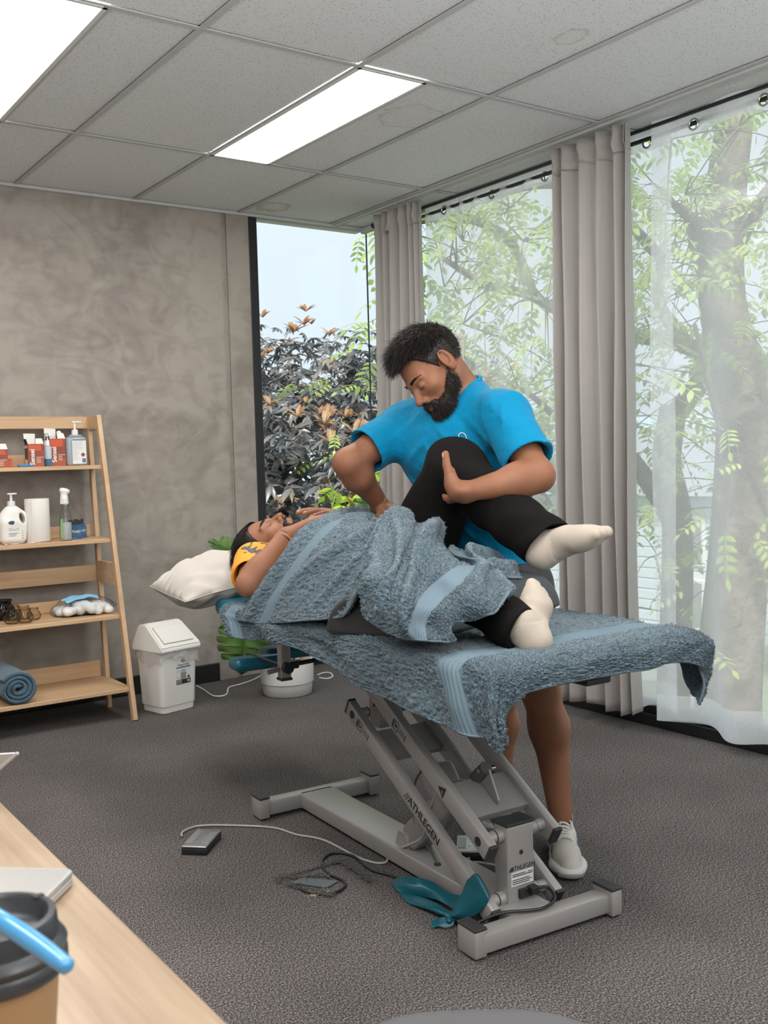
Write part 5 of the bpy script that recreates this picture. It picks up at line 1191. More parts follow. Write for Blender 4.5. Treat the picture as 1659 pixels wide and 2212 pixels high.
def slab(c, u, v, lu, lv, z0, z1, r, m, nm_, par):
    P = []; n = 6
    for (su, sv, a0) in ((r, r, 180), (lu-r, r, 270), (lu-r, lv-r, 0), (r, lv-r, 90)):
        for k in range(n+1): t = math.radians(a0+90*k/n); P.append(c+u*(su+r*math.cos(t))+v*(sv+r*math.sin(t)))
    V = []; ins = .0012
    cen = c+u*lu/2+v*lv/2
    for z, s_ in ((z0, .992), (z0+ins, 1), (z1-ins, 1), (z1, .992)): V += [((cen+(p-cen)*s_).x, (cen+(p-cen)*s_).y, z) for p in P]
    m_ = len(P); F = [tuple(range(m_))[::-1], tuple(3*m_+k for k in range(m_))]
    for i in range(3):
        for k in range(m_): F.append((i*m_+k, i*m_+(k+1) % m_, (i+1)*m_+(k+1) % m_, (i+1)*m_+k))
    me = pymesh(nm_, V, F, False); bm = bmesh.new(); bm.from_mesh(me); bmesh.ops.recalc_face_normals(bm, faces=bm.faces); bm.to_mesh(me); bm.free(); smooth(me); me.set_sharp_from_angle(angle=math.radians(40))
    o = link(nm_, me, m); 
    if par: world_child(o, par)
    return o
# far edge of the lid runs along the picture's horizontal, the side edge towards the cup
far = (onz(.748, 20, 1873)-a).normalized()
def lap(par, m1):
    q = a-far*.0; u_ = far; v_ = Vector((-u_.y, u_.x, 0)); v_ = v_ if v_.dot(ed) > 0 else -v_
    slab(q, u_, v_, .30, .212, .7315, .7405, .010, m1, 'base', par); slab(q, u_, v_, .30, .212, .7412, .748, .010, m1, 'lid', par)
    for k in (.03, .26):
        p = q+u_*k+v_*.02; o = MB().cyl((p.x, p.y, .7295), (p.x, p.y, .7318), .006, seg=12).out('rubber_foot', M['rubber']); world_child(o, par)
lap(lp, M['alu'])
# open laptop further up the desk: only the corner of its thin lid shows
l2 = empty('laptop', (-3.26, -3.52, .73), 'thin silver laptop lid corner standing up at the left edge of the photo', 'laptop')
A = Vector((-3.100, -3.588, .791)); 
u_ = Vector((-.62, .28, -.42)).normalized(); 
E_ = Vector((-3.123, -3.571, .768))
dirn = (E_-A).normalized()
pts = [A, A+dirn*.30]
MB().bm.free()
o = MB().beam(Vector((-3.11, -3.585, .792)), Vector((-3.11, -3.585, .792))+Vector((-.62, .40, -.60)).normalized()*.10, .004, .2, up=(-.6, -.75, .12), bev=.0015).bm.free()
nn_ = Vector((.15, .95, .25)).normalized()
sc = MB().beam(A, A+dirn*.06, .0052, .006, bev=.002); 
o = sc.out('lid_corner', M['alu']); world_child(o, l2)
lidb = A+dirn*.06
MB().bm.free()
o = MB().poly([A+Vector((0, 0, -.001)), lidb+dirn*.09, lidb+dirn*.09+Vector((-.20, .10, -.0)), A+Vector((-.24, .13, .0))], .004, None).out('lid', M['alu']); world_child(o, l2)
o = MB().bb((-3.44, -3.60, .7305), (-3.19, -3.37, .742), .003, 2).out('base', M['alu']); world_child(o, l2)
# takeaway cup
M['kraft'] = nmat('kraft_paper', (.42, .265, .135), .6, bump=(120, .1, .001)); M['lid'] = nmat('black_lid', (.028, .030, .034), .32, bump=(70, .12, .001))
CX, CY = -3.334, -4.392
cp = empty('coffee_cup', (CX, CY, .73), 'brown kraft takeaway coffee cup with black lid on the desk', 'cup'); cp.scale = (1.08, 1.08, 1.13)
MB().lathe([(.028, 0), (.029, .001), (.0405, .128), (.0425, .130), (.0425, .133)], seg=64).out('cup_body', M['kraft'], cp, ang=50)
lidp = [(.0445, .119), (.0455, .121), (.0455, .127), (.0435, .129), (.0445, .131), (.0455, .134), (.0435, .137), (.0405, .139), (.0395, .149), (.0385, .152), (.0345, .1525), (.0325, .150), (.0315, .142), (.029, .140), (0, .1395)]
ld = MB().lathe(lidp, seg=72).out('lid', M['lid'], cp, ang=50)
MB().box((.033, .013, .1523), (.007, .004, .0012), Matrix.Rotation(.4, 3, 'Z')).out('sip_hole', M['ink'], ld)
# blue plastic strip lying over the lid
M['blue_strip'] = nmat('light_blue_plastic', (.05, .24, .46), .15, coat=.4)
st = MB(); st.tube([atd(.655, -70, 1945), atd(.632, 0, 1987), atd(.612, 80, 2040), atd(.596, 152, 2093)], lambda t: .0045+.0016*math.sin(t*3.0)-(.0028 if t > .97 else 0), 12, 8)
o = st.out('plastic_strip', M['blue_strip'], sm=True); tag(o, 'light blue glossy plastic strip lying across the coffee cup lid', 'strip')
# chair at the bottom edge
sp = onz(.47, 1020, 2172); fw2 = Vector((_f[0], _f[1], 0)).normalized(); rt2 = Vector((_r[0], _r[1], 0)).normalized()
cc = sp-fw2*.235
ch = empty('chair', (cc.x, cc.y, 0), 'dark grey chair seat just showing at the bottom edge', 'chair', rz=math.atan2(rt2.y, rt2.x))
s = SDF((-.3, -.3, .36), (.3, .3, .52), .006); s.box((0, 0, .435), (.245, .235, .035), r=.03, k=0).ell((0, -.0, .45), (.23, .235, .022), k=.03)
s.disp(lambda X, Y, Z: .5*np.maximum(0, np.sqrt((X/.9)**2+Y**2)-.235))
link('seat', s.mesh('seat'), nmat('charcoal_fabric', (.075, .072, .075), .7, bump=(300, .15, .001)), ch)
MB().cyl((0, 0, .12), (0, 0, .40), .025, seg=20).out('gas_post', M['black'], ch, ang=40)
for k in range(5):
    a = k*2*math.pi/5+.3; MB().beam((0, 0, .11), (.26*math.cos(a), .26*math.sin(a), .065), .03, .025).out('leg', M['black_plastic'], ch)
    MB().cyl((.26*math.cos(a)-.012, .26*math.sin(a), .027), (.26*math.cos(a)+.012, .26*math.sin(a), .027), .027, seg=18).out('castor', M['black_plastic'], ch, ang=40)
# ================================================================ PEOPLE
def skin_mat(name, c, c2):
    def ex(m, N, L, b, tc):
        b.inputs['Subsurface Weight'].default_value = .12; b.inputs['Subsurface Radius'].default_value = (.012, .005, .003); b.inputs['Subsurface Scale'].default_value = .5
    return nmat(name, c, .55, spec=.28, var=(9, c2, 4, .35, .7), bump=(320, .12, .001, 3), extra=ex)
M['skin'] = skin_mat('brown_skin', (.215, .090, .048), (.28, .124, .070)); M['skin2'] = skin_mat('light_brown_skin', (.27, .118, .066), (.34, .160, .096))
M['hair'] = nmat('black_hair', (.020, .015, .013), .5, spec=.3); M['lips'] = nmat('lips', (.36, .15, .11), .45); M['nail'] = nmat('nail', (.60, .38, .30), .3)
M['teal_shirt'] = nmat('teal_jersey', (.0, .185, .35), .8, spec=.15, sheen=.08, bump=(11, .55, .03, 3))
M['trouser'] = nmat('black_trousers', (.0075, .0065, .006), .9, spec=.12, bump=(10, .5, .03, 3))
M['shorts'] = nmat('charcoal_shorts', (.03, .03, .033), .7, bump=(300, .1, .001))
M['sock'] = nmat('cream_sock', (.46, .395, .33), .9, spec=.08, bump=(380, .35, .0012), var=(12, (.42, .36, .30), 3))
def V3(v): return np.array(v, float)
def nv(v): v = V3(v); return v/np.linalg.norm(v)
def scr(a, b, c): return nv(a*_r-b*_u-c*_f)          # right, down, towards-viewer components -> world direction
def frame(Uv, Fv):
    Uv = nv(Uv); Fv = V3(Fv); Fv = nv(Fv-Uv*(Fv@Uv)); Xv = np.cross(Fv, Uv); return np.stack([Xv, Fv, Uv])   # rows: person's right, forward, up
class Loc:
    def __init__(s, C, R): s.C = V3(C); s.R = R
    def p(s, x, y, z): return s.C+x*s.R[0]+y*s.R[1]+z*s.R[2]
    def rot(s): return s.R.T
def add_head(S, H, k=1.0):
    P = H.p; R = H.rot()
    def E(c, r, kk, op='u', rt=None): S.ell(P(*c), r, R if rt is None else rt, kk, op)
    E((0, -.014, .034), (.076, .096, .086), 0); E((0, .026, -.025), (.061, .068, .083), .03)
    for s in (-1, 1):
        S.cap(P(s*.052, -.005, -.045), P(s*.020, .066, -.092), .022, .020, .022)
        E((s*.041, .056, -.026), (.022, .022, .018), .022)
        S.cap(P(s*.046, .070, .016), P(s*.010, .086, .012), .009, .010, .012)
    E((0, .074, -.098), (.021, .019, .017), .018)
    for s in (-1, 1): E((s*.031, .096, -.005), (.017, .014, .011), .010, 's')
    for s in (-1, 1): E((s*.031, .0745, -.006), (.0155, .0150, .0125), .003)
    S.cap(P(0, .084, .006), P(0, .108, -.033), .0075, .0105, .009); E((0, .111, -.038), (.0115, .012, .0105), .006)
    for s in (-1, 1):
        E((s*.013, .099, -.043), (.0085, .011, .0085), .005); E((s*.0075, .106, -.0505), (.0035, .005, .0035), .002, 's')
    E((0, .083, -.066), (.028, .018, .020), .014)
    for s in (-1, 1):
        S.cap(P(0, .1005, -.0645), P(s*.022, .087, -.068), .0055, .0030, .004); S.cap(P(0, .0985, -.0755), P(s*.019, .087, -.0725), .0066, .0035, .004)
        S.cap(P(0, .107, -.0700), P(s*.024, .092, -.0700), .0016, .0012, .002, 's')
    for s in (-1, 1):
        rt = np.stack([H.R[0], nv(H.R[1]*.95+H.R[2]*-.25), nv(H.R[2]*.95+H.R[1]*.25)])@np.eye(3)
        a = nv(H.R[0]*s*.93-H.R[1]*.36); b2 = nv(np.cross(H.R[2], a)); rt = np.stack([a, b2, np.cross(a, b2)]).T
        S.ell(P(s*.079, -.014, -.006), (.011, .025, .038), rt, .006); S.ell(P(s*.088, -.007, .003), (.008, .014, .023), rt, .003, 's')
        S.ell(P(s*.080, -.002, -.004), (.006, .006, .009), rt, .003); S.ell(P(s*.077, -.006, -.032), (.007, .009, .009), rt, .005)
def face_parts(H, par, brow=True):
    P = H.p
    if brow:
        for s in (-1, 1):
            b = MB(); rs = np.random.RandomState(11+s)
            for k in range(200):
                t = rs.rand(); x = s*(.012+.040*t); z = .0160+.0045*math.sin(t*2.9)+rs.uniform(-.0042, .0042)*(1.15-t); y = .0935-.024*t**1.6+.0015
                a = P(x, y, z); d = H.R[0]*s*.009+H.R[2]*.003*(1-t)*1.0+H.R[1]*(-.003*t); b.tube([a, a+d], lambda q: .0006*(1-q)+.0002, 4, 1)
            world_child(link('eyebrow', b.mesh('eyebrow'), M['hair']), par)
    for s in (-1, 1):
        b = MB(); b.tube([P(s*(.031+.0145*c), .0885-.006*abs(c)**2+.0015, -.0115-.0028*(1-c*c)) for c in (-1, -.6, -.2, .2, .6, 1)], .0009, 5, 4)
        world_child(link('eyelashes', b.mesh('eyelashes', True), M['hair']), par)
def strands(name, roots, dirs, lens, m, par, bend, r0=.0011, seg=4, droop=None):
    """tapered three-sided hairs as one mesh"""
    n = len(roots); T = np.linspace(0, 1, seg+1); D = dirs/np.linalg.norm(dirs, axis=1)[:, None]
    C = roots[:, None, :]+D[:, None, :]*(lens[:, None]*T[None])[:, :, None]+bend[:, None, :]*(T**2)[None, :, None]*lens[:, None, None]
    A = np.cross(D, NR.normal(size=D.shape)); A /= np.linalg.norm(A, axis=1)[:, None]; B = np.cross(D, A)
    rad = r0*(1-T)**.7+.00008; ang = np.array([0, 2.094, 4.189])
    V = C[:, :, None, :]+rad[None, :, None, None]*(np.cos(ang)[None, None, :, None]*A[:, None, None, :]+np.sin(ang)[None, None, :, None]*B[:, None, None, :])
    V = V.reshape(-1, 3); base = (np.arange(n)*(seg+1)*3)[:, None, None]; k = np.arange(seg)[None, :, None]*3; j = np.arange(3)[None, None, :]; j2 = (j+1) % 3
    Q = np.stack([base+k+j, base+k+j2, base+k+3+j2, base+k+3+j], -1).reshape(-1, 4)
    o = link(name, arr_mesh(name, V, Q), m)
    if par is not None: world_child(o, par)
    return o
def add_hand(S, W, D, N, side, curl, spread=(.14, .03, -.06, -.16), thumb=None, s=1.0, bend0=0.0):
    """W wrist, D fingers' way, N way the palm faces; side=+1/-1 puts the thumb at +/-(D x N)"""
    D = nv(D); N = V3(N); N = nv(N-D*(N@D)); T = np.cross(D, N)*side; W = V3(W)
    lens = [(.041, .026, .021), (.046, .030, .022), (.042, .028, .021), (.033, .021, .019)]
    lat = (.030, .010, -.010, -.0285); fw = (.088, .092, .087, .078); nails = []
    S.cap(W-D*.02, W+D*.03, .0245*s, .023*s, .02, sq=(N, .72))
    for i in range(4):
        K = W+(D*fw[i]+T*lat[i])*s+N*(-.002); S.cap(W+D*.012*s+T*lat[i]*.55*s, K, .0135*s, .0118*s, .012)
        d = nv(D+T*spread[i]); a = 0; p = K; rr = (.0098, .0088, .0078, .0068) if i < 3 else (.0086, .0076, .0068, .006)
        for q in range(3):
            a += curl[i][q]; dv = d*math.cos(a)+N*math.sin(a); e = p+dv*lens[i][q]*s
            S.cap(p, e, rr[q]*s, rr[q+1]*s, .0035 if q == 0 else .002); p = e
        nails.append((p-dv*.004, dv, nv(-N*math.cos(a)+d*math.sin(a)), rr[3]*s))
    if thumb is None: thumb = [(.55, .80, .25), (.80, .55, .2), (.9, .4, .2)]
    p = W+(D*.018+T*.020+N*.004)*s; tr = (.0155, .0125, .0108, .0088); tl = (.042, .034, .027)
    for q in range(3):
        dv = nv(D*thumb[q][0]+T*thumb[q][1]+N*thumb[q][2]); e = p+dv*tl[q]*s; S.cap(p, e, tr[q]*s, tr[q+1]*s, .012 if q == 0 else .003); p = e
    nails.append((p-dv*.004, dv, nv(T*.6-N*.6), tr[3]*s))
    S.cap(W+(D*.03+T*.012)*s, W+(D*.075+T*.022)*s, .014*s, .010*s, .012)
    return nails
def add_nails(nails, par):
    for (p, d, n, r) in nails:
        d = nv(d); n = nv(n-d*(n@d)); x = np.cross(d, n); b = MB(); b.sph((0, 0, 0), 1, (r*.72, r*.95, r*.22), 10)
        me = b.mesh('nail', True); me.transform(Matrix.Translation(Vector(p+n*r*.86)) @ Matrix((Vector(x), Vector(d), Vector(n))).transposed().to_4x4())
        world_child(link('fingernail', me, M['nail']), par)
def P_(px, py, d): return V3(atd(d, px, py))
PAINT = M['paint']

# ---------------------------------------------------------------- the standing man
thp = empty('person', (-1.31, -2.85, 0), 'standing bearded man in teal t-shirt leaning over and holding a raised knee', 'person')
HD = Loc(P_(934, 797, 3.02), frame(scr(-.72, -.66, .12), scr(-.60, .72, .35)))
neck = P_(994, 846, 3.11); shL = P_(1088, 900, 2.94); shR = P_(878, 920, 3.22)
elL = P_(1163, 1028, 2.79); wrL = P_(1010, 1062, 2.735); elR = P_(751, 1000, 3.10); wrR = P_(824, 1092, 3.25)
hipL = P_(1120, 1262, 3.14); hipR = P_(1035, 1275, 3.30); knL = P_(1168, 1490, 3.08); anL = V3(onx(-1.36, 1212, 1768)); knR = P_(1075, 1500, 3.38); anR = P_(1078, 1715, 3.42)
chest = P_(985, 972, 3.13); belly = P_(1035, 1110, 3.20); pel = (hipL+hipR)/2
sdir = nv(shL-shR); tup = nv(neck-pel); tfw = nv(np.cross(tup, sdir)); tfw = tfw if tfw@(-_f) > 0 else -tfw
TR = np.stack([sdir, np.cross(tup, sdir), tup]).T
allp = np.stack([HD.C, neck, shL, shR, elL, wrL, elR, wrR, hipL, hipR, knL, anL, knR, anR])
S = SDF(np.append(allp.min(0)[:2]-.17, -.0), allp.max(0)+.16, .0036)
S.cap(HD.p(0, -.03, -.03), neck, .058, .062, .03); add_head(S, HD)
S.ell(chest, (.175, .115, .17), TR, .05).ell(belly, (.155, .11, .17), TR, .06).ell(pel, (.165, .12, .12), TR, .05)
for a, b, c, sg in ((shL, elL, wrL, 1), (shR, elR, wrR, -1)):
    S.cap(neck-tup*.03, a, .05, .055, .05); S.cap(a, b, .050, .042, .03); m_ = a+(b-a)*.45
    S.ell(m_+nv(b-a)*.0, (.043, .043, .07), np.stack([nv(np.cross(b-a, (0, .3, 1))), nv(np.cross(b-a, np.cross(b-a, (0, .3, 1)))), nv(b-a)]).T, .03)
    m2 = b+(c-b)*.28; S.cap(b, m2, .042, .046, .025); S.cap(m2, c, .045, .0265, .03)
for a, b, c in ((hipL, knL, anL), (hipR, knR, anR)):
    S.cap(a, b, .085, .056, .05); cm = b+(c-b)*.30; back = -nv(tfw*V3((1, 1, 0))); S.cap(b, cm+back*.012, .054, .057, .03); S.cap(cm+back*.012, c, .054, .034, .04)
# left hand: grips the far side of the knee, thumb up
dL = nv(wrL-elL)
tvec = scr(-.18, -.98, .1)                        # way the thumb points in the picture: up
Dh = nv(scr(.0, .12, -1.0)); Nh = nv(scr(-.80, .1, .35))
Nh = nv(np.cross(Dh, tvec)); 
Nh = Nh if Nh@scr(-1, 0, 0) > -2 else Nh
def thumbdir(D, N, side, v):
    D = nv(D); N = V3(N); N = nv(N-D*(N@D)); T = np.cross(D, N)*side; v = nv(v); return (v@D, v@T, v@N)
knee_c = P_(990, 1010, 2.90)
Nh = nv((knee_c-(wrL+Dh*.06))-Dh*((knee_c-(wrL+Dh*.06))@Dh)); side = 1 if np.cross(Dh, Nh)@tvec > 0 else -1
t1 = thumbdir(Dh, Nh, side, scr(-.32, -.93, .05)); t2 = thumbdir(Dh, Nh, side, scr(-.22, -.97, .0)); t3 = thumbdir(Dh, Nh, side, scr(-.10, -.99, .0))
nl = add_hand(S, wrL+dL*.012, Dh, Nh, side, [(.25, .5, .4), (.25, .5, .4), (.3, .5, .4), (.35, .5, .4)], thumb=[t1, t2, t3], s=1.06)
S.cap(wrL+dL*.01, P_(978, 1048, 2.75), .026, .019, .02); S.cap(P_(978, 1048, 2.75), P_(974, 1018, 2.76), .018, .012, .01)
# right hand: flat, heel of the hand on the lying man's hip
DR = nv(P_(886, 1098, 3.17)-wrR); nr = add_hand(S, wrR+nv(wrR-elR)*.0+V3((0, 0, -.008)), DR, (0, 0, -1), 1 if np.cross(DR, (0, 0, -1))@(-_f) > 0 else -1, [(.05, .12, .1), (.08, .15, .1), (.1, .15, .1), (.15, .15, .1)], thumb=[(.5, .7, .3), (.7, .5, .2), (.85, .3, .15)], s=1.0)
for c in (anL, anR):
    pass
body = sdf_obj(S, 'body', M['skin'], thp); add_nails(nl[-1:]+nr[-1:], body)
face_parts(HD, body)
# t-shirt
S = SDF(allp[:10].min(0)-.12, allp[:10].max(0)+.12, .0042)
S.ell(chest+tup*.01, (.205, .140, .175), TR, 0).ell(belly, (.192, .145, .20), TR, .09).ell(pel-tup*.03, (.205, .160, .16), TR, .09)
S.cap(neck-tup*.03, neck-tup*.055, .072, .09, .02)
for a, b in ((shL, elL), (shR, elR)):
    S.cap(neck-tup*.030, a, .062, .062, .06); e_ = a+(b-a)*.86; S.cap(a, e_, .070, .075, .05)
for t, (a, b) in enumerate(((shL, elL), (shR, elR))):
    d = nv(b-a); e_ = a+(b-a)*(.68 if t == 0 else .60)
    rc = .16 if t == 0 else .115; S.ell(e_+d*rc, (rc, rc, rc), None, .003, 's')
    S.cap(e_+d*.05, e_-d*.03, .066, .060, .003, 's')                    # sleeve opening
hem = P_(1068, 1232, 3.06); hemn = V3((.10, .0, -1))
S.cut(hem, hemn)
ncl = neck+tup*.020; S.cap(ncl+tup*.09, ncl-tup*.02+tfw*.012, .078, .064, .004, 's')   # neck opening
def shirt_folds(X, Y, Z):
    q = ((X-chest[0])*tup[0]+(Y-chest[1])*tup[1]+(Z-chest[2])*tup[2]); w = ((X-chest[0])*sdir[0]+(Y-chest[1])*sdir[1]+(Z-chest[2])*sdir[2])
    r_ = lambda t, wd: np.exp(-((np.mod(t, 6.2832)-3.1416)/wd)**2)
    n1 = np.sin(17*q+9*w+1)*np.sin(13*w-7*q+2); n2 = np.sin(11*q-15*w+.5)*np.sin(9*q+12*w)
    aw = np.abs(w)
    f = .0052*r_(52*q+58*aw+2.2*np.sin(9*w+4*q), .8)*np.clip(.35+n1, 0, 1)*np.clip(1.2-aw*2.2, 0, 1)
    f = f+.0060*r_(60*q-38*aw+2.4*np.sin(11*w+6*q)+1, .75)*np.clip(.3-n1, 0, 1)*np.clip(.75-q*3.2, 0, 1)
    f = f+.0045*r_(85*aw+24*q+2*np.sin(12*q), .9)*np.clip(.3+n2, 0, 1)*np.clip(aw*9-1.2, 0, 1)
    return .0012-f
S.disp(shirt_folds)
sh = sdf_obj(S, 'tshirt', M['teal_shirt'], thp)
# ribbed collar and sleeve hems
def ring_on(c, ax, r, rad, name, m, par, sq=None, arc=(0, 6.2832)):
    ax = nv(ax); u = nv(np.cross(ax, (0.3, .1, .9))); v = np.cross(ax, u); n = 48
    pts = [c+u*r*math.cos(t)+v*r*(sq or 1)*math.sin(t) for t in np.linspace(arc[0], arc[1], n, endpoint=arc[1] < 6)]
    o = link(name, MB().tube(pts, rad, 8, 1, closed=arc[1] > 6).mesh(name, True), m); world_child(o, par); return o
ring_on(ncl+tup*.004+tfw*.006, nv(tup+tfw*.12), .0735, .0062, 'collar', M['teal_shirt'], sh)
# small white logo on the left breast
lg = P_(1000, 944, 2.955)
bvh = None
from mathutils.bvhtree import BVHTree
def on_surface(o, px, py):
    dg = bpy.context.evaluated_depsgraph_get(); me = o.data; inv = o.matrix_world
    bt = BVHTree.FromPolygons([v.co for v in me.vertices], [p.vertices for p in me.polygons])
    d = Vector(ray(px, py)).normalized(); h = bt.ray_cast(Vector(CAM), d); return h[0], h[1]
def decal_lines(o, lines, rad, m, name, off=.0012):
    me = o.data; bt = BVHTree.FromPolygons([v.co for v in me.vertices], [p.vertices for p in me.polygons]); b = MB(); ok = False
    for L_ in lines:
        pts = []
        for (px, py) in L_:
            h = bt.ray_cast(Vector(CAM), Vector(ray(px, py)).normalized())
            if h[0] is not None: pts.append(h[0]+h[1]*off*(1 if h[1].dot(Vector(CAM)-h[0]) > 0 else -1))
        if len(pts) > 1: b.tube(pts, rad, 6, 4); ok = True
    q = link(name, b.mesh(name, True), m); world_child(q, o); return q
decal_lines(sh, [[(991, 944), (992, 938), (997, 935), (1003, 937), (1007, 943), (1008, 951), (1006, 956)], [(991, 944), (994, 948), (999, 950), (1003, 955)]], .0012, M['white_plastic'], 'chest_logo')
# shorts
S = SDF(np.minimum(knL, knR)-.15, np.maximum(hipL, hipR)+.22, .0055)
S.ell(pel, (.178, .132, .12), TR, 0)
for a, b in ((hipL, knL), (hipR, knR)): S.cap(a, a+(b-a)*.72, .098, .088, .05)
for a, b in ((hipL, knL), (hipR, knR)):
    d = nv(b-a); e_ = a+(b-a)*.72; 
S.cut((0, 0, hipL[2]+.07), (0, 0, 1)); S.cut(knL+(hipL-knL)*.30, nv(knL-hipL))
sdf_obj(S, 'shorts', M['shorts'], thp)
# hair and beard
def head_surface(H, n, test, seed, off=0.0):
    rs = np.random.RandomState(seed); out = []; nr_ = []
    v = rs.normal(size=(n*6, 3)); v /= np.linalg.norm(v, axis=1)[:, None]
    c = np.array([0, -.014, .034]); R = np.array([.077, .097, .087])+off; p = c+v*R; nn_ = v/R; nn_ /= np.linalg.norm(nn_, axis=1)[:, None]
    m = test(p); p = p[m][:n]; nn_ = nn_[m][:n]; return p, nn_
def to_world(H, P, vec=False): W = P@H.R; return W if vec else H.C+W
def scalp(p):
    y, z, x = p[:, 1], p[:, 2], np.abs(p[:, 0])
    return (z > .070-.0*y+np.maximum(0, .0)) & (z > .05+.35*(y)) | ((y < .035) & (z > .0+.9*np.maximum(y+.01, 0))) & (z > -.055) & ~((y > -.045) & (z < .020)) & ~((x > .055) & (np.abs(y+.01) < .045) & (z < .048))
def scalp_cap(H, name, par, off, zmin_back=-.05):
    S = SDF(H.C-.17, H.C+.17, .003); S.ell(H.p(0, -.015, .036), (.080+off, .100+off, .090+off), H.rot(), 0)
    # hairline: cut away the face side
    S.cut(H.p(0, .052, .066), H.R[1]*.92-H.R[2]*.45)
    S.ell(H.p(0, .085, -.035), (.12, .085, .085), H.rot(), .006, 's')
    S.cut(H.p(0, 0, zmin_back), -H.R[2]+H.R[1]*.15)
    for s in (-1, 1): S.ell(H.p(s*.088, -.008, -.010), (.03, .026, .034), H.rot(), .004, 's')
    return sdf_obj(S, name, M['hair'], par)
def fuzz_cap(o, H, par, n, ln, seed, back=.6):
    me = o.data; N_ = len(me.vertices); co = np.empty(N_*3); me.vertices.foreach_get('co', co); co = co.reshape(-1, 3); no = np.empty(N_*3); me.vertices.foreach_get('normal', no); no = no.reshape(-1, 3)
    rel = (co-H.C)@H.R.T; out = np.where(((no@H.R.T)*rel).sum(1) > 0)[0]; rs = np.random.RandomState(seed); k = rs.choice(out, n)
    dv = no[k]*.45-H.R[1]*back-H.R[2]*.35+rs.normal(scale=.25, size=(n, 3))
    strands('hair_strands', co[k]+rs.normal(scale=.001, size=(n, 3)), dv, ln*(.6+.7*rs.rand(n)), M['hair'], par, np.zeros((n, 3)), .0007, 2)
hc = scalp_cap(HD, 'hair', body, .004); fuzz_cap(hc, HD, body, 7000, .0075, 21)
p, n_ = head_surface(HD, 6500, scalp, 3, .003)
rs = np.random.RandomState(5); top = np.clip((p[:, 2]-.03)/.08, 0, 1)
dv = n_*(.38+.15*top[:, None])+np.stack([np.zeros(len(p)), .75*top+.10, .25*top-.25*(1-top)], 1)+rs.normal(scale=.22, size=p.shape)
ln = .010+.034*top*(.7+.6*rs.rand(len(p))); bd = np.stack([p[:, 0]*0, .3*top, -.35+0*top], 1)+rs.normal(scale=.15, size=p.shape)
strands('hair_strands', to_world(HD, p), to_world(HD, dv, True), ln, M['hair'], body, to_world(HD, bd, True), .0013)
# quiff standing forward over the forehead
m = (p[:, 1] > .02) & (p[:, 2] > .085); q = p[m][:1500]; k_ = len(q)
strands('hair_strands', to_world(HD, q), to_world(HD, n_[m][:1500]*.5+np.array([0, 1.0, .25])+rs.normal(scale=.16, size=(k_, 3)), True), .030+.022*rs.rand(k_), M['hair'], body, to_world(HD, np.tile([0, .1, -.65], (k_, 1))+rs.normal(scale=.1, size=(k_, 3)), True), .0014)
def beard(H, par, full=1.0, seed=2, colr=None, n=5200, hl=1.0):
    S = SDF(H.C-.16, H.C+.16, .003)
    for s in (-1, 1):
        S.cap(H.p(s*.062, -.002, -.030), H.p(s*.055, .022, -.066), .012*full, .018*full, .014); S.cap(H.p(s*.055, .022, -.066), H.p(s*.026, .064, -.092), .020*full, .022*full, .014)
        S.cap(H.p(s*.026, .064, -.092), H.p(0, .080, -.100), .024*full, .026*full, .012); S.cap(H.p(s*.004, .103, -.0565), H.p(s*.026, .088, -.066), .0048, .005, .006); S.cap(H.p(s*.027, .088, -.066), H.p(s*.026, .080, -.086), .007, .010, .01)
    S.ell(H.p(0, .110, -.0705), (.017, .014, .008), H.rot(), .004, 's')
    o = sdf_obj(S, 'beard', M['hair'], par); me = o.data
    rs = np.random.RandomState(seed); idx = rs.randint(0, len(me.vertices), n); co = np.empty(len(me.vertices)*3); me.vertices.foreach_get('co', co); co = co.reshape(-1, 3)
    no = np.empty(len(me.vertices)*3); me.vertices.foreach_get('normal', no); no = no.reshape(-1, 3)
    rt = co[idx]+rs.normal(scale=.0012, size=(n, 3)); dv = no[idx]*.7-H.R[2]*.8+H.R[1]*.2+rs.normal(scale=.25, size=(n, 3))
    strands('beard_strands', rt, dv, (.006+.008*rs.rand(n))*full*hl, M['hair'], par, np.tile(-H.R[2]*.2, (n, 1)), .0008, 3)
beard(HD, body, 1.0)
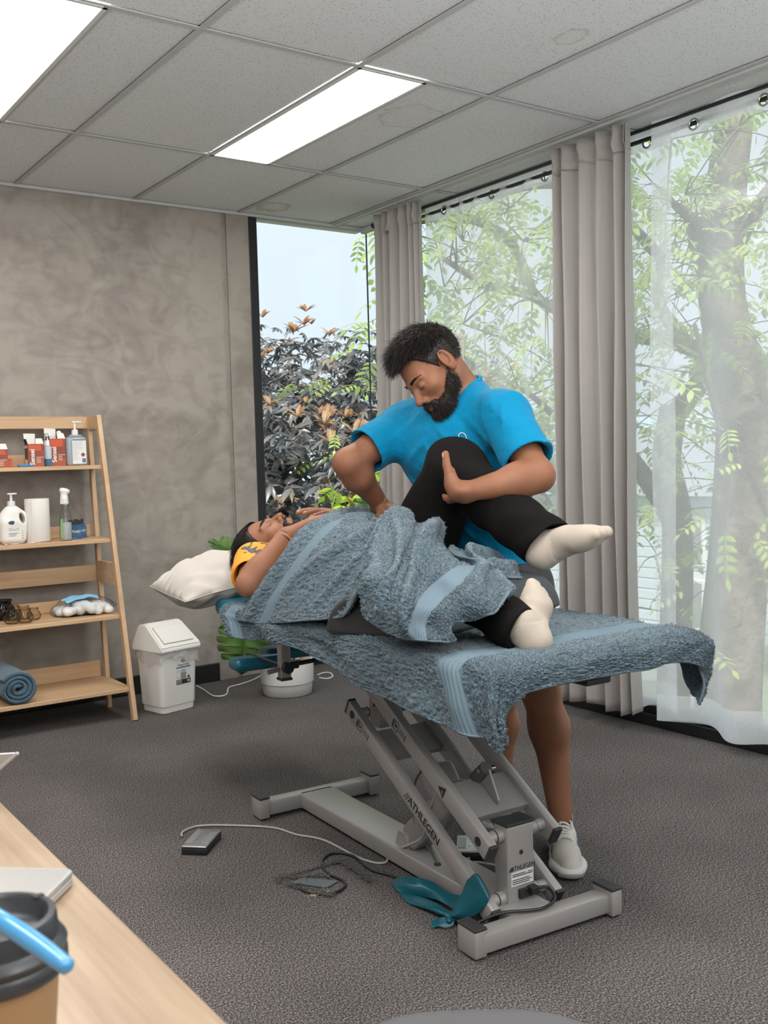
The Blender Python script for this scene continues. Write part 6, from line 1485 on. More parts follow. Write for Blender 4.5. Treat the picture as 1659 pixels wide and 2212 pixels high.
# shoes
M['shoe'] = nmat('off_white_knit', (.56, .52, .47), .75, bump=(500, .4, .001)); M['shoe_sole'] = nmat('white_foam', (.64, .63, .61), .6); M['shoe_blue'] = nmat('blue_overlay', (.10, .27, .45), .5); M['outsole'] = nmat('grey_outsole', (.22, .21, .20), .7)
def shoe(toe, direction, label_part, par, length=.292):
    d = nv(V3(direction)*V3((1, 1, 0))); w = np.cross((0, 0, 1), d); O = V3((toe[0], toe[1], 0))-d*length     # origin at the heel end
    Q = lambda a, b, c: O+d*a+w*b+V3((0, 0, c)); R = np.stack([d, w, V3((0, 0, 1))]).T
    S = SDF(np.minimum(O, O+d*length)-.09+V3((0, 0, .085)), np.maximum(O, O+d*length)+V3((.09, .09, .16)), .0028)
    L_ = length
    S.cap(Q(.04, 0, .050), Q(.10, 0, .062), .034, .036, 0).cap(Q(.10, 0, .062), Q(.20, 0, .040), .037, .037, .02).cap(Q(.20, .0, .040), Q(.252, .004, .030), .038, .030, .02)
    S.cap(Q(.045, 0, .055), Q(.055, 0, .105), .036, .037, .02); S.cap(Q(.10, 0, .075), Q(.072, 0, .112), .026, .024, .02)
    S.cap(Q(.058, 0, .155), Q(.060, 0, .085), .030, .026, .004, 's'); S.cut(Q(0, 0, .018), (0, 0, -1)); S.cut(Q(.03, 0, .118), nv(V3((0, 0, 1))-d*.18))
    up = sdf_obj(S, 'shoe', M['shoe'], par)
    S = SDF(np.minimum(O, O+d*L_)-.09+V3((0, 0, .085)), np.maximum(O, O+d*L_)+V3((.09, .09, .07)), .0028)
    S.cap(Q(.040, 0, .022), Q(.14, .0, .020), .040, .036, 0, sq=((0, 0, 1), .62)).cap(Q(.14, 0, .020), Q(.205, .002, .020), .037, .047, .02, sq=((0, 0, 1), .55)).cap(Q(.205, .002, .020), Q(.250, .004, .024), .046, .042, .02, sq=((0, 0, 1), .5))
    S.cut(Q(0, 0, .002), (0, 0, -1)); S.cut(Q(0, 0, .036), (0, 0, 1)); so = sdf_obj(S, 'sole', M['shoe_sole'], par)
    # toe bumper, side panels, tongue, laces
    b = MB(); b.tube([Q(.268, -.030, .016), Q(.284, -.010, .018), Q(.286, .014, .018), Q(.270, .034, .016)], .0085, 8, 5); world_child(link('toe_bumper', b.mesh('t', True), M['outsole']), so)
    me = up.data; bt = BVHTree.FromPolygons([v.co for v in me.vertices], [p_.vertices for p_ in me.polygons])
    def surf(a, bb, c, off=.0):
        src = Vector(Q(a, bb*6, c+.08)); tgt = Vector(Q(a, bb*.2, c-.02)); h = bt.ray_cast(src, (tgt-src).normalized()); 
        return (h[0]+h[1]*off) if h[0] is not None else Vector(Q(a, bb, c))
    for s in (-1, 1):
        for (a0, a1, z0, z1, m_) in ((.085, .165, .030, .060, M['shoe_blue']), (.01, .06, .035, .06, M['shoe_sole'])):
            G = [[tuple(surf(a0+(a1-a0)*i/5+.015*(j/3), s*.036, z0+(z1-z0)*j/3, .0022)) for i in range(6)] for j in range(4)]
            o = link('side_panel', grid_mesh('side_panel', sheetloft(G, 3, 3)), m_); md = o.modifiers.new('s', 'SOLIDIFY'); md.thickness = .002; md.offset = 0; world_child(o, up)
    def topz(a, bb, off=.002):
        h = bt.ray_cast(Vector(Q(a, bb, .3)), Vector((0, 0, -1))); return (h[0]+h[1]*off) if h[0] is not None else Vector(Q(a, bb, .08))
    lc = MB()
    for k in range(7):
        a = .100+.0125*k; wd = .017+.0006*k
        lc.tube([topz(a, -wd), topz(a+.002, -wd*.4, .006), topz(a+.004, wd*.4, .006), topz(a+.006, wd)], .0032, 6, 4)
    lc.tube([topz(.098, 0, .006), topz(.104, -.020, .008), topz(.120, -.028, .006), topz(.110, -.032, .005), topz(.100, 0, .006)], .0025, 6, 5)
    lc.tube([topz(.100, 0, .006), topz(.106, .018, .008), topz(.128, .020, .010)], .0025, 6, 5); lc.tube([topz(.100, 0, .006), topz(.120, -.008, .008), topz(.138, -.006, .009)], .0025, 6, 5)
    world_child(link('laces', lc.mesh('laces', True), M['shoe_sole']), up)
    tg = MB(); tg.box(tuple(Q(.100, 0, .118)), (.012, .040, .045), Matrix([[*R[0]], [*R[1]], [*R[2]]]) @ Matrix.Rotation(-.35, 3, 'Y'), .005, 3); world_child(link('tongue', tg.mesh('tongue', True), M['shoe']), up)
shoe((-1.487, -3.105), (-.62, -.78, 0), 'left', thp)
tR = onz(0, 1078, 1762); shoe((anR[0]-.15, anR[1]-.13), (-.75, -.65, 0), 'right', thp)
# wrist bands of the standing man
for k in range(3):
    o = ring_on(wrR+nv(elR-wrR)*(.022+.007*k), nv(elR-wrR), .0295, .0024, 'bracelet', nmat('red_gold_bangle', (.45, .16, .06) if k != 1 else (.62, .42, .2), .35, .6), thp, .85)
# ---------------------------------------------------------------- the lying man
lyp = empty('person', (-1.74, -2.5, .745), 'bearded man lying on his back under a blue towel, eyes closed, one leg raised', 'person')
HL = Loc(onx(-1.72, 605, 1109)-Vector((0, 0, 0)), frame(scr(-.96, -.06, -.25), scr(.12, -.95, .30)))
HL.C = V3(HL.C)-HL.R[1]*.120+HL.R[2]*.038
nk = V3((-1.725, -2.075, .878)); sR = V3((-1.925, -2.115, .866)); sL = V3((-1.545, -2.125, .870))
eR = V3(onx(-2.015, 539, 1262)); wR = V3(onx(-1.87, 619, 1156)); eL = V3((-1.42, -2.36, .86)); wL = V3(onx(-1.60, 752, 1122))
hR = V3((-1.825, -2.58, .845)); hL = V3((-1.645, -2.60, .865)); kR = V3((-1.875, -2.99, .895)); aR = V3(onx(-1.87, 1112, 1352)); kL = V3(onx(-1.655, 984, 1000)); aL = V3(onx(-1.60, 1165, 1178))
pts = np.stack([HL.C, nk, sR, sL, eR, wR, eL, wL, hR, hL, kR, aR, kL, aL])
S = SDF(pts.min(0)-V3((.12, .30, .14)), pts.max(0)+.13, .0038)
S.cap(HL.p(0, -.03, -.035), nk, .056, .060, .03); add_head(S, HL)
S.ell((-1.725, -2.27, .872), (.165, .20, .105), None, .04).ell((-1.735, -2.47, .868), (.15, .18, .10), None, .05).ell((-1.735, -2.62, .862), (.165, .12, .10), None, .05)
S.cap(nk, sR, .05, .055, .04).cap(nk, sL, .05, .055, .04)
for a, b, c in ((sR, eR, wR), (sL, eL, wL)):
    S.cap(a, b, .050, .040, .03); m2 = b+(c-b)*.28; S.cap(b, m2, .039, .041, .02); S.cap(m2, c, .040, .0265, .03)
for a, b, c in ((hR, kR, aR), (hL, kL, aL)):
    S.cap(a, b, .080, .054, .04); S.cap(b, b+(c-b)*.3, .054, .054, .03); S.cap(b+(c-b)*.3, c, .054, .033, .03)
# hands folded on the chest
DRh = nv(V3(onx(-1.76, 702, 1110))-wR); n1 = add_hand(S, wR+DRh*.01, DRh, nv((.15, -.1, -1)), -1 if np.cross(DRh, (0, 0, -1))@(0, 1, 0) < 0 else 1, [(.25, .25, .2), (.28, .3, .2), (.3, .3, .2), (.35, .3, .2)], s=1.0)
DLh = nv(V3(onx(-1.77, 655, 1101))-wL); n2 = add_hand(S, wL+DLh*.0+V3((0, 0, .008)), DLh, nv((-.1, .05, -1)), 1 if np.cross(DLh, (0, 0, -1))@(0, 1, 0) > 0 else -1, [(.10, .18, .15), (.12, .2, .15), (.12, .2, .15), (.16, .2, .15)], s=1.0, spread=(.10, .03, -.03, -.10))
# feet
tL = V3(onx(-1.565, 1306, 1166)); hlL = V3(onx(-1.60, 1158, 1222)); 
lb = sdf_obj(S, 'body', M['skin2'], lyp); add_nails(n2[:4]+n1[:2], lb); face_parts(HL, lb)
beard(HL, lb, .70, 8, n=3800, hl=.45)
def long_cap():
    S = SDF(HL.C-.19, HL.C+.19, .003); S.ell(HL.p(0, -.018, .040), (.084, .104, .094), HL.rot(), 0)
    S.cut(HL.p(0, .054, .066), HL.R[1]*.92-HL.R[2]*.45); S.ell(HL.p(0, .085, -.035), (.12, .088, .088), HL.rot(), .006, 's')
    for s in (-1, 1): S.ell(HL.p(s*.088, -.004, -.012), (.03, .024, .030), HL.rot(), .004, 's')
    return sdf_obj(S, 'hair', M['hair'], lb)
fuzz_cap(long_cap(), HL, lb, 4500, .016, 22, 1.0)
p, n_ = head_surface(HL, 4200, scalp, 13, .008); rs = np.random.RandomState(6)
dv = n_*.30+np.stack([0*p[:, 0], -.9+0*p[:, 1], .25-.5*(p[:, 2] < .05)], 1)+rs.normal(scale=.14, size=p.shape)
strands('hair_strands', to_world(HL, p), to_world(HL, dv, True), .030+.040*rs.rand(len(p)), M['hair'], lb, to_world(HL, np.tile([0, -.25, -.1], (len(p), 1)), True), .0013)
# orange patterned shirt: shoulders, chest and short sleeve
def shirt_ex(m, N, L, b, tc):
    g = N.new('ShaderNodeNewGeometry'); n = N.new('ShaderNodeTexNoise'); n.inputs['Scale'].default_value = 11; n.inputs['Detail'].default_value = 1.5; n.inputs['Distortion'].default_value = 1.6; L.new(g.outputs['Position'], n.inputs['Vector'])
    r = N.new('ShaderNodeValToRGB'); L.new(n.outputs['Fac'], r.inputs[0]); r.color_ramp.interpolation = 'CONSTANT'; e = r.color_ramp.elements
    e[0].position = 0; e[0].color = (.04, .10, .18, 1); e[1].position = .33; e[1].color = (.10, .03, .03, 1)
    for p_, c in ((.38, (.78, .30, .02, 1)), (.56, (.78, .34, .02, 1)), (.62, (.50, .08, .03, 1)), (.66, (.80, .32, .02, 1))): x = e.new(p_); x.color = c
    L.new(r.outputs[0], b.inputs['Base Color'])
M['orange_shirt'] = nmat('orange_patterned_cotton', (.78, .32, .02), .7, extra=shirt_ex)
S = SDF((-2.12, -2.62, .74), (-1.38, -1.95, 1.06), .0042)
S.ell((-1.725, -2.27, .874), (.175, .20, .112), None, 0).ell((-1.735, -2.47, .868), (.158, .18, .106), None, .05)
S.cap(nk-V3((0, .02, 0)), sR, .060, .066, .04).cap(nk-V3((0, .02, 0)), sL, .060, .066, .04)
for a, b in ((sR, eR), (sL, eL)): S.cap(a, a+(b-a)*.62, .066, .066, .03)
for a, b in ((sR, eR), (sL, eL)):
    d = nv(b-a); e_ = a+(b-a)*.62; S.ell(e_+d*.12, (.12, .12, .12), None, .003, 's'); S.cap(e_+d*.05, e_-d*.05, .058, .052, .003, 's')
S.cap(nk+V3((0, .10, .02)), nk+V3((0, -.01, .02)), .078, .062, .004, 's')
S.disp(lambda X, Y, Z: .003*np.sin(45*Y+20*X)*np.sin(30*Z+20*X))
sdf_obj(S, 'shirt', M['orange_shirt'], lyp)
# black wide-legged trousers
mL = (kL+aL)/2
S = SDF(np.minimum(pts[8:].min(0)-.13, (9, 9, .70)), pts[8:].max(0)+.13, .0042)
S.ell((-1.735, -2.63, .858), (.175, .13, .105), None, 0)
S.cap(hR, kR, .086, .060, .05).cap(kR, aR-nv(kR-aR)*.01, .060, .052, .03)
gL = V3(onx(-1.66, 905, 1175)); S.cap(hL, kL+V3((0, .008, -.016)), .112, .080, .04); S.ell(kL+V3((0, .006, .004)), (.072, .068, .058), None, .04)
cuffL = V3(onx(-1.60, 1168, 1160)); dlk = nv(cuffL-kL); S.cap(kL+V3((0, -.012, -.022)), cuffL+dlk*.03, .074, .064, .03); S.cap((kL+cuffL)/2-V3((0, -.01, .022)), cuffL+dlk*.03-V3((0, 0, .006)), .070, .062, .03)
S.ell(cuffL+nv(dlk+V3((0, .10, -.1)))*.13, (.13, .13, .13), None, .002, 's'); S.cap(cuffL+dlk*.05, cuffL-dlk*.05, .052, .046, .003, 's')
dr = nv(aR-kR); S.cap(aR-dr*.03, aR+dr*.02, .056, .055, .02); S.ell(aR+dr*.140, (.12, .12, .12), None, .002, 's'); S.cap(aR+dr*.05, aR-dr*.01, .045, .040, .003, 's')
def tf(X, Y, Z):
    q = (X-kL[0])*dlk[0]+(Y-kL[1])*dlk[1]+(Z-kL[2])*dlk[2]; r = (Z-kL[2])+(Y-kL[1])*.6
    return .0026*np.sin(55*r+40*X+2*np.sin(10*q))+.0022*np.sin(38*q-30*X)
S.disp(tf)
tr_ = sdf_obj(S, 'trousers', M['trouser'], lyp)
# socks (feet inside)
def sock_foot(A, heel, toe, top, sole_n, par, name='sock', s=1.0, cuffd=None, side=1, fw=1.0):
    A, heel, toe = V3(A), V3(heel), V3(toe); d = nv(toe-heel); n = V3(sole_n); n = nv(n-d*(n@d)); w = np.cross(d, n); L_ = np.linalg.norm(toe-heel)
    Q = lambda a, b, c: heel+d*a*L_+w*b-n*c      # c: up from the sole towards the instep
    cu = nv(V3(cuffd)) if cuffd is not None else nv(A-heel)
    S = SDF(np.min([A, heel, toe, A+cu*.05], axis=0)-.075, np.max([A, heel, toe, A+cu*.05], axis=0)+.075, .003)
    S.ell(Q(.12, 0, .034), (.034*s, .034*s, .036*s), None, 0)
    S.cap(Q(.12, 0, .036), A, .034*s, .035*s, .03); S.cap(A, A+cu*.035, .036*s, .038*s, .02)
    S.cap(A, Q(.50, 0, .046), .036*s, .033*s, .03); S.cap(Q(.14, 0, .030), Q(.45, .008, .030), .029*s, .030*s, .02); S.cap(Q(.5, 0, .040), Q(.74, 0, .026), .030*s, .028*s, .02, sq=(n, .8))
    S.cap(Q(.60, .012*side, .030), Q(.925, .018*side, .019), .028*s, .0165*s*fw, .02); S.cap(Q(.60, -.012*side, .026), Q(.865, -.022*side*fw, .017), .025*s*fw, .0145*s*fw, .018); S.ell(Q(.68, 0, .026), (.030*fw, .030*fw, .026), None, .03)
    e_ = A+cu*.036; S.cut(e_, cu); S.cap(e_+cu*.03, e_-cu*.012, .036*s, .030*s, .002, 's')
    ax = cu; u1 = nv(np.cross(ax, d)); v1 = np.cross(ax, u1)
    def rib(X, Y, Z):
        px, py, pz = X-A[0], Y-A[1], Z-A[2]; h = px*ax[0]+py*ax[1]+pz*ax[2]; a = np.arctan2(px*u1[0]+py*u1[1]+pz*u1[2], px*v1[0]+py*v1[1]+pz*v1[2])
        return .0011*np.sin(a*36)*np.clip((h+.004)*60, 0, 1)
    S.disp(rib); return sdf_obj(S, name, M['sock'], par)
heelL = V3(onx(-1.615, 1163, 1232)); toeL = V3(onx(-1.545, 1322, 1158)); ankL = V3(onx(-1.605, 1163, 1182))
sock_foot(ankL, heelL, toeL, None, (-.05, -.1, -1), lyp, s=1.0, cuffd=nv(kL-ankL)*.7+V3((-.0, .35, .35)))
heelR = V3(onx(-1.845, 1186, 1392)); toeR = V3(onx(-1.835, 1158, 1272)); ankR = V3(onx(-1.862, 1128, 1352))
toeR = heelR+nv(toeR-heelR+V3((0, .0, 0)))*.245 if False else V3(onx(-1.80, 1150, 1284))+V3((0, 0, 0))
dR_ = nv(toeR-heelR); toeR2 = heelR+nv(dR_+V3((.30, .05, 0)))*.205
sock_foot(ankR, heelR, toeR2, None, nv((.25, -1, .05)), lyp, s=1.0, cuffd=nv(aR-ankR+V3((0, .02, 0))), fw=1.32)
# wrist bands
for k in range(3): ring_on(wR+nv(eR-wR)*(.004+.0065*k), nv(eR-wR), .0300, .0024, 'bracelet', nmat('dark_bead', (.06, .025, .015) if k % 2 == 0 else (.45, .30, .17), .5), lyp, .9)

# ================================================================ BOLSTER, PILLOW, TOWELS
M['black_vinyl'] = nmat('black_vinyl', (.030, .029, .030), .34, bump=(170, .12, .0008))
S = SDF((-2.16, -3.32, .735), (-1.28, -2.66, .96), .005)
X, Y, Z = S.grid(); yc = -2.975+(X+2.04)*.30; q = np.sqrt(((Y-yc)/.172)**2+(np.maximum(Z-.752, 0)/.118)**2); end = np.abs(X-(-1.715)+(Y-yc)*.30)-.335
dd = (q-1)*.14; dd = np.sqrt(np.maximum(dd+.02, 0)**2+np.maximum(end+.02, 0)**2)+np.minimum(np.maximum(dd+.02, end+.02), 0)-.02
S.d = np.maximum(dd, .7505-Z).astype(np.float32)
bo = sdf_obj(S, 'bolster', M['black_vinyl']); tag(bo, 'black vinyl half round bolster under the lying man\'s knees', 'bolster')
M['pillowcase'] = nmat('white_pillowcase', (.47, .43, .385), .85, bump=(14, .35, .012, 4))
px0 = V3(onx(-1.86, 400, 1240)); pc = V3((-1.735, -1.64, .790))
nu, nv_ = 90, 70; U, Vv = np.meshgrid(np.linspace(-1, 1, nu), np.linspace(-1, 1, nv_)); 
def pillow(sgn):
    rim = (1-np.abs(U)**3.2)*(1-np.abs(Vv)**3.2); h = .084*np.maximum(rim, 0)**.6
    X = U*.30*(1-.10*np.abs(Vv)**2*(1-np.abs(U)*.9)); Y = Vv*.215*(1-.10*np.abs(U)**2*(1-np.abs(Vv)*.9))
    wr = .007*np.sin(16*U+5*Vv+3*np.sin(4*Vv))*np.abs(U)**1.5*rim**.5+.005*np.sin(11*Vv+16*U*Vv)*rim**.5+.014*np.sin(20*Vv+3*U)*np.abs(U)**3*rim**.5+.011*np.sin(23*U*Vv+4)*rim**.5
    dent = .030*np.exp(-((X-.03)**2+(Y+.17)**2)/.012)*(1 if sgn > 0 else 0)
    Z = sgn*(h+wr)-dent-.012*np.abs(U)**2; return np.stack([X, Y, Z], -1)
A1, A2 = pillow(1), pillow(-1)
def quads(nv_, nu, off=0, flip=False):
    jj, ii = np.meshgrid(np.arange(nv_-1), np.arange(nu-1), indexing='ij'); a = (jj*nu+ii).ravel()+off; q = np.stack([a, a+1, a+nu+1, a+nu], 1); return q[:, ::-1] if flip else q
me = arr_mesh('pillow', np.concatenate([A1.reshape(-1, 3), A2.reshape(-1, 3)]), np.concatenate([quads(nv_, nu), quads(nv_, nu, nu*nv_, True)]))
bm = bmesh.new(); bm.from_mesh(me); bmesh.ops.remove_doubles(bm, verts=bm.verts, dist=.0004); bmesh.ops.recalc_face_normals(bm, faces=bm.faces); bm.to_mesh(me); bm.free(); smooth(me)
pw = link('pillow', me, M['pillowcase']); pw.location = pc; pw.rotation_euler = (math.radians(2), math.radians(-9), math.radians(-6)); tag(pw, 'white creased pillow on the headrest under the lying man\'s head', 'pillow')
# seam cord along the pillow edge
rim_ = [Vector(A1[0, i]) for i in range(0, nu, 6)]+[Vector(A1[j, -1]) for j in range(0, nv_, 6)]+[Vector(A1[-1, i]) for i in range(nu-1, -1, -6)]+[Vector(A1[j, 0]) for j in range(nv_-1, -1, -6)]
link('seam', MB().tube(rim_, .0016, 5, 2, closed=True).mesh('seam', True), M['pillowcase'], pw)

def fbm(P, sc, seed=0, n=3):
    """cheap smooth noise from summed rotated sines, vectorised"""
    rs = np.random.RandomState(seed); out = 0
    for k in range(n*5):
        w = rs.normal(size=3); w /= np.linalg.norm(w); f = sc*(1.0+.9*rs.rand())*(2**(k//5)); out = out+np.sin((P@w)*f+rs.rand()*6.28)/(1.6**(k//5))
    return out/(n*2.2)
def terry_sheet(name, G, ru, rv, m, parent, thick=.005, rough=.0016, folds=None, strips=(), normal_up=(0, 0, 1), seed=0, fuzz=0):
    """G: control grid (rows along v, columns along u).  strips: list of (axis,'u'/'v', lo, hi) smooth woven bands built as their own pieces"""
    A = sheetloft(G, ru, rv); nv_, nu = A.shape[:2]
    du = np.gradient(A, axis=1); dv = np.gradient(A, axis=0); N = np.cross(du, dv); N /= np.maximum(np.linalg.norm(N, axis=2), 1e-9)[..., None]
    if N[nv_//2, nu//2]@V3(normal_up) < 0: N = -N
    u = np.linspace(0, 1, nu)[None, :]; v = np.linspace(0, 1, nv_)[:, None]
    if folds is not None: A = A+N*folds(u, v, A)[..., None]
    du = np.gradient(A, axis=1); dv = np.gradient(A, axis=0); N2 = np.cross(du, dv); N2 /= np.maximum(np.linalg.norm(N2, axis=2), 1e-9)[..., None]; N2 *= np.sign((N2*N).sum(2))[..., None]
    rs = np.random.RandomState(seed); mask = np.ones((nv_, nu))
    for (ax, lo, hi) in strips:
        t = u if ax == 'u' else v; mask = np.where((t >= lo) & (t <= hi), 0, mask)
    nz = rs.normal(size=(nv_, nu)); nz = (nz+np.roll(nz, 1, 0)+np.roll(nz, 1, 1)+np.roll(nz, (1, 1), (0, 1)))/2
    A = A+N2*(nz*rough*mask)[..., None]+N2*((1-mask)*.0011*np.sin((v*0+u*0)+(u if strips and strips[0][0] == 'u' else v)*520))[..., None]+rs.normal(size=A.shape)*(.0006*mask)[..., None]
    top = A+N2*thick/2*np.where(mask > 0, 1, .55)[..., None]; bot = A-N2*thick/2*np.where(mask > 0, 1, .55)[..., None]
    n = nu*nv_; Q = [quads(nv_, nu), quads(nv_, nu, n, True)]
    def side(idx): i = np.array(idx); return np.stack([i[:-1], i[1:], i[1:]+n, i[:-1]+n], 1)
    e = [side(np.arange(nu))[:, ::-1], side(np.arange(nu)+(nv_-1)*nu), side(np.arange(nv_)*nu), side(np.arange(nv_)*nu+nu-1)[:, ::-1]]
    Q = np.concatenate(Q+e); V = np.concatenate([top.reshape(-1, 3), bot.reshape(-1, 3)])
    inband = (mask == 0).reshape(-1); inband = np.concatenate([inband, inband]); qb = inband[Q].sum(1) >= 3
    o = link(name, arr_mesh(name, V, Q[~qb]), m)
    if parent: world_child(o, parent)
    if qb.any():
        w = link('woven_band', arr_mesh('woven_band', V, Q[qb]), M['band']); world_child(w, parent if parent else o)
    # hem cord round the edge
    ring = [Vector(p) for p in A[0, ::8]]+[Vector(p) for p in A[::8, -1]]+[Vector(p) for p in A[-1, ::-8]]+[Vector(p) for p in A[::-8, 0]]
    h = link('hem', MB().tube(ring, .0034, 6, 2, closed=True).mesh('hem', True), M['band']); world_child(h, parent if parent else o)
    if fuzz:
        k = rs.randint(0, n, fuzz); k = k[mask.reshape(-1)[k] > 0]; P0 = top.reshape(-1, 3)[k]; NN = N2.reshape(-1, 3)[k]
        f = strands('pile', P0, NN+rs.normal(scale=.55, size=NN.shape), np.full(len(k), .0023)*(.6+.8*rs.rand(len(k))), m, parent if parent else o, rs.normal(scale=.6, size=NN.shape), .0010, 2); tag(f, kind='stuff')
    return o, A, N2
# ---- lower towel, spread over the table top
TW = empty('towel', (-1.74, -2.8, .745), 'blue terry towel spread over the treatment table with its hem hanging down', 'towel')
def H(px, py, x=-2.085): return tuple(onx(x, px, py))
ZT = .752
rowsL = [  # (hem point on the left side, y of the station)
    (H(497, 1372), -2.165), (H(528, 1380), -2.28), (H(572, 1383), -2.42), (H(625, 1392), -2.56), (H(682, 1422), -2.72), (H(770, 1484), -2.90), (H(870, 1527), -3.08), (H(970, 1568), -3.26), (H(1035, 1592), -3.37)]
G = []
for i, (h, y) in enumerate(rowsL):
    h = V3(h); t = i/(len(rowsL)-1); bul = .012*math.sin(i*2.1)
    rt = .70-.02*math.sin(i*1.3)
    G.append([h, (-2.086+bul*.6, h[1]*.5+y*.5, (h[2]+ZT)/2), (-2.080, y, ZT-.022), (-2.056, y, ZT-.001), (-1.98, y, ZT), (-1.85, y, ZT), (-1.70, y, ZT), (-1.55, y, ZT), (-1.43, y-.01, ZT), (-1.395, y-.01, ZT-.004), (-1.375, y-.01, ZT-.022), (-1.37, y-.01, rt-.005), (-1.365, y-.01, rt-.045)])
# beyond the near end of the table
c1 = [tuple(V3(onx(-2.09, 1062, 1606))), H(1050, 1545, -2.09), (-2.082, -3.44, ZT-.024), (-2.05, -3.43, ZT-.003), (-1.98, -3.425, ZT-.001), (-1.85, -3.43, ZT), (-1.70, -3.44, ZT), (-1.55, -3.45, ZT), (-1.43, -3.455, ZT-.001), (-1.39, -3.455, ZT-.006), (-1.365, -3.452, ZT-.028), (-1.355, -3.44, .66), (-1.36, -3.41, .605)]
c2 = [tuple(V3(ony(-3.475, 1076, 1621))), (-2.085, -3.478, .655), (-2.068, -3.468, ZT-.030), (-2.03, -3.466, ZT-.018), (-1.96, -3.462, ZT-.015), (-1.84, -3.466, ZT-.014), (-1.70, -3.475, ZT-.014), (-1.55, -3.482, ZT-.014), (-1.43, -3.488, ZT-.016), (-1.38, -3.488, ZT-.024), (-1.35, -3.482, ZT-.05), (-1.345, -3.465, .63), (-1.36, -3.43, .575)]
c3 = [tuple(V3(ony(-3.486, 1080, 1610))), tuple(V3(ony(-3.486, 1084, 1572))), tuple(V3(ony(-3.484, 1096, 1536))), tuple(V3(ony(-3.482, 1122, 1506))), tuple(V3(ony(-3.482, 1160, 1489))), tuple(V3(ony(-3.486, 1245, 1470))), tuple(V3(ony(-3.492, 1325, 1457))), tuple(V3(ony(-3.50, 1400, 1443))), tuple(V3(ony(-3.505, 1452, 1430))), tuple(V3(ony(-3.505, 1490, 1431))), tuple(V3(ony(-3.50, 1512, 1442))), tuple(V3(ony(-3.50, 1520, 1470))), tuple(V3(ony(-3.49, 1507, 1520)))]
c25 = [tuple((V3(a)+V3(b))/2+V3((0, -.006, .006))) for a, b in zip(c2, c3)]
G += [c1, c2, c25, c3]
def folds_low(u, v, A):
    hang = np.clip((.20-u)*7, 0, 1); end = np.clip((v-.80)*6, 0, 1)
    return hang*(.010*np.sin(v*26+2*np.sin(v*7))+.005*np.sin(v*61+1)-.002)+.0018*np.sin(v*40+u*30)*np.sin(u*25)+end*.004*np.sin(u*34)
terry_sheet('terry_cloth', G, 24, 30, M['terry'], TW, .006, .0019, folds_low, strips=[('v', .598, .668), ('v', .035, .075)], seed=3, fuzz=45000)
# ---- upper towel over the lying man
TU = empty('towel', (-1.75, -2.55, .9), 'blue terry towel draped and bunched over the lying man', 'towel')
def X_(x, px, py): return tuple(onx(x, px, py))
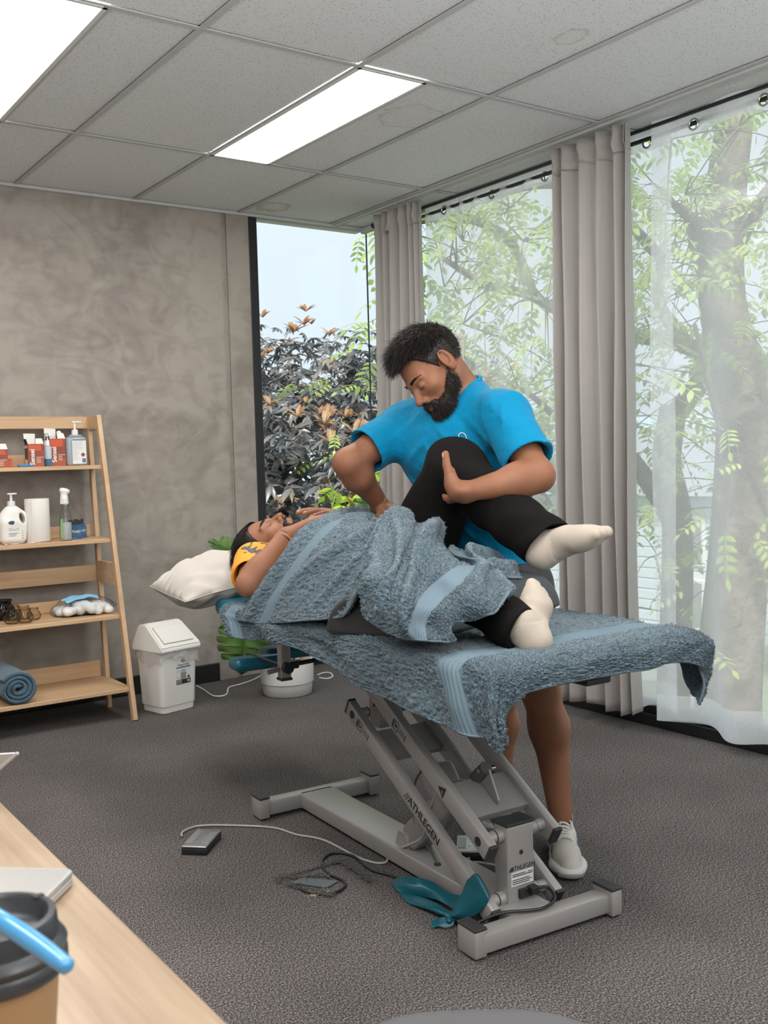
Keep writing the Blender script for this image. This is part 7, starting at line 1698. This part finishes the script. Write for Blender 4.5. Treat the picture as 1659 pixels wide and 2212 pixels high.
# rows run from the chest edge to the shins; columns from the near hem over the body to the far side
G = [
 [X_(-2.085, 517, 1338), X_(-2.075, 540, 1300), X_(-2.05, 572, 1252), X_(-2.01, 610, 1200), X_(-1.95, 645, 1150), X_(-1.87, 690, 1122), X_(-1.77, 735, 1108), (-1.66, -2.36, 1.035), (-1.54, -2.34, .99), (-1.44, -2.33, .88), (-1.40, -2.32, .77)],
 [X_(-2.09, 560, 1345), X_(-2.075, 585, 1290), X_(-2.045, 622, 1232), X_(-2.0, 662, 1178), X_(-1.94, 704, 1137), X_(-1.86, 742, 1117), (-1.76, -2.44, 1.04), (-1.66, -2.43, 1.03), (-1.54, -2.42, .98), (-1.44, -2.40, .88), (-1.40, -2.40, .77)],
 [X_(-2.09, 622, 1343), X_(-2.07, 650, 1290), X_(-2.035, 690, 1228), X_(-1.99, 730, 1176), X_(-1.93, 765, 1140), X_(-1.85, 790, 1124), (-1.76, -2.52, 1.020), (-1.66, -2.51, 1.01), (-1.54, -2.50, .96), (-1.44, -2.50, .86), (-1.40, -2.50, .77)],
 [X_(-2.09, 695, 1337), X_(-2.06, 715, 1288), X_(-2.03, 745, 1230), X_(-1.985, 780, 1180), X_(-1.93, 806, 1148), X_(-1.86, 825, 1130), (-1.78, -2.58, 1.012), (-1.69, -2.575, 1.00), (-1.58, -2.56, .96), (-1.46, -2.56, .86), (-1.41, -2.56, .77)],
 [X_(-2.085, 748, 1326), X_(-2.06, 765, 1275), X_(-2.03, 792, 1222), X_(-1.98, 812, 1178), X_(-1.92, 828, 1140), X_(-1.86, 848, 1118), X_(-1.79, 872, 1112), (-1.715, -2.62, 1.02), (-1.64, -2.60, .95), (-1.50, -2.60, .86), (-1.42, -2.60, .78)],
 [X_(-2.11, 776, 1275), X_(-2.105, 800, 1250), X_(-2.06, 835, 1222), X_(-2.0, 858, 1190), X_(-1.93, 880, 1160), X_(-1.87, 900, 1138), X_(-1.80, 918, 1138), X_(-1.75, 930, 1150), (-1.68, -2.66, .95), (-1.56, -2.66, .86), (-1.48, -2.66, .80)],
 [X_(-2.115, 790, 1332), X_(-2.12, 818, 1292), X_(-2.085, 852, 1255), X_(-2.01, 880, 1222), X_(-1.95, 905, 1190), X_(-1.89, 930, 1168), X_(-1.83, 950, 1172), X_(-1.77, 962, 1185), (-1.71, -2.76, .93), (-1.62, -2.74, .86), (-1.55, -2.74, .81)],
 [X_(-2.115, 858, 1374), X_(-2.12, 862, 1335), X_(-2.09, 882, 1290), X_(-2.02, 905, 1252), X_(-1.97, 935, 1222), X_(-1.92, 962, 1200), X_(-1.86, 985, 1205), X_(-1.80, 1000, 1218), (-1.73, -2.90, .93), (-1.65, -2.90, .89), (-1.58, -2.90, .88)],
 [X_(-2.10, 902, 1382), X_(-2.10, 897, 1348), X_(-2.08, 912, 1308), X_(-2.01, 940, 1275), X_(-1.98, 970, 1250), X_(-1.93, 1000, 1232), X_(-1.87, 1025, 1222), X_(-1.81, 1042, 1226), (-1.75, -2.97, .955), (-1.66, -2.98, .93), (-1.59, -2.98, .905)],
 [X_(-2.085, 950, 1385), X_(-2.06, 945, 1358), X_(-2.04, 960, 1330), X_(-2.01, 985, 1305), X_(-1.98, 1015, 1280), X_(-1.93, 1042, 1258), X_(-1.88, 1065, 1248), X_(-1.82, 1082, 1262), (-1.77, -3.05, .945), (-1.70, -3.06, .92), (-1.64, -3.06, .90)],
 [X_(-2.06, 985, 1384), X_(-2.05, 975, 1362), X_(-2.02, 998, 1345), X_(-1.99, 1030, 1335), X_(-1.97, 1062, 1322), X_(-1.93, 1085, 1302), X_(-1.88, 1100, 1290), X_(-1.83, 1112, 1302), (-1.79, -3.13, .915), (-1.73, -3.14, .90), (-1.68, -3.14, .89)],
]
def folds_up(u, v, A):
    side = np.clip(u*5, 0, 1)*np.clip((.75-u)*5, 0, 1)
    rg = lambda t: np.exp(-((np.mod(t, 6.2832)-3.1416)/.9)**2)*2-.6
    f = .0085*rg(v*62-u*13+1.8*np.sin(u*5+v*7)+1.2*np.sin(v*17))*side*np.clip((v-.06)*8, 0, 1)*np.clip((.50-v)*6, 0, 1)
    f = f+.014*rg(v*34+u*14+2.2*np.sin(u*6+v*9))*np.clip((v-.36)*7, 0, 1)*np.clip(u*6, 0, 1)
    f = f+.020*np.exp(-((v-.40-.06*(u-.5))/.030)**2)*np.clip((u-.25)*4, 0, 1)-.014*np.exp(-((v-.345-.10*(u-.5))/.024)**2)*np.clip((u-.12)*4, 0, 1)
    f = f+.016*np.exp(-((v-.56+.25*(u-.45))/.035)**2)*np.clip((u-.1)*4, 0, 1)-.012*np.exp(-((v-.50+.22*(u-.45))/.026)**2)*np.clip((u-.1)*4, 0, 1)
    # turned-back roll along the chest edge
    f = f+.010*np.exp(-((v-.045)/.022)**2)-.006*np.exp(-((v-.085)/.018)**2)
    return f
terry_sheet('terry_cloth', G, 26, 26, M['terry'], TU, .007, .0017, folds_up, strips=[('v', .018, .034), ('v', .76, .85), ('v', .092, .135)], seed=5, fuzz=45000)
